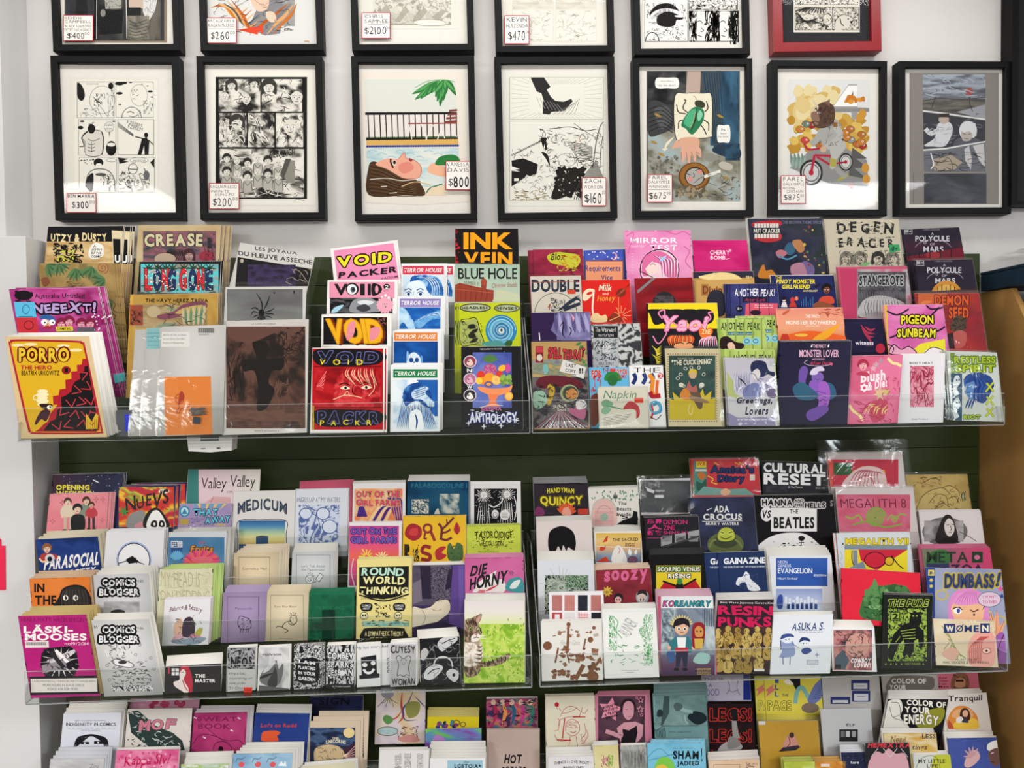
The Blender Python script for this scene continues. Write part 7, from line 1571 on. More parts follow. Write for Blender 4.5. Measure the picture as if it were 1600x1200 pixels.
def z(a):
    a.r(335,855,540,1090,'1d1d20');a.sp('c4c4c4',420,900,440,870,500,858,510,880,470,910,440,930);a.s_('222',4,440,895,470,880,500,870);a.sp('d0d0d0',358,1050,370,1010,410,990,445,1000,430,1030,390,1060);a.s_('2a2a2a',5,375,1035,400,1015,430,1008);a.s_('d0d0d0',6,400,1000,415,965,450,955,480,970,490,1000);a.sp('c8c8c8',460,1035,480,1010,512,1020,516,1050,495,1070);a.e(495,1038,7,8,'222');a.sp('b0b0b0',345,930,365,915,380,935,360,970,345,965);a.scrib(345,880,525,1080,'8a8a8a',3,26,.25,4);a.scrib(430,870,505,925,'333',3,12,.3,5)
bk('H','24',(340,872,514,862,534,1076,342,1086),'1d1d20','small black booklet with white skull like creatures',z,5,(-2,-7),cj=1.5,th=.0022)
def z(a):
    a.n(530,685,826,1090,grad('dcd4d4','e0dccc','d8dc90','9ec03c','8ab82e','7aa42a'),9);a.n(540,800,822,1082,blotch(99,7,'7aa828','9cc43c','c4d468','aac84a','88b030'),5);a.n(545,696,822,805,grad('ded4d6','e2dcd2','d4dca0'),8);a.scrib(640,780,820,1078,'6a9424',4,70,.07,4);a.scrib(640,800,820,1070,'d4e08a',4,50,.06,5)
    fur = blotch(100,9,'4a3a2c','7d6450','b09880','6a5442',cont=3,asp=.6)
    a.n(536,930,640,1050,fur,3,pts=(540,940,575,925,610,950,618,1000,600,1040,548,1042));a.n(600,935,752,1002,fur,3,pts=(605,985,670,972,715,952,745,938,752,952,725,980,675,998,612,1002))
    for k in range(6): a.ts('3f3026',7,632+k*19,974-k*5,637+k*19,985-k*5,636+k*19,997-k*5)
    a.n(536,860,632,1010,blotch(118,7,'a8947e','d8ccc0','ece4da','c4b4a4',cont=2.6),3,pts=(538,880,560,865,600,868,622,895,628,950,605,990,560,1000,536,980))
    for k in range(5): a.ts('6a5442',8,600-k*4,905+k*18,615,910+k*18,626,904+k*17)
    a.n(536,755,632,892,fur,2.6,pts=(538,850,542,800,552,782,575,778,600,766,622,757,618,785,608,806,622,832,620,858,600,884,560,890,538,880))
    a.sp('c89a88',596,788,616,766,608,798);a.sp('e4dace',575,862,598,848,618,858,604,882,578,886)
    for k in range(5): a.ts('38291f',6,550+k*11,784+k,556+k*10,802,566+k*8,815)
    for x,y,r in ((572,826,12),(608,830,9)): a.e(x,y,r,r*.85,'2a2018');a.e(x,y,r*.72,r*.66,'a8b05a');a.e(x,y,r*.34,r*.55,'0c0a08');a.e(x-2,y-3,2,2,'fff')
    a.p('b87a70',590,850,606,848,598,859);a.s_('3a2a22',2.5,598,859,597,866,584,870);a.s_('3a2a22',2.5,597,866,610,868);[a.ts('f0ece4',2,606,862+k*4,630,858+k*6,648,856+k*9) for k in range(3)]
bk('H','24',(548,700,820,694,818,1078,536,1082),'b4cc60','striped kitten sitting on green grass, photo booklet',z,4,(1,-6),gloss=1,off=.006)
# ---- middle row, second rack
def z(a):
    a.n(40,165,318,335,blotch(101,3,'161218','221a24','2a1c28'),8);a.t(110,200,244,226,'HANDYMAN','d8c83a',2,arc=6,out='2a2010',ow=3,jit=.2);a.t(76,232,286,284,'QUINCY','e0cc30',2,out='6a5a14',ow=6,jit=.3,arc=-8)
    for k in range(8): a.leaf(205,325,205+50*math.cos(3.5+k*.38),315+48*math.sin(3.5+k*.38),22,'d8582c')
    a.sp('e8a088',185,330,190,300,215,292,228,328);a.sp('7a2a5c',50,330,60,290,90,300,95,330);a.r(262,300,312,328,'c23a24')
bk('I','21',(45,176,312,172,313,330,48,333),'1c161e','black booklet with fat yellow cartoon lettering, end of its rack',z,5,(0,-6),gloss=1,pc='9a9a9a')
def z(a):
    a.r(310,185,570,390,'e4ded6');a.sp('e0b8b0',334,382,334,290,360,255,420,255,448,290,448,380);a.o(391,305,56,56,5,'b8c0b0',a0=180,a1=360);a.r(345,310,438,380,'d8a8a4');a.sp('8fb09c',370,340,392,322,414,340,392,362);a.o(392,318,34,34,3,'b88a88',a0=180,a1=360);[a.l('c09490',2,345,300+k*20,438,300+k*20) for k in range(4)]
    R = random.Random(3);[a.leaf(x,y,x+R.uniform(-10,10),y+12,7,'6f9a7c') for x,y in [(R.uniform(325,560),R.uniform(205,250)) for k in range(40)]];a.r(436,232,458,250,'55605a');a.l('55605a',3,446,218,446,265)
    for k,s in enumerate(('The','Beasts','Inside')): a.t(460 if k == 0 else 454,264+k*27,502 if k == 0 else 524,282+k*27,s,'2f302c',1)
    a.p('17181a',452,378,480,358,530,340,535,310,556,315,558,378);a.scrib(470,330,558,378,'17181a',4,22,.25,3)
bk('I','21',(315,202,560,192,566,382,320,388),'e4ded6','cream booklet with a pink arched gate and vines',z,2,(2,-4))
def z(a):
    a.r(560,140,826,325,'c8c8c8');a.n(570,160,818,318,blotch(102,2,'3a3c3e','4a4c4e','5a5c5e'),8);a.p('d8d8d8',600,196,640,210,636,224,602,212);a.r(644,206,690,216,'9a9a9c');a.r(642,232,684,246,'dcdcdc')
bk('I','21',(566,158,822,146,824,320,572,324),'c8c8c8','grey bagged booklet with scattered pale word scraps',z,sl=12)
def z(a):
    a.r(50,345,340,515,'dccfcb');a.sp('141214',120,505,115,450,130,405,185,385,235,410,252,460,245,505,215,490,205,508,190,480,180,508,165,485,150,510)
bk('I','22',(58,362,330,355,335,506,62,512),'dccfcb','pale pink booklet with a black bob of hair',z,4,(0,-5))
def z(a):
    a.r(340,400,584,570,'e4ddd4');a.n(350,420,574,564,grad('d8b04a','e0c07a','d8a870','8a9aa8','6a7a98'),7);a.t(432,445,560,462,'THE SACRED','3a2a1c',1,dy=-4,jit=.3);a.t(496,470,542,486,'EGG','3a2a1c',1,jit=.3);a.sp('c8402c',368,500,400,440,410,440,395,500);a.p('e0c070',372,470,410,460,408,480,372,488);a.p('c8402c',352,562,400,535,420,562);a.sp('e4e0da',430,562,440,500,465,480,490,510,500,562);a.sp('d8d0cc',480,560,490,530,505,560);a.e(532,552,26,20,'6a4a5c');a.leaf(520,530,515,495,18,'e4e4e0');a.leaf(545,525,552,500,14,'e4e4e0');a.s_('c83a4a',3,462,490,470,505,462,520);a.l('d8dce0',3,355,485,570,495)
bk('I','22',(345,414,575,408,580,562,348,567),'e4ddd4','cream booklet with a rounded sunset picture of figures',z,4,(0,-5))
def z(a):
    a.r(585,330,870,510,'161418')
    for r_ in range(3): a.t(604,350+r_*28,678,374+r_*28,('魔界','異人','新宿')[r_],'d8287c',2);[a.t(684,354+k*28,x,376+k*28,s,'d8287c',0) for k,(s,x) in enumerate((('DEMON',802),('ZINE',740),('SHINJUKU',820))) if k == r_]
    a.lines(604,438,690,450,1,'a8286c',4)
    for x in (672,740,806): a.p('9a9a9c',x,440+(x-672)*-.2,x+54,430+(x-672)*-.2,x+54,470+(x-672)*-.2,x,485+(x-672)*-.2);a.n(x+5,432,x+50,462,blotch(x,2,'3a3a3c','8a8a8c','6a6a6c'),6)
    a.p('3a3a3c',670,488,862,430,862,440,690,490)
bk('I','22',(592,344,860,334,864,498,596,504),'161418','black booklet with hot pink characters and grey photo strip',z,3,(-3,-3),off=.008,gloss=1)
def z(a):
    a.n(-10,258,320,520,blotch(103,4,'1c2038','262b46','30355a',cont=3),7);a.t(110,308,182,342,'ADA','e6e4e0',2,jit=.3,dy=-2);a.t(58,345,244,378,'CROCUS','e6e4e0',2,jit=.25);a.l('e6e4e0',3,52,384,245,380);a.t(70,388,228,402,'MURKY WATERS','e6e4e0',2,jit=.3);a.l('ddd',4,75,330,98,320)
    a.e(165,495,88,60,'5f6a38');a.e(165,480,60,32,'3a4428');a.sp('b8c040',130,470,135,430,165,412,200,425,208,465,170,480);a.e(150,440,12,9,'d0d860');a.e(186,440,12,9,'d0d860');a.s_('2a3018',4,140,458,165,468,195,456);a.s_('2a3018',4,142,436,158,440);a.s_('2a3018',4,180,440,198,434);a.s_('7a8448',10,85,510,100,480,120,470);a.s_('7a8448',10,245,510,230,485,210,470)
bk('J','22',(-8,270,308,264,312,512,-6,516),'262b46','indigo booklet with white brush title and green toad',z,0,off=0,sl=6)
def z(a):
    a.n(0,80,335,265,blotch(104,2,'c8343c','d0404a'),9);a.r(12,95,75,255,'4a8a7c');a.p('e8c83a',24,95,72,95,72,125,24,125);a.t(30,98,68,116,'JVZ','c83a24',2,jit=.5);a.r(20,132,74,142,'d8d4c8');a.sp('c8702a',30,160,50,145,70,165,50,185);a.sp('2a5a4a',25,190,50,200,72,180,70,230,30,235)
    a.t(92,115,300,152,"Annica's",'22306a',2,out='0f1430',ow=4,jit=.2);a.t(128,162,256,202,'Diary','22306a',2,out='0f1430',ow=4,jit=.2);a.s_('e8d83a',4,80,165,105,180,98,195,125,205);[a.l('e8d83a',3,x,100,x+22,112) for x in (110,230,210)];a.r(282,158,306,186,'e4d8cc');a.p('7aa89c',20,258,60,215,170,230,260,225,310,258);a.sp('e8b890',140,240,165,225,190,240,175,258,150,258)
bk('J','21',(4,88,325,83,330,258,8,262),'cc3a44','red comic with navy title and corner badge, in plastic',z,1,(-3,-3),name='comic_book',spine='d8b43a',sl=5)
def z(a): a.r(335,85,665,255,'17171a');a.t(348,100,646,146,'CULTURAL','e8e6e4',2,dy=10,sp=.05);a.t(348,150,646,205,'RESET','e8e6e4',2,dy=8,sp=.05);a.t(466,214,536,224,'Eli The Tourist','ccc',0);a.t(598,220,644,228,'$8.00 USD','bbb',0);a.n(360,210,460,245,blotch(3,3,'17171a','3a3440'),8)
bk('J','21',(342,90,658,104,655,248,340,246),'17171a','black booklet with two huge white capital words',z,0,gloss=1)
def z(a):
    a.r(305,245,705,520,'151316');a.r(384,318,604,432,'e0dedc');a.t(340,276,488,310,'HANNA','1a1a1c',2,out='e4e2e0',ow=6,jit=.4);a.t(496,276,540,290,'AND','1a1a1c',2,out='e4e2e0',ow=4,jit=.4);a.t(496,298,536,312,'THE','1a1a1c',2,out='e4e2e0',ow=4,jit=.4);a.t(546,292,644,320,'HELLS','1a1a1c',2,out='e4e2e0',ow=5,jit=.4);a.e(362,348,28,36,'e0dedc');a.t(342,330,384,368,'VS','1a1a1c',2,it=.2);a.t(474,326,514,346,'THE','1a1a1c',1);a.t(396,362,592,418,'BEATLES','1a1a1c',2,sp=.06);a.sp('e4e2e0',320,525,345,480,400,450,470,438,550,445,610,490,625,525);a.e(530,465,16,12,'1a1a1c');a.l('1a1a1c',4,530,470,528,500);a.scrib(390,480,600,510,'1a1a1c',5,16,.1,3);a.t(668,282,680,312,'S','888',1)
bk('J','22',(312,260,696,253,694,514,314,519),'151316','large black comic with white skull letters and a pale disc',z,1,(2,-3),name='comic_book')
def z(a):
    a.r(38,100,395,270,'dcd0cc');a.r(45,140,362,265,'c83a4c');a.p('e8a83a',120,265,140,200,200,170,300,190,310,265);a.r(66,155,150,212,'2f5a2f');a.sp('e8c8c4',110,270,150,200,220,170,290,190,310,250,300,270);[a.ts('b86a78',5,130+k*18,265,170+k*12,200,230+k*8,185+k*3) for k in range(9)];a.o(210,260,40,45,4,'b84a60',a0=180,a1=360);a.r(40,140,62,265,'d85a4a')
bk('K','21',(42,112,386,104,390,266,48,270),'dcd0cc','red and orange comic in a tall loose plastic bag',z,1,(-5,-2),name='comic_book',sl=40)
def z(a):
    a.r(70,262,450,470,'d8ccc8');a.n(80,300,416,470,blotch(105,2,'d05a74','d8708a','c8506a','dc90a0'),9);a.t(96,320,398,362,'MEGALITH 8','7a2440',0,it=-.1,sp=.1);a.spiral(258,405,46,4,9,'8aa848');a.s_('9ab050',8,120,400,150,410,180,395,200,430);a.s_('9ab050',7,310,420,330,395,350,410,370,390,398,395);a.s_('8aa848',8,150,440,220,425,300,450,380,435);a.spiral(345,415,18,2,5,'9ab050')
bk('K','22',(80,274,438,268,444,464,86,467),'d8ccc8','pink comic with green spiral shell and grey border',z,1,(2,-4),name='comic_book',sl=7)
def z(a):
    a.r(80,470,445,900,'ccd2d6');a.t(120,500,408,528,'MEGALITH VII','e0cc2c',2,out='8a7a14',ow=2);a.r(116,530,404,870,'e4d02e');a.r(116,532,404,552,'7a8a98');a.p('c8283c',180,552,404,552,330,600,260,650,190,600);a.e(255,600,48,36,'c8283c');a.o(255,600,48,36,4,'2a1420');a.e(320,605,20,20,'d8b02c');a.o(320,605,20,20,4,'2a1420');a.s_('2a1420',5,330,580,360,620,385,640);a.s_('7a8a98',20,165,555,165,600,170,640);a.s_('2a1420',4,150,555,150,600,165,640);a.p('7a8a98',130,640,200,605,215,640);a.e(108,527,4,4,'444');a.e(418,525,4,4,'444');[a.s_('aab6bc',3,95,560+k*50,105,580+k*50,95,605+k*50) for k in range(6)]
bk('K','23',(90,478,438,472,432,868,100,872),'ccd2d6','pale bordered comic with yellow title and red machine shapes',z,1,(-14,0),name='comic_book',spine='c83a2c',off=-.004)
def z(a):
    a.n(90,635,475,900,blotch(106,2,'d81c34','e0243c'),9);a.sp('3a6a3a',190,860,195,790,215,750,250,720,250,690,262,700,275,718,340,712,395,722,420,760,420,870,300,880);a.blobs(205,725,400,870,['5a8a50','2f5a30','7aa868','4a7a44'],60,10,26,4);a.scrib(200,720,400,870,'26482a',4,40,.15,5);a.leaf(258,745,252,685,26,'5a8f52')
bk('K','24',(106,642,466,654,464,892,98,874),'d81c34','bright red booklet with a green cabbage head',z,0,off=-.008,gloss=1)
def z(a):
    a.n(395,200,700,380,blotch(107,3,'a88a4c','b89a58','c4a866'),8);a.sp('c8ae6c',440,375,500,290,580,260,640,290,680,375);[a.s_('5a4420',3,*p) for p in ((440,375,480,300,560,270,600,300),(560,270,600,260,640,290,630,340),(500,340,540,300,580,310,590,350),(590,320,620,310,640,340),(520,375,560,340,600,360),(470,250,520,225,560,240),(540,345,560,330,575,345))];a.scrib(430,215,560,270,'6a5228',3,24,.25,4);a.scrib(500,260,640,375,'6a5228',2.5,30,.2,5);a.t(644,285,672,332,'XX','2f5a58',2,jit=.6)
bk('K','21',(404,210,684,207,690,374,404,376),'b89a58','mustard bagged booklet sketching two embracing heads by plywood',z,0,sl=8)
def z(a):
    a.r(455,370,755,528,'d4cccc');a.e(575,470,104,66,'6a6666');a.n(480,420,660,516,blotch(108,3,'4a4646','8a8686','b0aaaa'),7);a.sp('2a2626',535,520,550,440,575,396,605,400,625,450,630,520);a.sp('d0c8c4',572,440,590,410,612,425,618,465,600,492,580,480);a.s_('2a2626',3,582,440,596,438);a.s_('2a2626',3,604,436,616,438);a.s_('3a3434',3,600,442,604,462,597,464);a.s_('7a3a3a',3,592,474,606,473);a.p('1f1c1c',540,520,565,500,620,498,640,520);a.s_('555',3,640,470,680,490,720,515)
bk('K','22',(462,380,748,376,748,522,466,525),'d4cccc','pale grey booklet with pencil portrait of long haired person',z,3,(1,-2))
def z(a):
    a.n(465,540,795,645,hgrad('6a7a5a','8a5a6a','b8486c','c0406a'),8);a.sp('3a6a3a',490,600,520,560,580,555,600,600,560,640,500,640);a.t(492,562,682,612,'META','2a3a2c',1,sp=.06);a.r(698,562,748,612,'243c2a');a.e(722,588,13,11,'c86a8c');a.t(600,620,750,660,'ZOA','3a2040',2);a.r(490,616,594,640,'3a3a5c')
bk('K','23',(474,548,785,543,790,640,476,644),'b0506e','dusky pink and green booklet with dark capitals',z,3,(-3,-5),pc='c86a88')
def z(a):
    a.n(520,635,862,1105,blotch(109,2,'8a90b0','9aa0bc','a8a4b8'),9);a.p('22408a',488,635,530,635,530,1110,520,1110);a.r(498,645,526,672,'e0c84a');a.t(504,650,520,668,'#1','22408a',2);[a.star(512,y,11,'e0c84a',8) for y in (692,720)];[a.star(R_[0],R_[1],14,'2a4a9a') for R_ in ((836,765),(845,670))];a.star(828,732,17,'d85a8c')
    for k in range(9): a.o(560+(k*67) % 270,760+k*30,26,22,6,'d0b83c' if k % 2 else 'c8b04a')
    a.t(572,662,800,730,'DUMBASS','2a3a6c',2,out='e0c83c',ow=6,sp=.04,it=.05);a.t(806,655,832,722,'!','2a3a6c',2,out='e0c83c',ow=6,it=.3)
    a.sp('d888c0',590,870,590,800,620,745,690,730,750,760,775,830,780,1000,745,1000,600,940);a.sp('e8b48c',612,800,740,790,752,850,730,900,660,930,618,870);a.p('e090c8',605,795,640,750,750,770,752,805,720,800,690,806,640,808);[a.ts('b86aa4',3,620+k*14,806,640+k*10,770,680+k*5,740) for k in range(9)]
    a.e(633,832,20,15,'f0ece8');a.e(636,832,8,11,'3a4a8c');a.s_('4a2a30',5,612,822,634,816,655,828);a.s_('4a2a30',5,690,828,706,836,728,826);a.e(708,850,5,5,'222');a.bubble(778,780,54,36,'d8c0d0','6a5a78',3,(745,830));a.t(748,760,808,774,'I WANT','c8488c',1,jit=.4);a.t(746,784,812,798,'TO DIE!!','c8488c',1,jit=.4);[a.leaf(810,960,x,y,26,'e8a078','7a3a2c') for x,y in ((785,840),(812,830),(845,880))];a.sp('9a5aa8',790,980,830,930,850,960,850,1090,800,1090);a.s_('2a1c30',4,815,1080,820,1000,845,940)
bk('K','24',(490,640,858,638,850,1098,524,1104),'9aa0bc','lilac comic of a winking girl with pink hair',z,0,name='comic_book',off=-.008,th=.005,gloss=1,spine='22408a')
def z(a):
    a.n(520,865,818,1105,blotch(110,2,'d8c8a8','d4c0a0','dcd0b4'),9);[a.s_('8a9a5a' if k % 2 else 'a8946a',5,560+k*14,900+k*30,600+k*8,960+k*14,570+k*20,1010+k*8) for k in range(6)];a.sp('e0a094',690,1080,680,990,720,930,790,930,806,1000,790,1085);[a.s_('b8504a',3.5,690+k*8,1070,690+k*9,1000-k*4,740+k*6,950) for k in range(7)];a.e(765,1015,18,12,'e8c8b8');a.o(765,1015,20,13,3,'a83a3a');a.e(765,1015,6,6,'7a2a2a');a.sp('d8a894',560,1030,600,1000,640,1020,610,1060)
    a.r(570,892,622,934,'26386a');a.t(578,900,616,928,'W','e4d8c0',2);a.t(626,898,658,930,'O','26386a',1);a.l('26386a',4,626,932,660,894);a.t(664,898,698,930,'M','26386a',1);a.t(706,898,730,930,'E','26386a',2);a.r(736,890,780,934,'26386a');a.t(744,898,774,928,'N','e4d8c0',2);a.t(622,1050,722,1060,'AN ART ZINE BY','3a3430',0,jit=.2);a.t(566,1062,778,1074,'MARS VERKEERER & TERA WINDALL','3a3430',0,jit=.2)
bk('K','24',(532,876,812,872,808,1098,526,1100),'d8c8a8','translucent cream booklet in front of the pink haired girl',z,0,off=.014)
def z(a):
    a.r(280,745,540,1110,'1c1f1c');a.t(318,780,502,814,'THE PURE','1c1f1c',2,out='a8bc4c',ow=3,it=.3,jit=.4);a.r(314,822,492,1062,'96b048');a.n(314,822,492,1062,inkf(41,6,'1c1f1c','96b048',.2,.13,1.3,.6),3);a.p('161816',412,870,418,850,408,838,428,842,436,830,448,840,466,834,464,852,470,885,455,902,478,925,480,975,468,1012,456,1000,452,960,436,968,432,1010,415,1052,400,1030,388,1050,380,1030,392,990,385,965,362,990,335,1060,316,1050,312,1020,340,940,378,898,412,886);[a.l('96b048',3,372+k*4,925+k*12,440,915+k*14) for k in range(4)];a.l('96b048',3,350,975,370,950);a.e(430,856,4,3,'c4d870');a.e(446,856,4,3,'c4d870');a.r(326,836,370,878,'96b048');a.fr(326,836,370,878,4,'1c1f1c');a.t(334,844,362,872,'2','1c1f1c',2);[a.star(304+k*24,1076,5,'a8bc4c') for k in range(4)];a.t(392,1070,462,1080,'HURT PARADE','8a9a4a',1);a.star(476,1076,5,'a8bc4c')
bk('K','24',(286,754,530,764,502,1100,292,1094),'1c1f1c','black booklet with lime green shattered pattern and dark figure',z,2,(1,-3),yaw=-12,off=.008)
def z(a): a.r(55,530,352,820,'d4d6dc');a.n(98,628,314,820,inkf(51,8,'17191a','a8b4a4',.75,.12),3);a.rays(180,690,10,90,30,3,'b4c0b0');a.n(200,630,312,690,inkf(52,9,'141614','8aa88a',.5,.12),3)
bk('I','23',(62,556,340,550,344,812,68,817),'d4d6dc','pale grey booklet with a dark green night picture',z,6,(1,-6))
def z(a):
    a.r(110,690,398,860,'e6e2e4');[(a.n(x0,726,x1,803,blotch(x0,2,c,d),7)) for x0,x1,c,d in ((134,184,'b06a68','bc7a74'),(196,246,'b8706c','c48078'),(262,310,'22222c','2c2c36'),(326,376,'ac6a66','b87870'))];[a.r(x0,812,x1,850,c) for x0,x1,c in ((134,184,'b8484c'),(196,246,'d8d4d4'),(262,312,'d06068'),(328,376,'22222c'))];a.r(148,820,172,848,'e6dcdc');[a.l('eee',2,262,816+k*8,312,816+k*8) for k in range(5)];[a.l('eee',2,266+k*8,812,266+k*8,850) for k in range(6)]
bk('I','24',(118,714,388,702,392,846,122,852),'e6e2e4','white card with rows of dusky pink colour swatches',z,0,off=-.012)
def z(a):
    a.r(74,845,392,1165,'dedad4');R = random.Random(8)
    for x,y,r in ((112,976,22),(216,870,11),(341,887,9),(324,946,14),(336,1128,28),(282,1036,16)): a.e(x,y,r,r,'7a5038')
    a.blobs(105,880,370,930,['8a6048','9a7058','b8a898'],14,8,16,3,1);a.blobs(130,980,375,1145,['7a5038','8a6048','6a4430'],40,8,26,4,1);a.t(176,948,272,972,'Flower Gloss','b8b0a8',0,it=.3)
    for x0,y0,x1,y1,w in ((150,1060,165,985,9),(250,1145,290,1070,22),(210,1010,215,890,12),(310,1120,375,1040,14),(200,985,220,1060,8),(290,990,300,940,8)): a.l('7a5038',w,x0,y0,x1,y1)
    [a.r(140+k % 4*22,1096+k//4*16,158+k % 4*22,1108+k//4*16,'7a5038') for k in range(8)]
bk('I','24',(82,862,378,848,384,1152,82,1156),'dedad4','white square booklet scattered with brown cut-out shapes',z,2,(2,-3),off=.006)
def z(a):
    a.r(380,780,668,1150,'e4e4e0');a.r(396,806,642,1118,'d8dcd4');a.r(398,808,640,1116,'e6e6e2')
    for x0,y0,x1,y1 in ((414,825,455,1000),(585,820,632,1075),(490,975,570,1040),(540,880,590,960)): a.n(x0,y0,x1,y1,inkf(int(x0),4,'3f9a50','e6e6e2',.5,.14,1.4),3)
    a.p('e6e6e2',430,820,600,810,560,900,590,960,520,975,470,940,450,880);a.sp('e6e6e2',420,1060,470,990,540,970,590,990,560,1060);a.t(468,850,552,920,'RUNNER','9a9c98',0,rot=-58,jit=.3);a.scrib(420,960,600,1070,'3f9a50',4,20,.2,4);a.s_('55a864',4,435,830,460,860,450,900,480,940);a.lines(476,1094,566,1100,1,'999',2);a.lines(500,1104,540,1110,1,'777',2)
bk('I','24',(386,796,652,786,658,1132,390,1142),'e4e4e0','white booklet with green leafy jungle print and slanted word',z,3,(1,-7))
def z(a):
    a.n(345,585,632,765,blotch(111,2,'7a1c2a','8a2632','6a1824'),9);a.t(392,606,606,680,'soozy','d0608a',2,jit=.3,dy=-12);a.star(408,708,28,'d0b040',9,.6);a.t(394,700,424,716,'No 3','7a2a1c',1,rot=-15);a.e(462,742,24,26,'1c1418');a.e(460,750,17,17,'e8b0a8');a.e(580,735,32,34,'9ab0b8');a.e(578,738,22,22,'e0ccc4');a.sp('2a2024',555,725,565,702,595,702,604,730,580,718);[a.e(x,748,3,4,'222') for x in (454,466,570,586)]
bk('I','23',(352,604,622,592,628,754,356,762),'7a1c2a','wine red booklet with rounded pink lettering',z,4,(-1,-6),pc='dcc0a8',gloss=1)
def z(a):
    a.r(620,510,910,715,'131214');a.r(648,580,870,705,'e0c42c');a.r(650,582,868,614,'4a7a34');a.t(655,586,864,612,'SCORPIO VENUS','e8e4d0',2,out='1a2a14',ow=2,jit=.3);a.t(706,618,818,644,'RISING','e8e4d0',2,out='2a2410',ow=3,jit=.3);a.p('b8242c',668,690,690,660,740,680,780,680,840,650,866,690,866,705,668,705);a.p('17181a',740,705,748,668,780,668,790,705);a.e(764,658,14,16,'3a8a44');a.l('17181a',9,680,656,745,680);a.l('17181a',9,785,680,845,646)
bk('I','23',(622,528,898,520,904,694,628,700),'131214','black booklet with a yellow panel of a green vampire',z,5,(0,-5),pc='3a3a3c',off=-.004)
def z(a):
    a.r(655,715,950,1135,'b8486a');a.n(672,730,940,1118,blotch(112,4,'6a7488','8a98a0','b8c4c4','a8a0a8'),7);a.r(672,730,940,790,'dce0e0');a.n(668,1020,938,1122,grad('6a6478','5a4058','3a2a48'),8);[a.r(885+k*11,795,890+k*11,880,'4a5460') for k in range(5)];a.n(676,800,735,960,blotch(3,6,'3a4450','7a8a94','b0bcc0',asp=2),6)
    a.t(680,752,920,784,'KOREANGRY','2f8c94',2,it=.2,out='1a3a48',ow=2,jit=.2);a.t(680,754,735,784,'KO','b83a7c',2,it=.2)
    [a.leaf(772,880,772+58*math.cos(3.2+k*.27),870+50*math.sin(3.2+k*.27),14,'d8c07a') for k in range(12)];a.sp('1a1820',735,890,740,850,775,838,808,850,812,885,780,868);a.e(774,890,34,34,'d8a888');a.sp('1a1820',742,878,755,850,800,852,806,878,785,868,765,874);[(a.e(x,892,9,9,'f0ece8'),a.e(x,893,5,6,'222')) for x in (760,790)];a.s_('6a2a24',3,766,912,775,910,784,913)
    a.p('2f7078',708,960,745,930,805,930,838,970,820,1010,725,1010);a.p('e4e4e4',750,935,796,935,792,985,755,985);a.p('b02a3a',742,985,805,985,808,1005,740,1005);a.p('262840',745,1005,806,1005,800,1080,782,1080,775,1030,762,1080,744,1080);[a.e(x,1092,14,9,'17171c') for x in (748,790)];[a.e(x,985,9,10,'d8a888') for x in (712,832)]
    a.sp('8a1c28',826,890,835,865,870,860,888,885,885,950,870,990,830,985,824,940);a.sp('c88a4a',838,895,858,878,880,895,876,930,845,930);[a.e(x,905,4,5,'222') for x in (850,868)];a.p('c8a44a',836,940,882,940,876,990,840,990);a.sp('9ac0b8',830,1050,860,1010,910,1020,905,1060,860,1065);a.sp('3a5a8c',700,1010,735,1000,740,1045,715,1060);a.lines(850,1085,918,1120,6,'c8a84a',2)
bk('I','24',(668,737,942,724,934,1122,662,1128),'b8486a','glossy photo magazine of two dolls in a street',z,4,(-1,-7),name='magazine',gloss=1,pc='dcb0c0')
def z(a):
    a.r(100,745,408,1120,'241820');a.n(108,890,390,1106,blotch(113,5,'2c1c20','3a2424','4a3024',cont=3),6);R = random.Random(6)
    for k in range(17):
        x,y = 125+(k % 6)*48+R.uniform(-8,8),920+(k//6)*62+R.uniform(-8,8);c = R.choice(['b0924a','c0a45c','967a3a']);a.sp(c,x-20,y+58,x-22,y+14,x,y-2,x+22,y+14,x+18,y+58);a.e(x,y-12,14,16,c);a.scrib(x-20,y-22,x+20,y+50,'3a2c14',3,11,.5,k)
    a.t(140,768,398,780,'Best Wave Japanese Garage Kits','d0c8c8',1,dy=4);a.t(128,788,392,836,'RESIN','c81450',2,jit=.3,sp=.03);a.t(128,842,385,892,'PUNKS','c81450',2,jit=.3,sp=.03);a.blobs(150,790,390,885,['241820'],26,2,7,5,1);a.r(302,1092,352,1104,'d8d4d0')
bk('J','24',(126,766,400,754,374,1108,106,1106),'241820','dark booklet with crimson block title over gold figurines',z,4,(0,-7),yaw=-10,pc='e0dcd8',gloss=1)
def z(a): a.n(85,515,368,725,blotch(114,2,'142850','1a305c'),9);a.t(156,560,356,590,'GAINAZINE','e6e8ec',2,dy=-5,sp=.05);a.t(154,600,356,608,'THE SECRET HISTORY OF STUDIO RUMORS','c8d0dc',1,dy=-4);a.sp('e0e2e6',220,690,225,655,245,650,262,625,280,640,285,660,320,690,330,715,280,715,262,680,240,680);a.s_('e0e2e6',6,222,665,218,685,232,690);a.scrib(230,630,320,710,'3a4a70',2.5,24,.2,4)
bk('J','23',(132,534,360,525,362,716,136,722),'17305c','navy booklet with a white prancing horse statue',z,1,(-44,2),gloss=1)
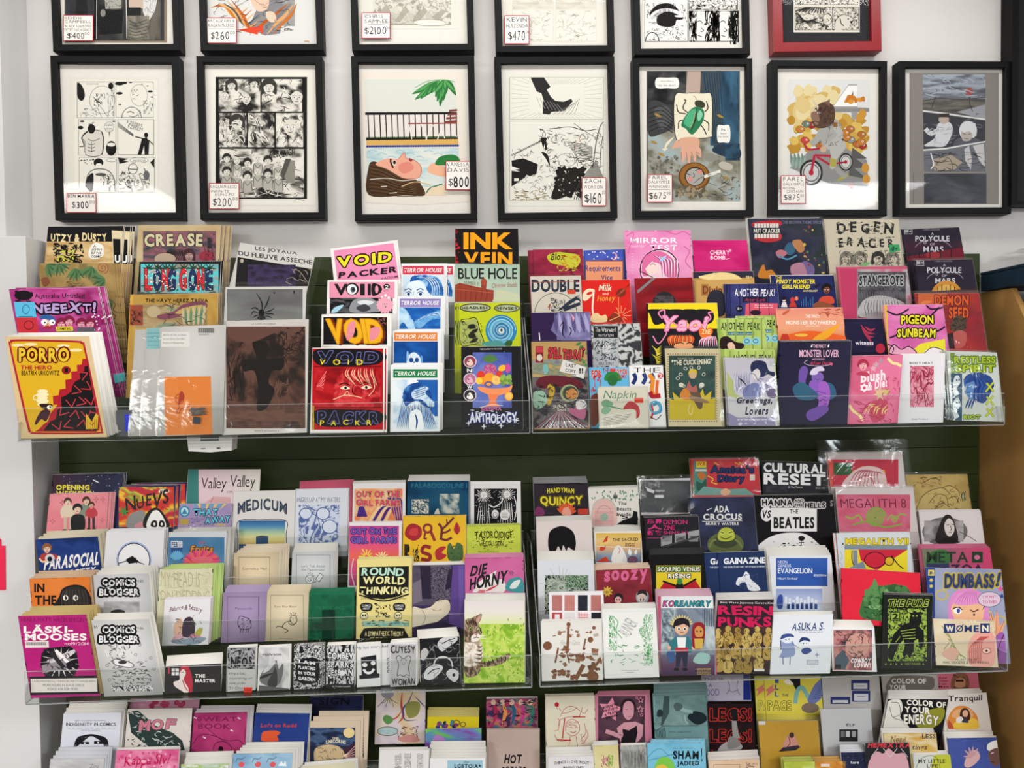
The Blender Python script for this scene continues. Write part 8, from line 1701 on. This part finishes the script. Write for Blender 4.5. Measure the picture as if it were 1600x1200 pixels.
def z(a): a.r(360,530,692,815,'dcdee4');a.n(408,560,656,695,blotch(115,2,'2f54a4','3860ae'),9);[a.t(417,572+k*18,x,586+k*18,s,'e4e8f0',0) for k,(s,x) in enumerate((('NEON',462),('GENESIS',480)))];a.t(417,608,582,634,'EVANGELION','e8ecf2',1,sp=.05);a.t(590,638,650,648,'EPISODE:06','e8ecf2',1);a.t(416,652,510,664,'Hikari Strikes!','e8ecf2',0);a.n(408,708,630,815,grad('8a9ac8','b8c4e0','d4dcec'),8);[a.r(450+k*18,745+k % 3*8,462+k*18,792,'e0e6f0') for k in range(9)];[a.r(460+k*22,780-k % 2*6,474+k*22,805,'2a4488') for k in range(7)];a.sp('3a54a0',412,760,425,735,440,745,438,800,415,800)
bk('J','23',(384,552,684,544,686,808,386,812),'dcdee4','white booklet with a blue title block and skyline',z,5,(-2,-8),off=.004)
def z(a):
    a.r(370,815,690,1118,'dcdfe4');a.t(482,872,640,914,'ASUKA S.','2f4478',1,it=.2,jit=.4,dy=-8);a.lines(520,905,630,922,2,'5a6a90',2)
    a.sp('8a98c0',436,1010,440,960,485,955,500,1015,480,1035,425,1038);a.e(462,950,26,20,'dce0e6');a.sp('3a4e88',428,950,440,928,480,924,495,940,470,938,440,948);[a.s_('3a4e88',4,440+k*36,1035,442+k*32,1072) for k in range(2)];a.s_('3a4e88',6,430,955,432,1000);a.s_('3a4e88',3,485,970,515,990);a.e(545,968,24,24,'dce0e6');a.sp('28386c',520,965,530,942,562,944,572,962,545,955);a.sp('3a4e88',530,1000,560,990,580,1005,555,1022,535,1018);[a.e(x,y,2.5,3,'223') for x,y in ((455,952),(470,950),(540,970),(554,969))];a.fr(556,1050,610,1072,2,'5a6a90');a.lines(560,1054,606,1068,2,'5a6a90',2);a.star(605,1025,14,'8a98b8',4,.3)
bk('J','24',(398,836,682,826,668,1110,378,1110),'dcdfe4','white booklet with two small blue line drawn children',z,2,(1,-5),off=.012,yaw=-8)
def z(a):
    a.r(660,885,895,1115,'e4e2e2');a.n(684,905,870,1100,blotch(116,4,'7a5a58','a86a68','c08480','8a4a4c','4a4a50',cont=2.6),6);a.sp('c89488',740,990,770,930,830,925,860,970,830,1030,770,1030);a.scrib(690,910,865,1060,'3a2a30',3,60,.2,3);a.p('4a5a64',690,1040,730,1000,760,1050,740,1095,690,1095);a.t(768,1042,864,1064,'COWBOY','eeeaea',2,it=.25);a.t(782,1064,864,1086,"LOVIN'!",'eeeaea',2,it=.25);a.r(690,1072,720,1092,'2a2a30')
bk('J','24',(684,896,888,888,884,1108,668,1110),'e4e2e2','small white bordered booklet with a rosy western embrace',z,5,(0,-5),off=.016)
# ---- lowest row, cut by the foot of the photograph
def z(a):
    a.r(380,240,760,490,'d4d6e0');a.t(468,300,660,308,'NEED TO PONDER MIZOSHINESS','555',0);a.t(412,316,724,338,'INDIGENEITY IN COMICS','22232c',1,jit=.4);a.lines(420,344,720,356,1,'556',2);a.t(506,362,628,370,'EDITED BY SAM BULL','445',0);[a.ts('17171c',12,500+k*20,400,480+k*14,425,460+k*5,470) for k in range(4)];[a.ts('17171c',12,580+k*18,400,630+k*12,425,660+k*6,470) for k in range(4)];a.s_('17171c',14,490,410,570,395,650,410);a.r(506,436,556,452,'17171c');a.r(588,432,640,450,'17171c');a.e(530,444,6,5,'ddd');a.e(614,441,6,5,'ddd')
bk('L','32',(388,264,752,248,750,480,386,480),'d4d6e0','pale lilac booklet with a drawn face wearing masks',z,6,(3,-9))
bk('L','33',(312,546,648,536,652,602,312,602),'b8b8ba','plain grey booklet stack nearest the pier in bottom row',lambda a: (a.n(310,540,652,640,blotch(3,3,'a8a8aa','b8b8ba','c4c4c4'),9),a.t(560,576,620,600,'Zine','777',0,it=.3)),3,(10,-18),pc='d4d6dc')
def z(a): a.n(780,225,1205,490,blotch(121,2,'d4ccc6','dcd4cc'),9);a.p('2c3c3a',800,250,860,240,900,270,960,330,1080,380,1140,430,1155,490,960,490,880,430,820,380);a.scrib(800,245,1150,490,'c8ccc4',5,60,.12,3);a.scrib(800,390,950,490,'2c3c3a',6,24,.2,5);[a.t(x,300-k*4,x+76,368-k*6,s,'c87a8c',2,it=.1,out='5a2a3c',ow=3,jit=.4) for k,(x,s) in enumerate(((866,'M'),(946,'O'),(1030,'F')))];a.lines(860,380,1110,388,1,'2c3c3a',2)
bk('L','32',(790,234,1195,224,1190,480,786,484),'d4ccc6','cream booklet with a dark green brushy creature',z,0)
bk('L','31',(812,168,1244,166,1244,226,812,226),'c890a0','dusty pink print partly hidden under the tiny black booklets',lambda a: (a.n(800,150,1250,260,blotch(4,2,'c088a0','cc98a8'),9),a.blobs(920,165,1160,210,['a83a58','b84a68'],14,14,26,3)),0)
def z(a): a.n(715,470,1125,640,blotch(122,3,'d86a94','e088a8','c85080'),9);a.t(775,520,1070,610,'Kappa Sly?','b81c50',1,it=.3,jit=.5,dy=-12);a.blobs(730,490,1110,600,['c84a7c','e8a0b8'],24,6,16,4)
bk('L','33',(722,492,1114,478,1118,604,722,604),'d86a94','pink booklet with red looping script in bottom row',z,2,(2,-5))
def z(a): a.n(1190,240,1545,520,blotch(123,2,'a83468','b03c70','9c2c60'),9);a.t(1236,278,1480,310,'SWEAT','7a1c4c',1,jit=.5);a.t(1236,322,1440,358,'BOOK','7a1c4c',1,jit=.5);a.loop('5a1434',4,1215,500,1225,420,1270,390,1340,400,1420,430,1500,430,1510,500);a.loop('5a1434',4,1340,500,1345,450,1380,435,1430,445,1440,500);a.e(1380,485,16,22,'1a0c14');a.loop('5a1434',3,1205,250,1520,246,1530,380,1500,500);[a.l('e8d8e0',7,x,y,x+18,y+8) for x,y in ((1212,282),(1485,285),(1440,362),(1268,405))]
bk('L','32',(1196,258,1536,248,1540,510,1210,514),'a83468','magenta booklet with white staple marks and wavy outline',z,3,(12,-12),pc='dcd4d8')
bk('L','33',(1132,582,1420,566,1440,604,1132,604),'dce0e0','white booklets fanned low between pink and blue ones',lambda a: a.n(1130,570,1440,640,blotch(5,4,'c8d4dc','9ab44a','e0e4e4'),8),3,(8,-20),cj=1.6)
def z(a): a.n(-20,210,290,520,blotch(124,2,'22387c','2a4288'),9);a.t(24,280,222,302,'Loft on Redd','b83a44',2,jit=.3,it=.1);a.sp('e05a34',30,350,40,325,100,318,132,330,115,345,118,375,36,375);a.p('e05a34',118,345,134,330,110,325)
bk('M','32',(-16,220,280,226,285,500,-16,500),'22387c','royal blue booklet with a small orange beast',z,3,(3,-14))
def z(a): a.n(-130,432,205,560,blotch(125,2,'8ab0cc','9abcd4','7aa4c4'),9);[(a.sp('d85a5c',x-16,500,x,488,x+18,496,x+8,516,x-10,514),a.s_('3a3a50',3,x-30,490,x-20,470,x,474,x+20,462)) for x in (-80,10,90)];a.p('e8ecf0',120,510,138,485,150,500,160,482,165,512)
bk('M','33',(-125,444,195,440,196,522,-125,526),'8ab0cc','pale blue booklet with red fruit on curling stems',z,4,(13,-11))
def z(a): a.r(282,250,572,530,'d0bca4');a.r(292,302,540,520,'26304a');a.n(294,304,538,400,blotch(126,4,'26365a','4a6084','1a2440',cont=3),5);a.e(505,330,30,28,'e0c890');a.p('3a2438',450,430,540,380,540,500,460,500);[a.l('d8a8a0',3,480,460,540,400+k*16) for k in range(7)];a.sp('c8b088',318,490,320,420,380,395,450,405,480,440,470,470,440,480,435,505,330,505);a.p('e8d8b0',475,450,505,440,478,462);a.t(380,372,488,392,'UNICORNS','d8d0b8',2,arc=6);a.t(412,352,450,366,'THE','d8d0b8',1);a.scrib(320,400,470,500,'5a4a34',3,24,.2,3)
bk('M','32',(288,270,565,262,562,500,290,500),'d0bca4','tan booklet with a night scene of a horned beast',z,2,(18,-22))
bk('M','31',(290,138,580,124,585,215,292,218),'181c34','dark navy print above the tan horned beast booklet',lambda a: (a.n(280,110,590,225,blotch(6,3,'14182c','20264a'),9),a.t(340,138,510,180,'SIGN','0c0e1c',2,jit=.5)),0)
def z(a): a.n(645,90,930,400,blotch(127,3,'c8b8c4','d4c8cc','d8c8b4','d4bc94'),8);[a.s_('4a5048',3,715,130,690+k*12,160,660+k*22,190-k % 2*20) for k in range(6)];a.e(715,118,34,26,'8a8a94');a.ts('b84a34',14,795,100,790,180,800,240,770,280);a.ts('b84a34',8,800,200,760,250,700,260);a.ts('3a4a84',9,855,100,830,160,800,200,810,260,880,260);a.ts('3a4a84',6,860,130,900,170,915,190);a.sp('8a8a4a',810,190,840,160,890,170,880,230,830,250);a.sp('5a8a4a',690,260,700,235,730,240,745,265,715,285);a.sp('a8c0c0',665,320,690,300,770,305,760,335,690,345);a.o(715,322,55,24,4,'6a5a3c');a.scrib(770,290,880,370,'7a2a34',4,26,.3,4);a.sp('c88a84',770,360,850,340,890,375,800,380)
bk('M','31',(650,98,925,95,914,388,648,394),'d0c0c0','pastel watercolour print of flowers and roots',z,0,ext=False,name='art_print')
bk('M','31',(932,242,1210,242,1210,300,932,302),'d8c420','yellow booklet with a row of blue cartoon blobs',lambda a: (a.r(925,235,1215,310,'d8c420'),a.blobs(975,268,1090,298,['2a4a8c','3a8a8c','1a2a44','8a3a6c'],18,8,18,3),a.o(1090,276,16,14,5,'7a3a34'),a.o(1125,285,14,13,4,'2a3a4a')),4,(0,-9),pc='d8c878')
bk('M','32',(920,310,1226,304,1222,408,920,412),'7a6aa4','violet and green swirled booklet in front of the yellow stack',lambda a: (a.n(915,300,1230,420,blotch(128,3,'7a4a9c','6a7ab0','5a8ab0','6ab04a','7ac04a'),7),a.sp('a878b8',960,370,980,340,1010,350,1030,375,990,392),a.e(1060,402,36,16,'d87a34')),0)
def z(a): a.n(1245,130,1535,310,blotch(129,5,'a83a5c','7a2a5c','2a6a74','c86a4a','b8487c','3a2a4a',cont=3),5);[(a.ts(c,22,x,170,x+14,220,x-4,296),a.e(x,165,14,16,'d8b0a0')) for x,c in ((1290,'a82a4c'),(1340,'d88a4a'),(1390,'2a5a7a'),(1440,'b83a7c'),(1490,'3a7a6a'))];a.scrib(1255,140,1525,300,'1f1828',5,40,.15,4)
bk('M','31',(1250,146,1528,140,1532,304,1252,308),'7a3a5c','psychedelic multicoloured booklet beside the gap of the racks',z,1,(0,-6))
def z(a): a.n(1248,305,1548,540,blotch(130,2,'b09a90','b8a298'),9);a.blobs(1260,330,1530,520,['8a766c'],12,1.5,3,3);a.t(1348,446,1446,498,'HOT','17141a',2,it=.15,jit=.4);a.t(1336,512,1470,560,'POTATO','17141a',1,it=.15,jit=.4)
bk('M','32',(1252,314,1543,310,1540,524,1254,524),'b09a90','plain brown card booklet with bold black word',z,1,(0,-4),pc='b8a298')
bk('M','33',(672,424,938,422,940,524,672,524),'d8d4d2','white booklet with upright outlined letters turned sideways',lambda a: (a.r(668,415,942,560,'dad6d4'),[a.t(x-40,470,x+40,500,s,'dad6d4',1,rot=-90,out='8a7a74',ow=2) for x,s in ((772,'INCEL'),(824,'ZINE'),(892,'GO??'))]),2,(0,-4))
bk('M','33',(945,470,1244,462,1246,524,945,524),'e0dede','white booklet stack with pale blue lettered panel',lambda a: (a.r(940,460,1250,560,'e0dede'),a.n(1040,480,1232,560,blotch(7,2,'8ab4c8','9ac0d0'),9),a.t(1078,500,1224,528,'LGBTQIA+','22303c',2,jit=.4),a.t(1128,482,1158,494,'the','22303c',0)),6,(0,-11))
bk('M','33',(248,518,536,484,538,524,246,548),'e0d8b8','cream booklet edge below the tan horned beast booklet',None,2,(4,-6),off=.008)
def z(a):
    a.n(125,180,450,530,blotch(131,2,'d4cbb4','dad2bc'),9);a.e(200,244,14,15,'b8202c');[a.s_('a8283a',3,*p) for p in ((200,262,206,275),(215,265,225,285),(220,320,250,270,300,255,370,300),(230,300,280,290,330,262),(180,410,210,400,220,340,300,318,380,320),(205,330,220,350,212,380),(185,430,210,470,280,468),(350,460,380,420,372,360),(255,410,260,360,295,335,335,360,340,410,300,440,260,420),(285,440,275,510),(320,440,330,505),(375,300,395,270),(340,320,360,260),(360,490,395,440,385,400))];a.l('b8202c',7,235,455,250,330);a.l('b8202c',6,300,322,380,320);a.l('b8202c',7,200,463,290,467);a.s_('a8283a',3,280,390,290,384,298,392);a.s_('a8283a',3,312,392,322,384,330,390);a.s_('a8283a',4,285,412,302,420,320,410);a.scrib(260,345,335,385,'b85a64',2.5,16,.4,3);a.scrib(340,420,385,500,'b85a64',2.5,12,.4,4)
bk('N','32',(132,192,440,184,440,520,132,524),'d4cbb4','cream booklet with a red line drawing of a laughing girl',z,1,(0,-12),pc='d4cbb4')
def z(a): a.r(436,175,780,495,'c87890');a.n(458,190,752,488,blotch(132,3,'3c2834','5a3c48','4a3240'),7);a.star(535,275,78,'d8889c',5,.5,-80);[a.t(484+k*6,244+k*22,586-k*2,262+k*22,s,'1c1018',2,rot=-16) for k,s in enumerate(('WHEN TO','CRITIQUE','A TRANS','WOMAN'))];[(a.star(x,y,r,'d8889c'),a.star(x,y,r*.6,'3c2834')) for x,y,r in ((724,215,22),(722,272,24),(730,308,14),(700,200,12))];a.sp('2a1a22',602,290,608,225,650,205,688,230,690,290);a.sp('c8909c',612,290,622,235,655,222,680,250,678,310,650,340,625,325);a.p('c8909c',575,390,620,355,690,350,740,370,735,440,700,485,600,485);a.p('1a1218',600,485,612,395,650,405,700,375,705,420,690,485);a.s_('c8909c',26,590,390,600,440,540,420,505,410);a.s_('5a2c3c',3,630,275,645,272);a.s_('5a2c3c',3,660,270,672,272);a.s_('8a3c50',4,645,318,665,316)
bk('N','32',(442,186,768,176,770,488,442,490),'c87890','pink bordered booklet with star and seated woman',z,3,(9,-5),pc='d88aa0')
def z(a): a.n(800,170,1160,460,blotch(133,2,'6a9090','769c9a','608484'),9);a.n(815,185,1140,380,blotch(134,3,'54706f','6a8886','7c9896'),7);a.p('3a4c4e',870,190,905,190,900,300,860,375,850,375);a.sp('18242a',1030,300,1060,285,1120,300,1140,340,1080,370,1020,330);a.s_('8aa4a0',22,1050,290,1000,280,970,262);a.sp('4a5c5c',930,255,945,232,980,240,985,265,950,285);a.s_('8aa4a0',12,1000,310,1005,345,1020,365);a.sp('223034',825,300,835,275,860,280,860,315,830,320);[a.l('223034',4,820+k*9,405-k*3,826+k*9,450) for k in range(7)];a.l('223034',4,818,408,870,375);a.l('223034',4,860,378,1080,376);a.t(900,410,1040,420,'HOUSE CAUSES OF ALL','3a4c4c',0)
bk('N','32',(808,192,1142,176,1132,450,806,455),'6a9090','teal booklet with a crouching figure by stairs',z,4,(4,-15),pc='82a4a4')
bk('N','31',(1106,60,1408,52,1410,206,1106,208),'c0bcd0','pale lavender and blue booklet above the red neon one',lambda a: (a.r(1100,40,1365,215,'c4c0d2'),a.n(1365,40,1415,215,blotch(8,3,'1c2c7c','26368c'),8),a.t(1130,145,1215,190,'OOD','8a80a8',1,jit=.3),a.t(1146,112,1172,134,'A','6a6090',1),a.t(1116,76,1240,98,'THIS IS','6a6090',1),a.s_('3a3850',3,1270,90,1280,140,1262,180),a.s_('3a3850',3,1335,90,1325,140,1345,185),a.s_('3a3850',3,1275,150,1300,165,1335,148)),0)
def z(a):
    a.n(1140,220,1440,570,blotch(135,2,'17090c','220c10'),9)
    for y in (268,400,530): a.t(1158,y,1415,y+78,'LEGS!','17090c',1,out='d83a30',ow=5,sp=.14)
    a.sp('8a8684',1300,440,1295,340,1320,340,1335,420,1345,450,1310,455);a.p('141214',1286,270,1330,280,1326,345,1298,345);a.sp('9a9694',1200,555,1225,500,1290,470,1350,490,1355,520,1290,540,1230,560);a.sp('7c7876',1270,520,1275,450,1310,445,1340,470,1345,500);a.s_('141214',10,1335,420,1370,395,1390,370);a.p('141214',1340,400,1390,380,1385,410,1350,420)
bk('N','32',(1152,236,1435,231,1436,555,1152,560),'17090c','black booklet with red neon lettering and grey legs',z,1,(0,-5),pc='1c1214')
def z(a): a.r(110,50,460,275,'d8c84c');[a.t(184,70+k*38,206,100+k*38,s,'3a5a7c',2) for k,s in enumerate('ILL')];a.p('d87a6c',130,140,178,105,172,128,192,132,135,178,146,148);a.t(224,160,262,176,'THE','5a6a5a',1);a.t(146,200,276,254,'PAGE','d8c84c',1,out='8a8a5c',ow=3);a.p('1c1c22',266,75,328,70,330,120,310,150,290,110);a.sp('e8e0d0',235,90,262,80,290,105,260,108);a.s_('7ab0a8',24,300,215,310,150,340,125,380,190);a.sp('6a74a8',370,200,410,110,455,80,455,170,410,215);[a.l('3a4478',2.5,395+k*8,190-k*12,450,180-k*14) for k in range(7)];a.e(385,240,50,30,'7a6a5c')
bk('O','31',(128,62,450,58,452,264,130,267),'d8c84c','yellow booklet showing blue trousered legs running',z,1,(-74,3))
def z(a): a.n(90,300,445,590,blotch(136,2,'b88c2c','c09430'),9);a.sp('c88a7c',225,470,250,410,285,382,310,430,318,458,260,480);a.p('2a2430',205,490,230,465,320,452,328,465,300,482);a.s_('5a2a2c',4,262,400,270,440,255,462);a.e(280,395,14,16,'3a2620');a.t(244,512,290,524,'FINE','7a5a1c',1);a.r(80,308,130,336,'d8d0c8')
bk('O','32',(98,316,440,312,438,575,100,580),'bc9030','ochre bagged booklet with a small reclining figure',z,0,sl=14)
def z(a): a.r(440,240,750,490,'c0c0c0');a.r(550,362,656,432,'1f1f20');a.t(590,328,640,346,'ELF','2a2a2c',1,jit=.5);[a.r(x,372,x+22,405,c) for x,c in ((560,'6a6a6a'),(588,'c8c8c8'),(622,'9a9a9a'))]
bk('O','32',(446,248,732,240,742,480,458,484),'c0c0c0','grey bagged booklet with a tiny black film strip',z,0,sl=8)
def z(a): a.r(450,55,790,250,'b4b0ac');[(a.r(x0,y0,x1,y1,'2a3468'),a.r(x0+12,y0+18,x1-12,y1-6,'c8c8ce'),a.lines(x0+30,y0+28,x1-30,y0+40,1,'333',3)) for x0,y0,x1,y1 in ((618,82,722,138),(622,142,726,205),(500,178,612,218))]
bk('O','31',(456,62,784,62,784,236,456,240),'b4b0ac','greyish print with navy edged labels above the grey bag',z,0,name='art_print')
def color(x,y,f0,f1):
    def f(a): a.r(x-20,y-30,x+400,y+260,f0);a.sp('dcd8d0',x-10,y+40,x+20,y+10,x+70,y+10,x+85,y+60,x+70,y+110,x+110,y+150,x+130,y+210,x-30,y+210,x-20,y+120);a.s_('3a3834',3,x+20,y+25,x+60,y+30,x+70,y+90,x+30,y+110);a.s_('3a3834',3,x+10,y+50,x+30,y+110,x+90,y+130);a.sp(f1,x+160,y+130,x+230,y+70,x+320,y+60,x+300,y+140,x+200,y+190);a.t(x+108,y+6,x+330,y+44,'COLOR OF','e8e4d8',2,jit=.5,dy=14);a.t(x+94,y+44,x+240,y+84,'YOUR','e8e4d8',2,jit=.5,dy=8);a.t(x+90,y+86,x+290,y+150,'ENERGY','e8e4d8',2,jit=.5,out='3a3420',ow=2,dy=10)
    return f
bk('O','32',(828,186,1172,196,1132,395,792,400),'17161a','black booklet with white lettering and yellow spray',color(826,184,'17161a','8a8a2c'),3,(4,-14),yaw=-8)
bk('O','31',(796,62,1112,48,1112,150,790,154),'8a847c','greyish tan booklet with pale brush lettering behind',lambda a: (a.r(785,40,1120,160,'a8a29a'),a.sp('6a645c',830,145,835,80,880,58,1060,60,1090,90,1060,140),a.t(848,72,1044,104,'COLOR OF','d0cac0',2,jit=.4),a.t(836,108,930,138,'YOUR','d0cac0',2,jit=.4)),0)
def z(a): a.r(1140,150,1415,375,'d8d2cc');a.t(1170,170,1362,214,'Tranquil','17141a',1,jit=.2,dy=-6);a.sp('d88a3c',1168,355,1175,280,1220,232,1280,235,1330,280,1340,330,1330,358);a.sp('e8c04a',1200,355,1225,310,1320,300,1338,358);a.sp('e0a878',1190,290,1215,250,1290,245,1310,290,1250,300);a.sp('4a2a20',1240,310,1238,260,1265,240,1290,262,1290,310);a.e(1266,272,16,20,'e0b090');a.sp('e4dcd4',1215,300,1245,290,1255,320,1220,325);a.sp('3a3a48',1245,320,1265,300,1285,318,1280,325);a.sp('b8503a',1168,355,1172,310,1200,350,1190,360)
bk('O','32',(1166,166,1395,150,1406,360,1142,366),'d8d2cc','white booklet with a person inside an orange armchair',z,2,(-14,-10))
bk('O','31',(1112,42,1344,38,1338,134,1108,136),'c8687c','rose pink booklet with a brown sketched face',lambda a: (a.r(1100,30,1350,145,'c8687c'),[a.t(1114,62+k*17,1160+k % 2*10,76+k*17,s,'5a1c2c',1,jit=.4) for k,s in enumerate(('And','Other','Brown','Men'))],a.sp('8a5a44',1190,132,1190,70,1215,45,1265,45,1286,75,1280,132),a.scrib(1195,50,1280,130,'3a201c',3,34,.25,3),a.sp('c08a6c',1210,120,1215,75,1260,75,1262,120),a.r(1212,80,1256,92,'3a201c')),0)
bk('O','33',(808,384,1110,382,1100,490,804,492),'d0a848','mustard and white booklet behind the black folded one',lambda a: (a.n(800,370,1115,500,blotch(9,2,'c8a040','d8c8a0','c89838'),8),a.t(842,398,930,440,'Need','8a6a2c',1,it=.2,jit=.4),a.t(1006,388,1098,414,'-LESS','3a3848',1),a.t(965,452,1050,486,'tings','3a3848',1,it=.2,jit=.3)),2,(-4,-9),off=-.006)
def z(a): a.r(700,425,965,640,'1a181c');a.t(710,436,955,466,'HEMEXTRA','d83a44',2,it=.2);a.sp('d8a4ac',735,640,715,560,760,490,800,500,830,470,870,500,920,500,945,570,930,640);[a.l('e0d8d8',3,x,470,x+s*40,520) for x,s in ((770,-1),(900,1),(800,1),(880,-1))]
bk('O','33',(708,440,956,436,952,584,706,586),'1a181c','black bagged booklet with red title and pink shape',z,0,off=.012,sl=10)
bk('O','33',(566,494,704,490,704,582,566,584),'252a44','small navy booklet with a tiny white word',lambda a: (a.n(560,485,710,640,blotch(10,3,'20243c','2a304e'),8),a.t(616,542,662,558,'here','dcdce4',1),a.blobs(575,500,695,540,['8a90a8'],10,1,2,3)),4,(0,-7),pc='d8d8dc')
bk('O','33',(236,548,410,544,414,584,238,586),'b0bc3c','small lime packet with a crinkled clear wrapper',lambda a: a.n(230,540,420,640,blotch(11,3,'a8b434','bcc84c','d0d87a'),8),2,(-2,-8),sl=4,pc='c4cc5c')
bk('O','33',(414,546,586,542,586,584,414,586),'d0882c','small orange packet beside the lime packet',lambda a: (a.n(410,540,590,640,blotch(12,3,'c87c24','d8943c','e0ac54'),8),a.r(446,558,496,574,'e8d8c8')),2,(-2,-8),sl=4,pc='e0a850')
def z(a): a.r(965,498,1195,640,'c8ccc4');a.sp('b8bc3c',1080,640,1085,520,1130,505,1180,510,1180,640);a.loop('6a6a2c',3,990,640,995,560,1030,520,1090,515,1120,560,1110,640);a.t(1000,532,1152,554,'MY LITTLE','2a2c24',1);a.t(1048,560,1112,580,'LIFE','2a2c24',1)
bk('O','33',(972,508,1184,504,1186,584,972,586),'c8ccc4','grey booklet with an olive blob and curved outline',z,2,(0,-8))
def z(a): a.n(1168,398,1465,640,blotch(137,2,'3a4a8c','44549a','34428a'),9);a.sp('c8a0a0',1260,560,1285,500,1330,480,1350,520,1320,560,1280,580);[a.leaf(1305,520,x,y,14,'b89094') for x,y in ((1262,480),(1285,462),(1310,458),(1338,468),(1255,515))];a.sp('e0dcd8',1390,475,1400,440,1455,425,1460,475,1420,488);a.sp('6a4a44',1400,490,1458,470,1458,560,1430,570,1405,540);a.s_('ddd',4,1412,500,1428,494);a.s_('2a1a1a',4,1410,545,1430,548)
bk('O','33',(1174,414,1452,406,1456,584,1174,586),'3a4a8c','blue booklet with a raised hand and white headscarf',z,3,(-4,-9))
def z(a): a.r(140,560,440,680,'d8d4d6');a.t(182,600,402,622,"THINGS I LOVE 'BOUT",'22222a',1,jit=.5,arc=10);a.t(240,628,370,646,'MAKING ZINES!','22222a',1,jit=.5);[a.star(x,y,8,'d8b87a',4) for x,y in ((185,605),(415,608))]
bk('N','33',(146,572,430,562,432,642,146,644),'d8d4d6','white booklet with hand lettered arching words',z,3,(-4,-15))
bk('N','33',(432,502,582,494,590,640,434,644),'d4c894','narrow cream booklet with pink and green squiggles',lambda a: (a.n(425,490,595,680,blotch(13,2,'d0c48c','d8ce9c'),9),a.scrib(480,560,520,640,'b86a7c',5,16,.5,3),a.scrib(520,550,550,640,'8ab04a',6,16,.5,4)),3,(0,-6))
bk('N','33',(598,502,758,494,764,640,598,644),'8a8a88','grey booklet with fine black hair like lines',lambda a: (a.n(590,490,770,680,blotch(14,6,'6a6a68','b0b0ac','8a8a86',asp=.3),6),[a.ts('2a2a2a',3,600+k*8,520,610+k*7,570,598+k*8,640) for k in range(20)]),1,(0,-8))
def z(a): a.n(760,470,1145,680,blotch(138,2,'6ab0cc','7abcd4','62a8c6'),9);a.loop('4a8aa8',4,775,590,800,540,850,520,900,560,960,545);a.sp('7ac04a',815,660,830,590,880,570,925,600,930,660);a.sp('d8b84a',800,680,825,630,870,620,900,650,880,680);a.t(928,512,1052,520,'DID A THING CAME OUT','22343c',0);a.t(926,530,1088,586,'SHAM','151418',2,jit=.3);a.t(952,594,1090,634,'JADEED','151418',2,jit=.3)
bk('N','33',(768,484,1100,480,1106,642,766,644),'6ab0cc','sky blue booklet with black lettering and green hair',z,2,(18,-9),off=.004)
bk('N','33',(1152,600,1462,576,1466,642,1152,646),'d4b898','tan booklet with a ruled drawing frame, low',lambda a: (a.n(1145,570,1470,700,blotch(15,2,'d0b090','d8bca0'),9),a.fr(1180,618,1345,700,2.5,'5a3c30'),a.scrib(1380,605,1450,640,'6a3a4a',3,20,.3,3)),4,(2,-9),pc='e4dcd4')

# small grey label plate with a blue tab standing between the yellow comic and the white prints
pp = atY([(181, 641), (207, 672)], -.425)
lp = bpy.data.objects.new('label_plate', None); COL.objects.link(lp)
lx, lw = float(pp[0, 0]), float(pp[1, 0]-pp[0, 0]); lz = floor_of('1', 4)
lp.location = (lx, -.425, lz)
tag(lp, 'grey label plate with a blue tab between yellow comic and white prints', 'label plate')
boxes('plate', [(0, 0, -.001, lw, .003, float(pp[0, 2])-lz)], M['greyplate'], lp, .001)
boxes('blue_tab', [(lw*.55, -.0012, .014, lw*.9, -.0002, float(pp[0, 2])-lz-.012)], M['blue'], lp)
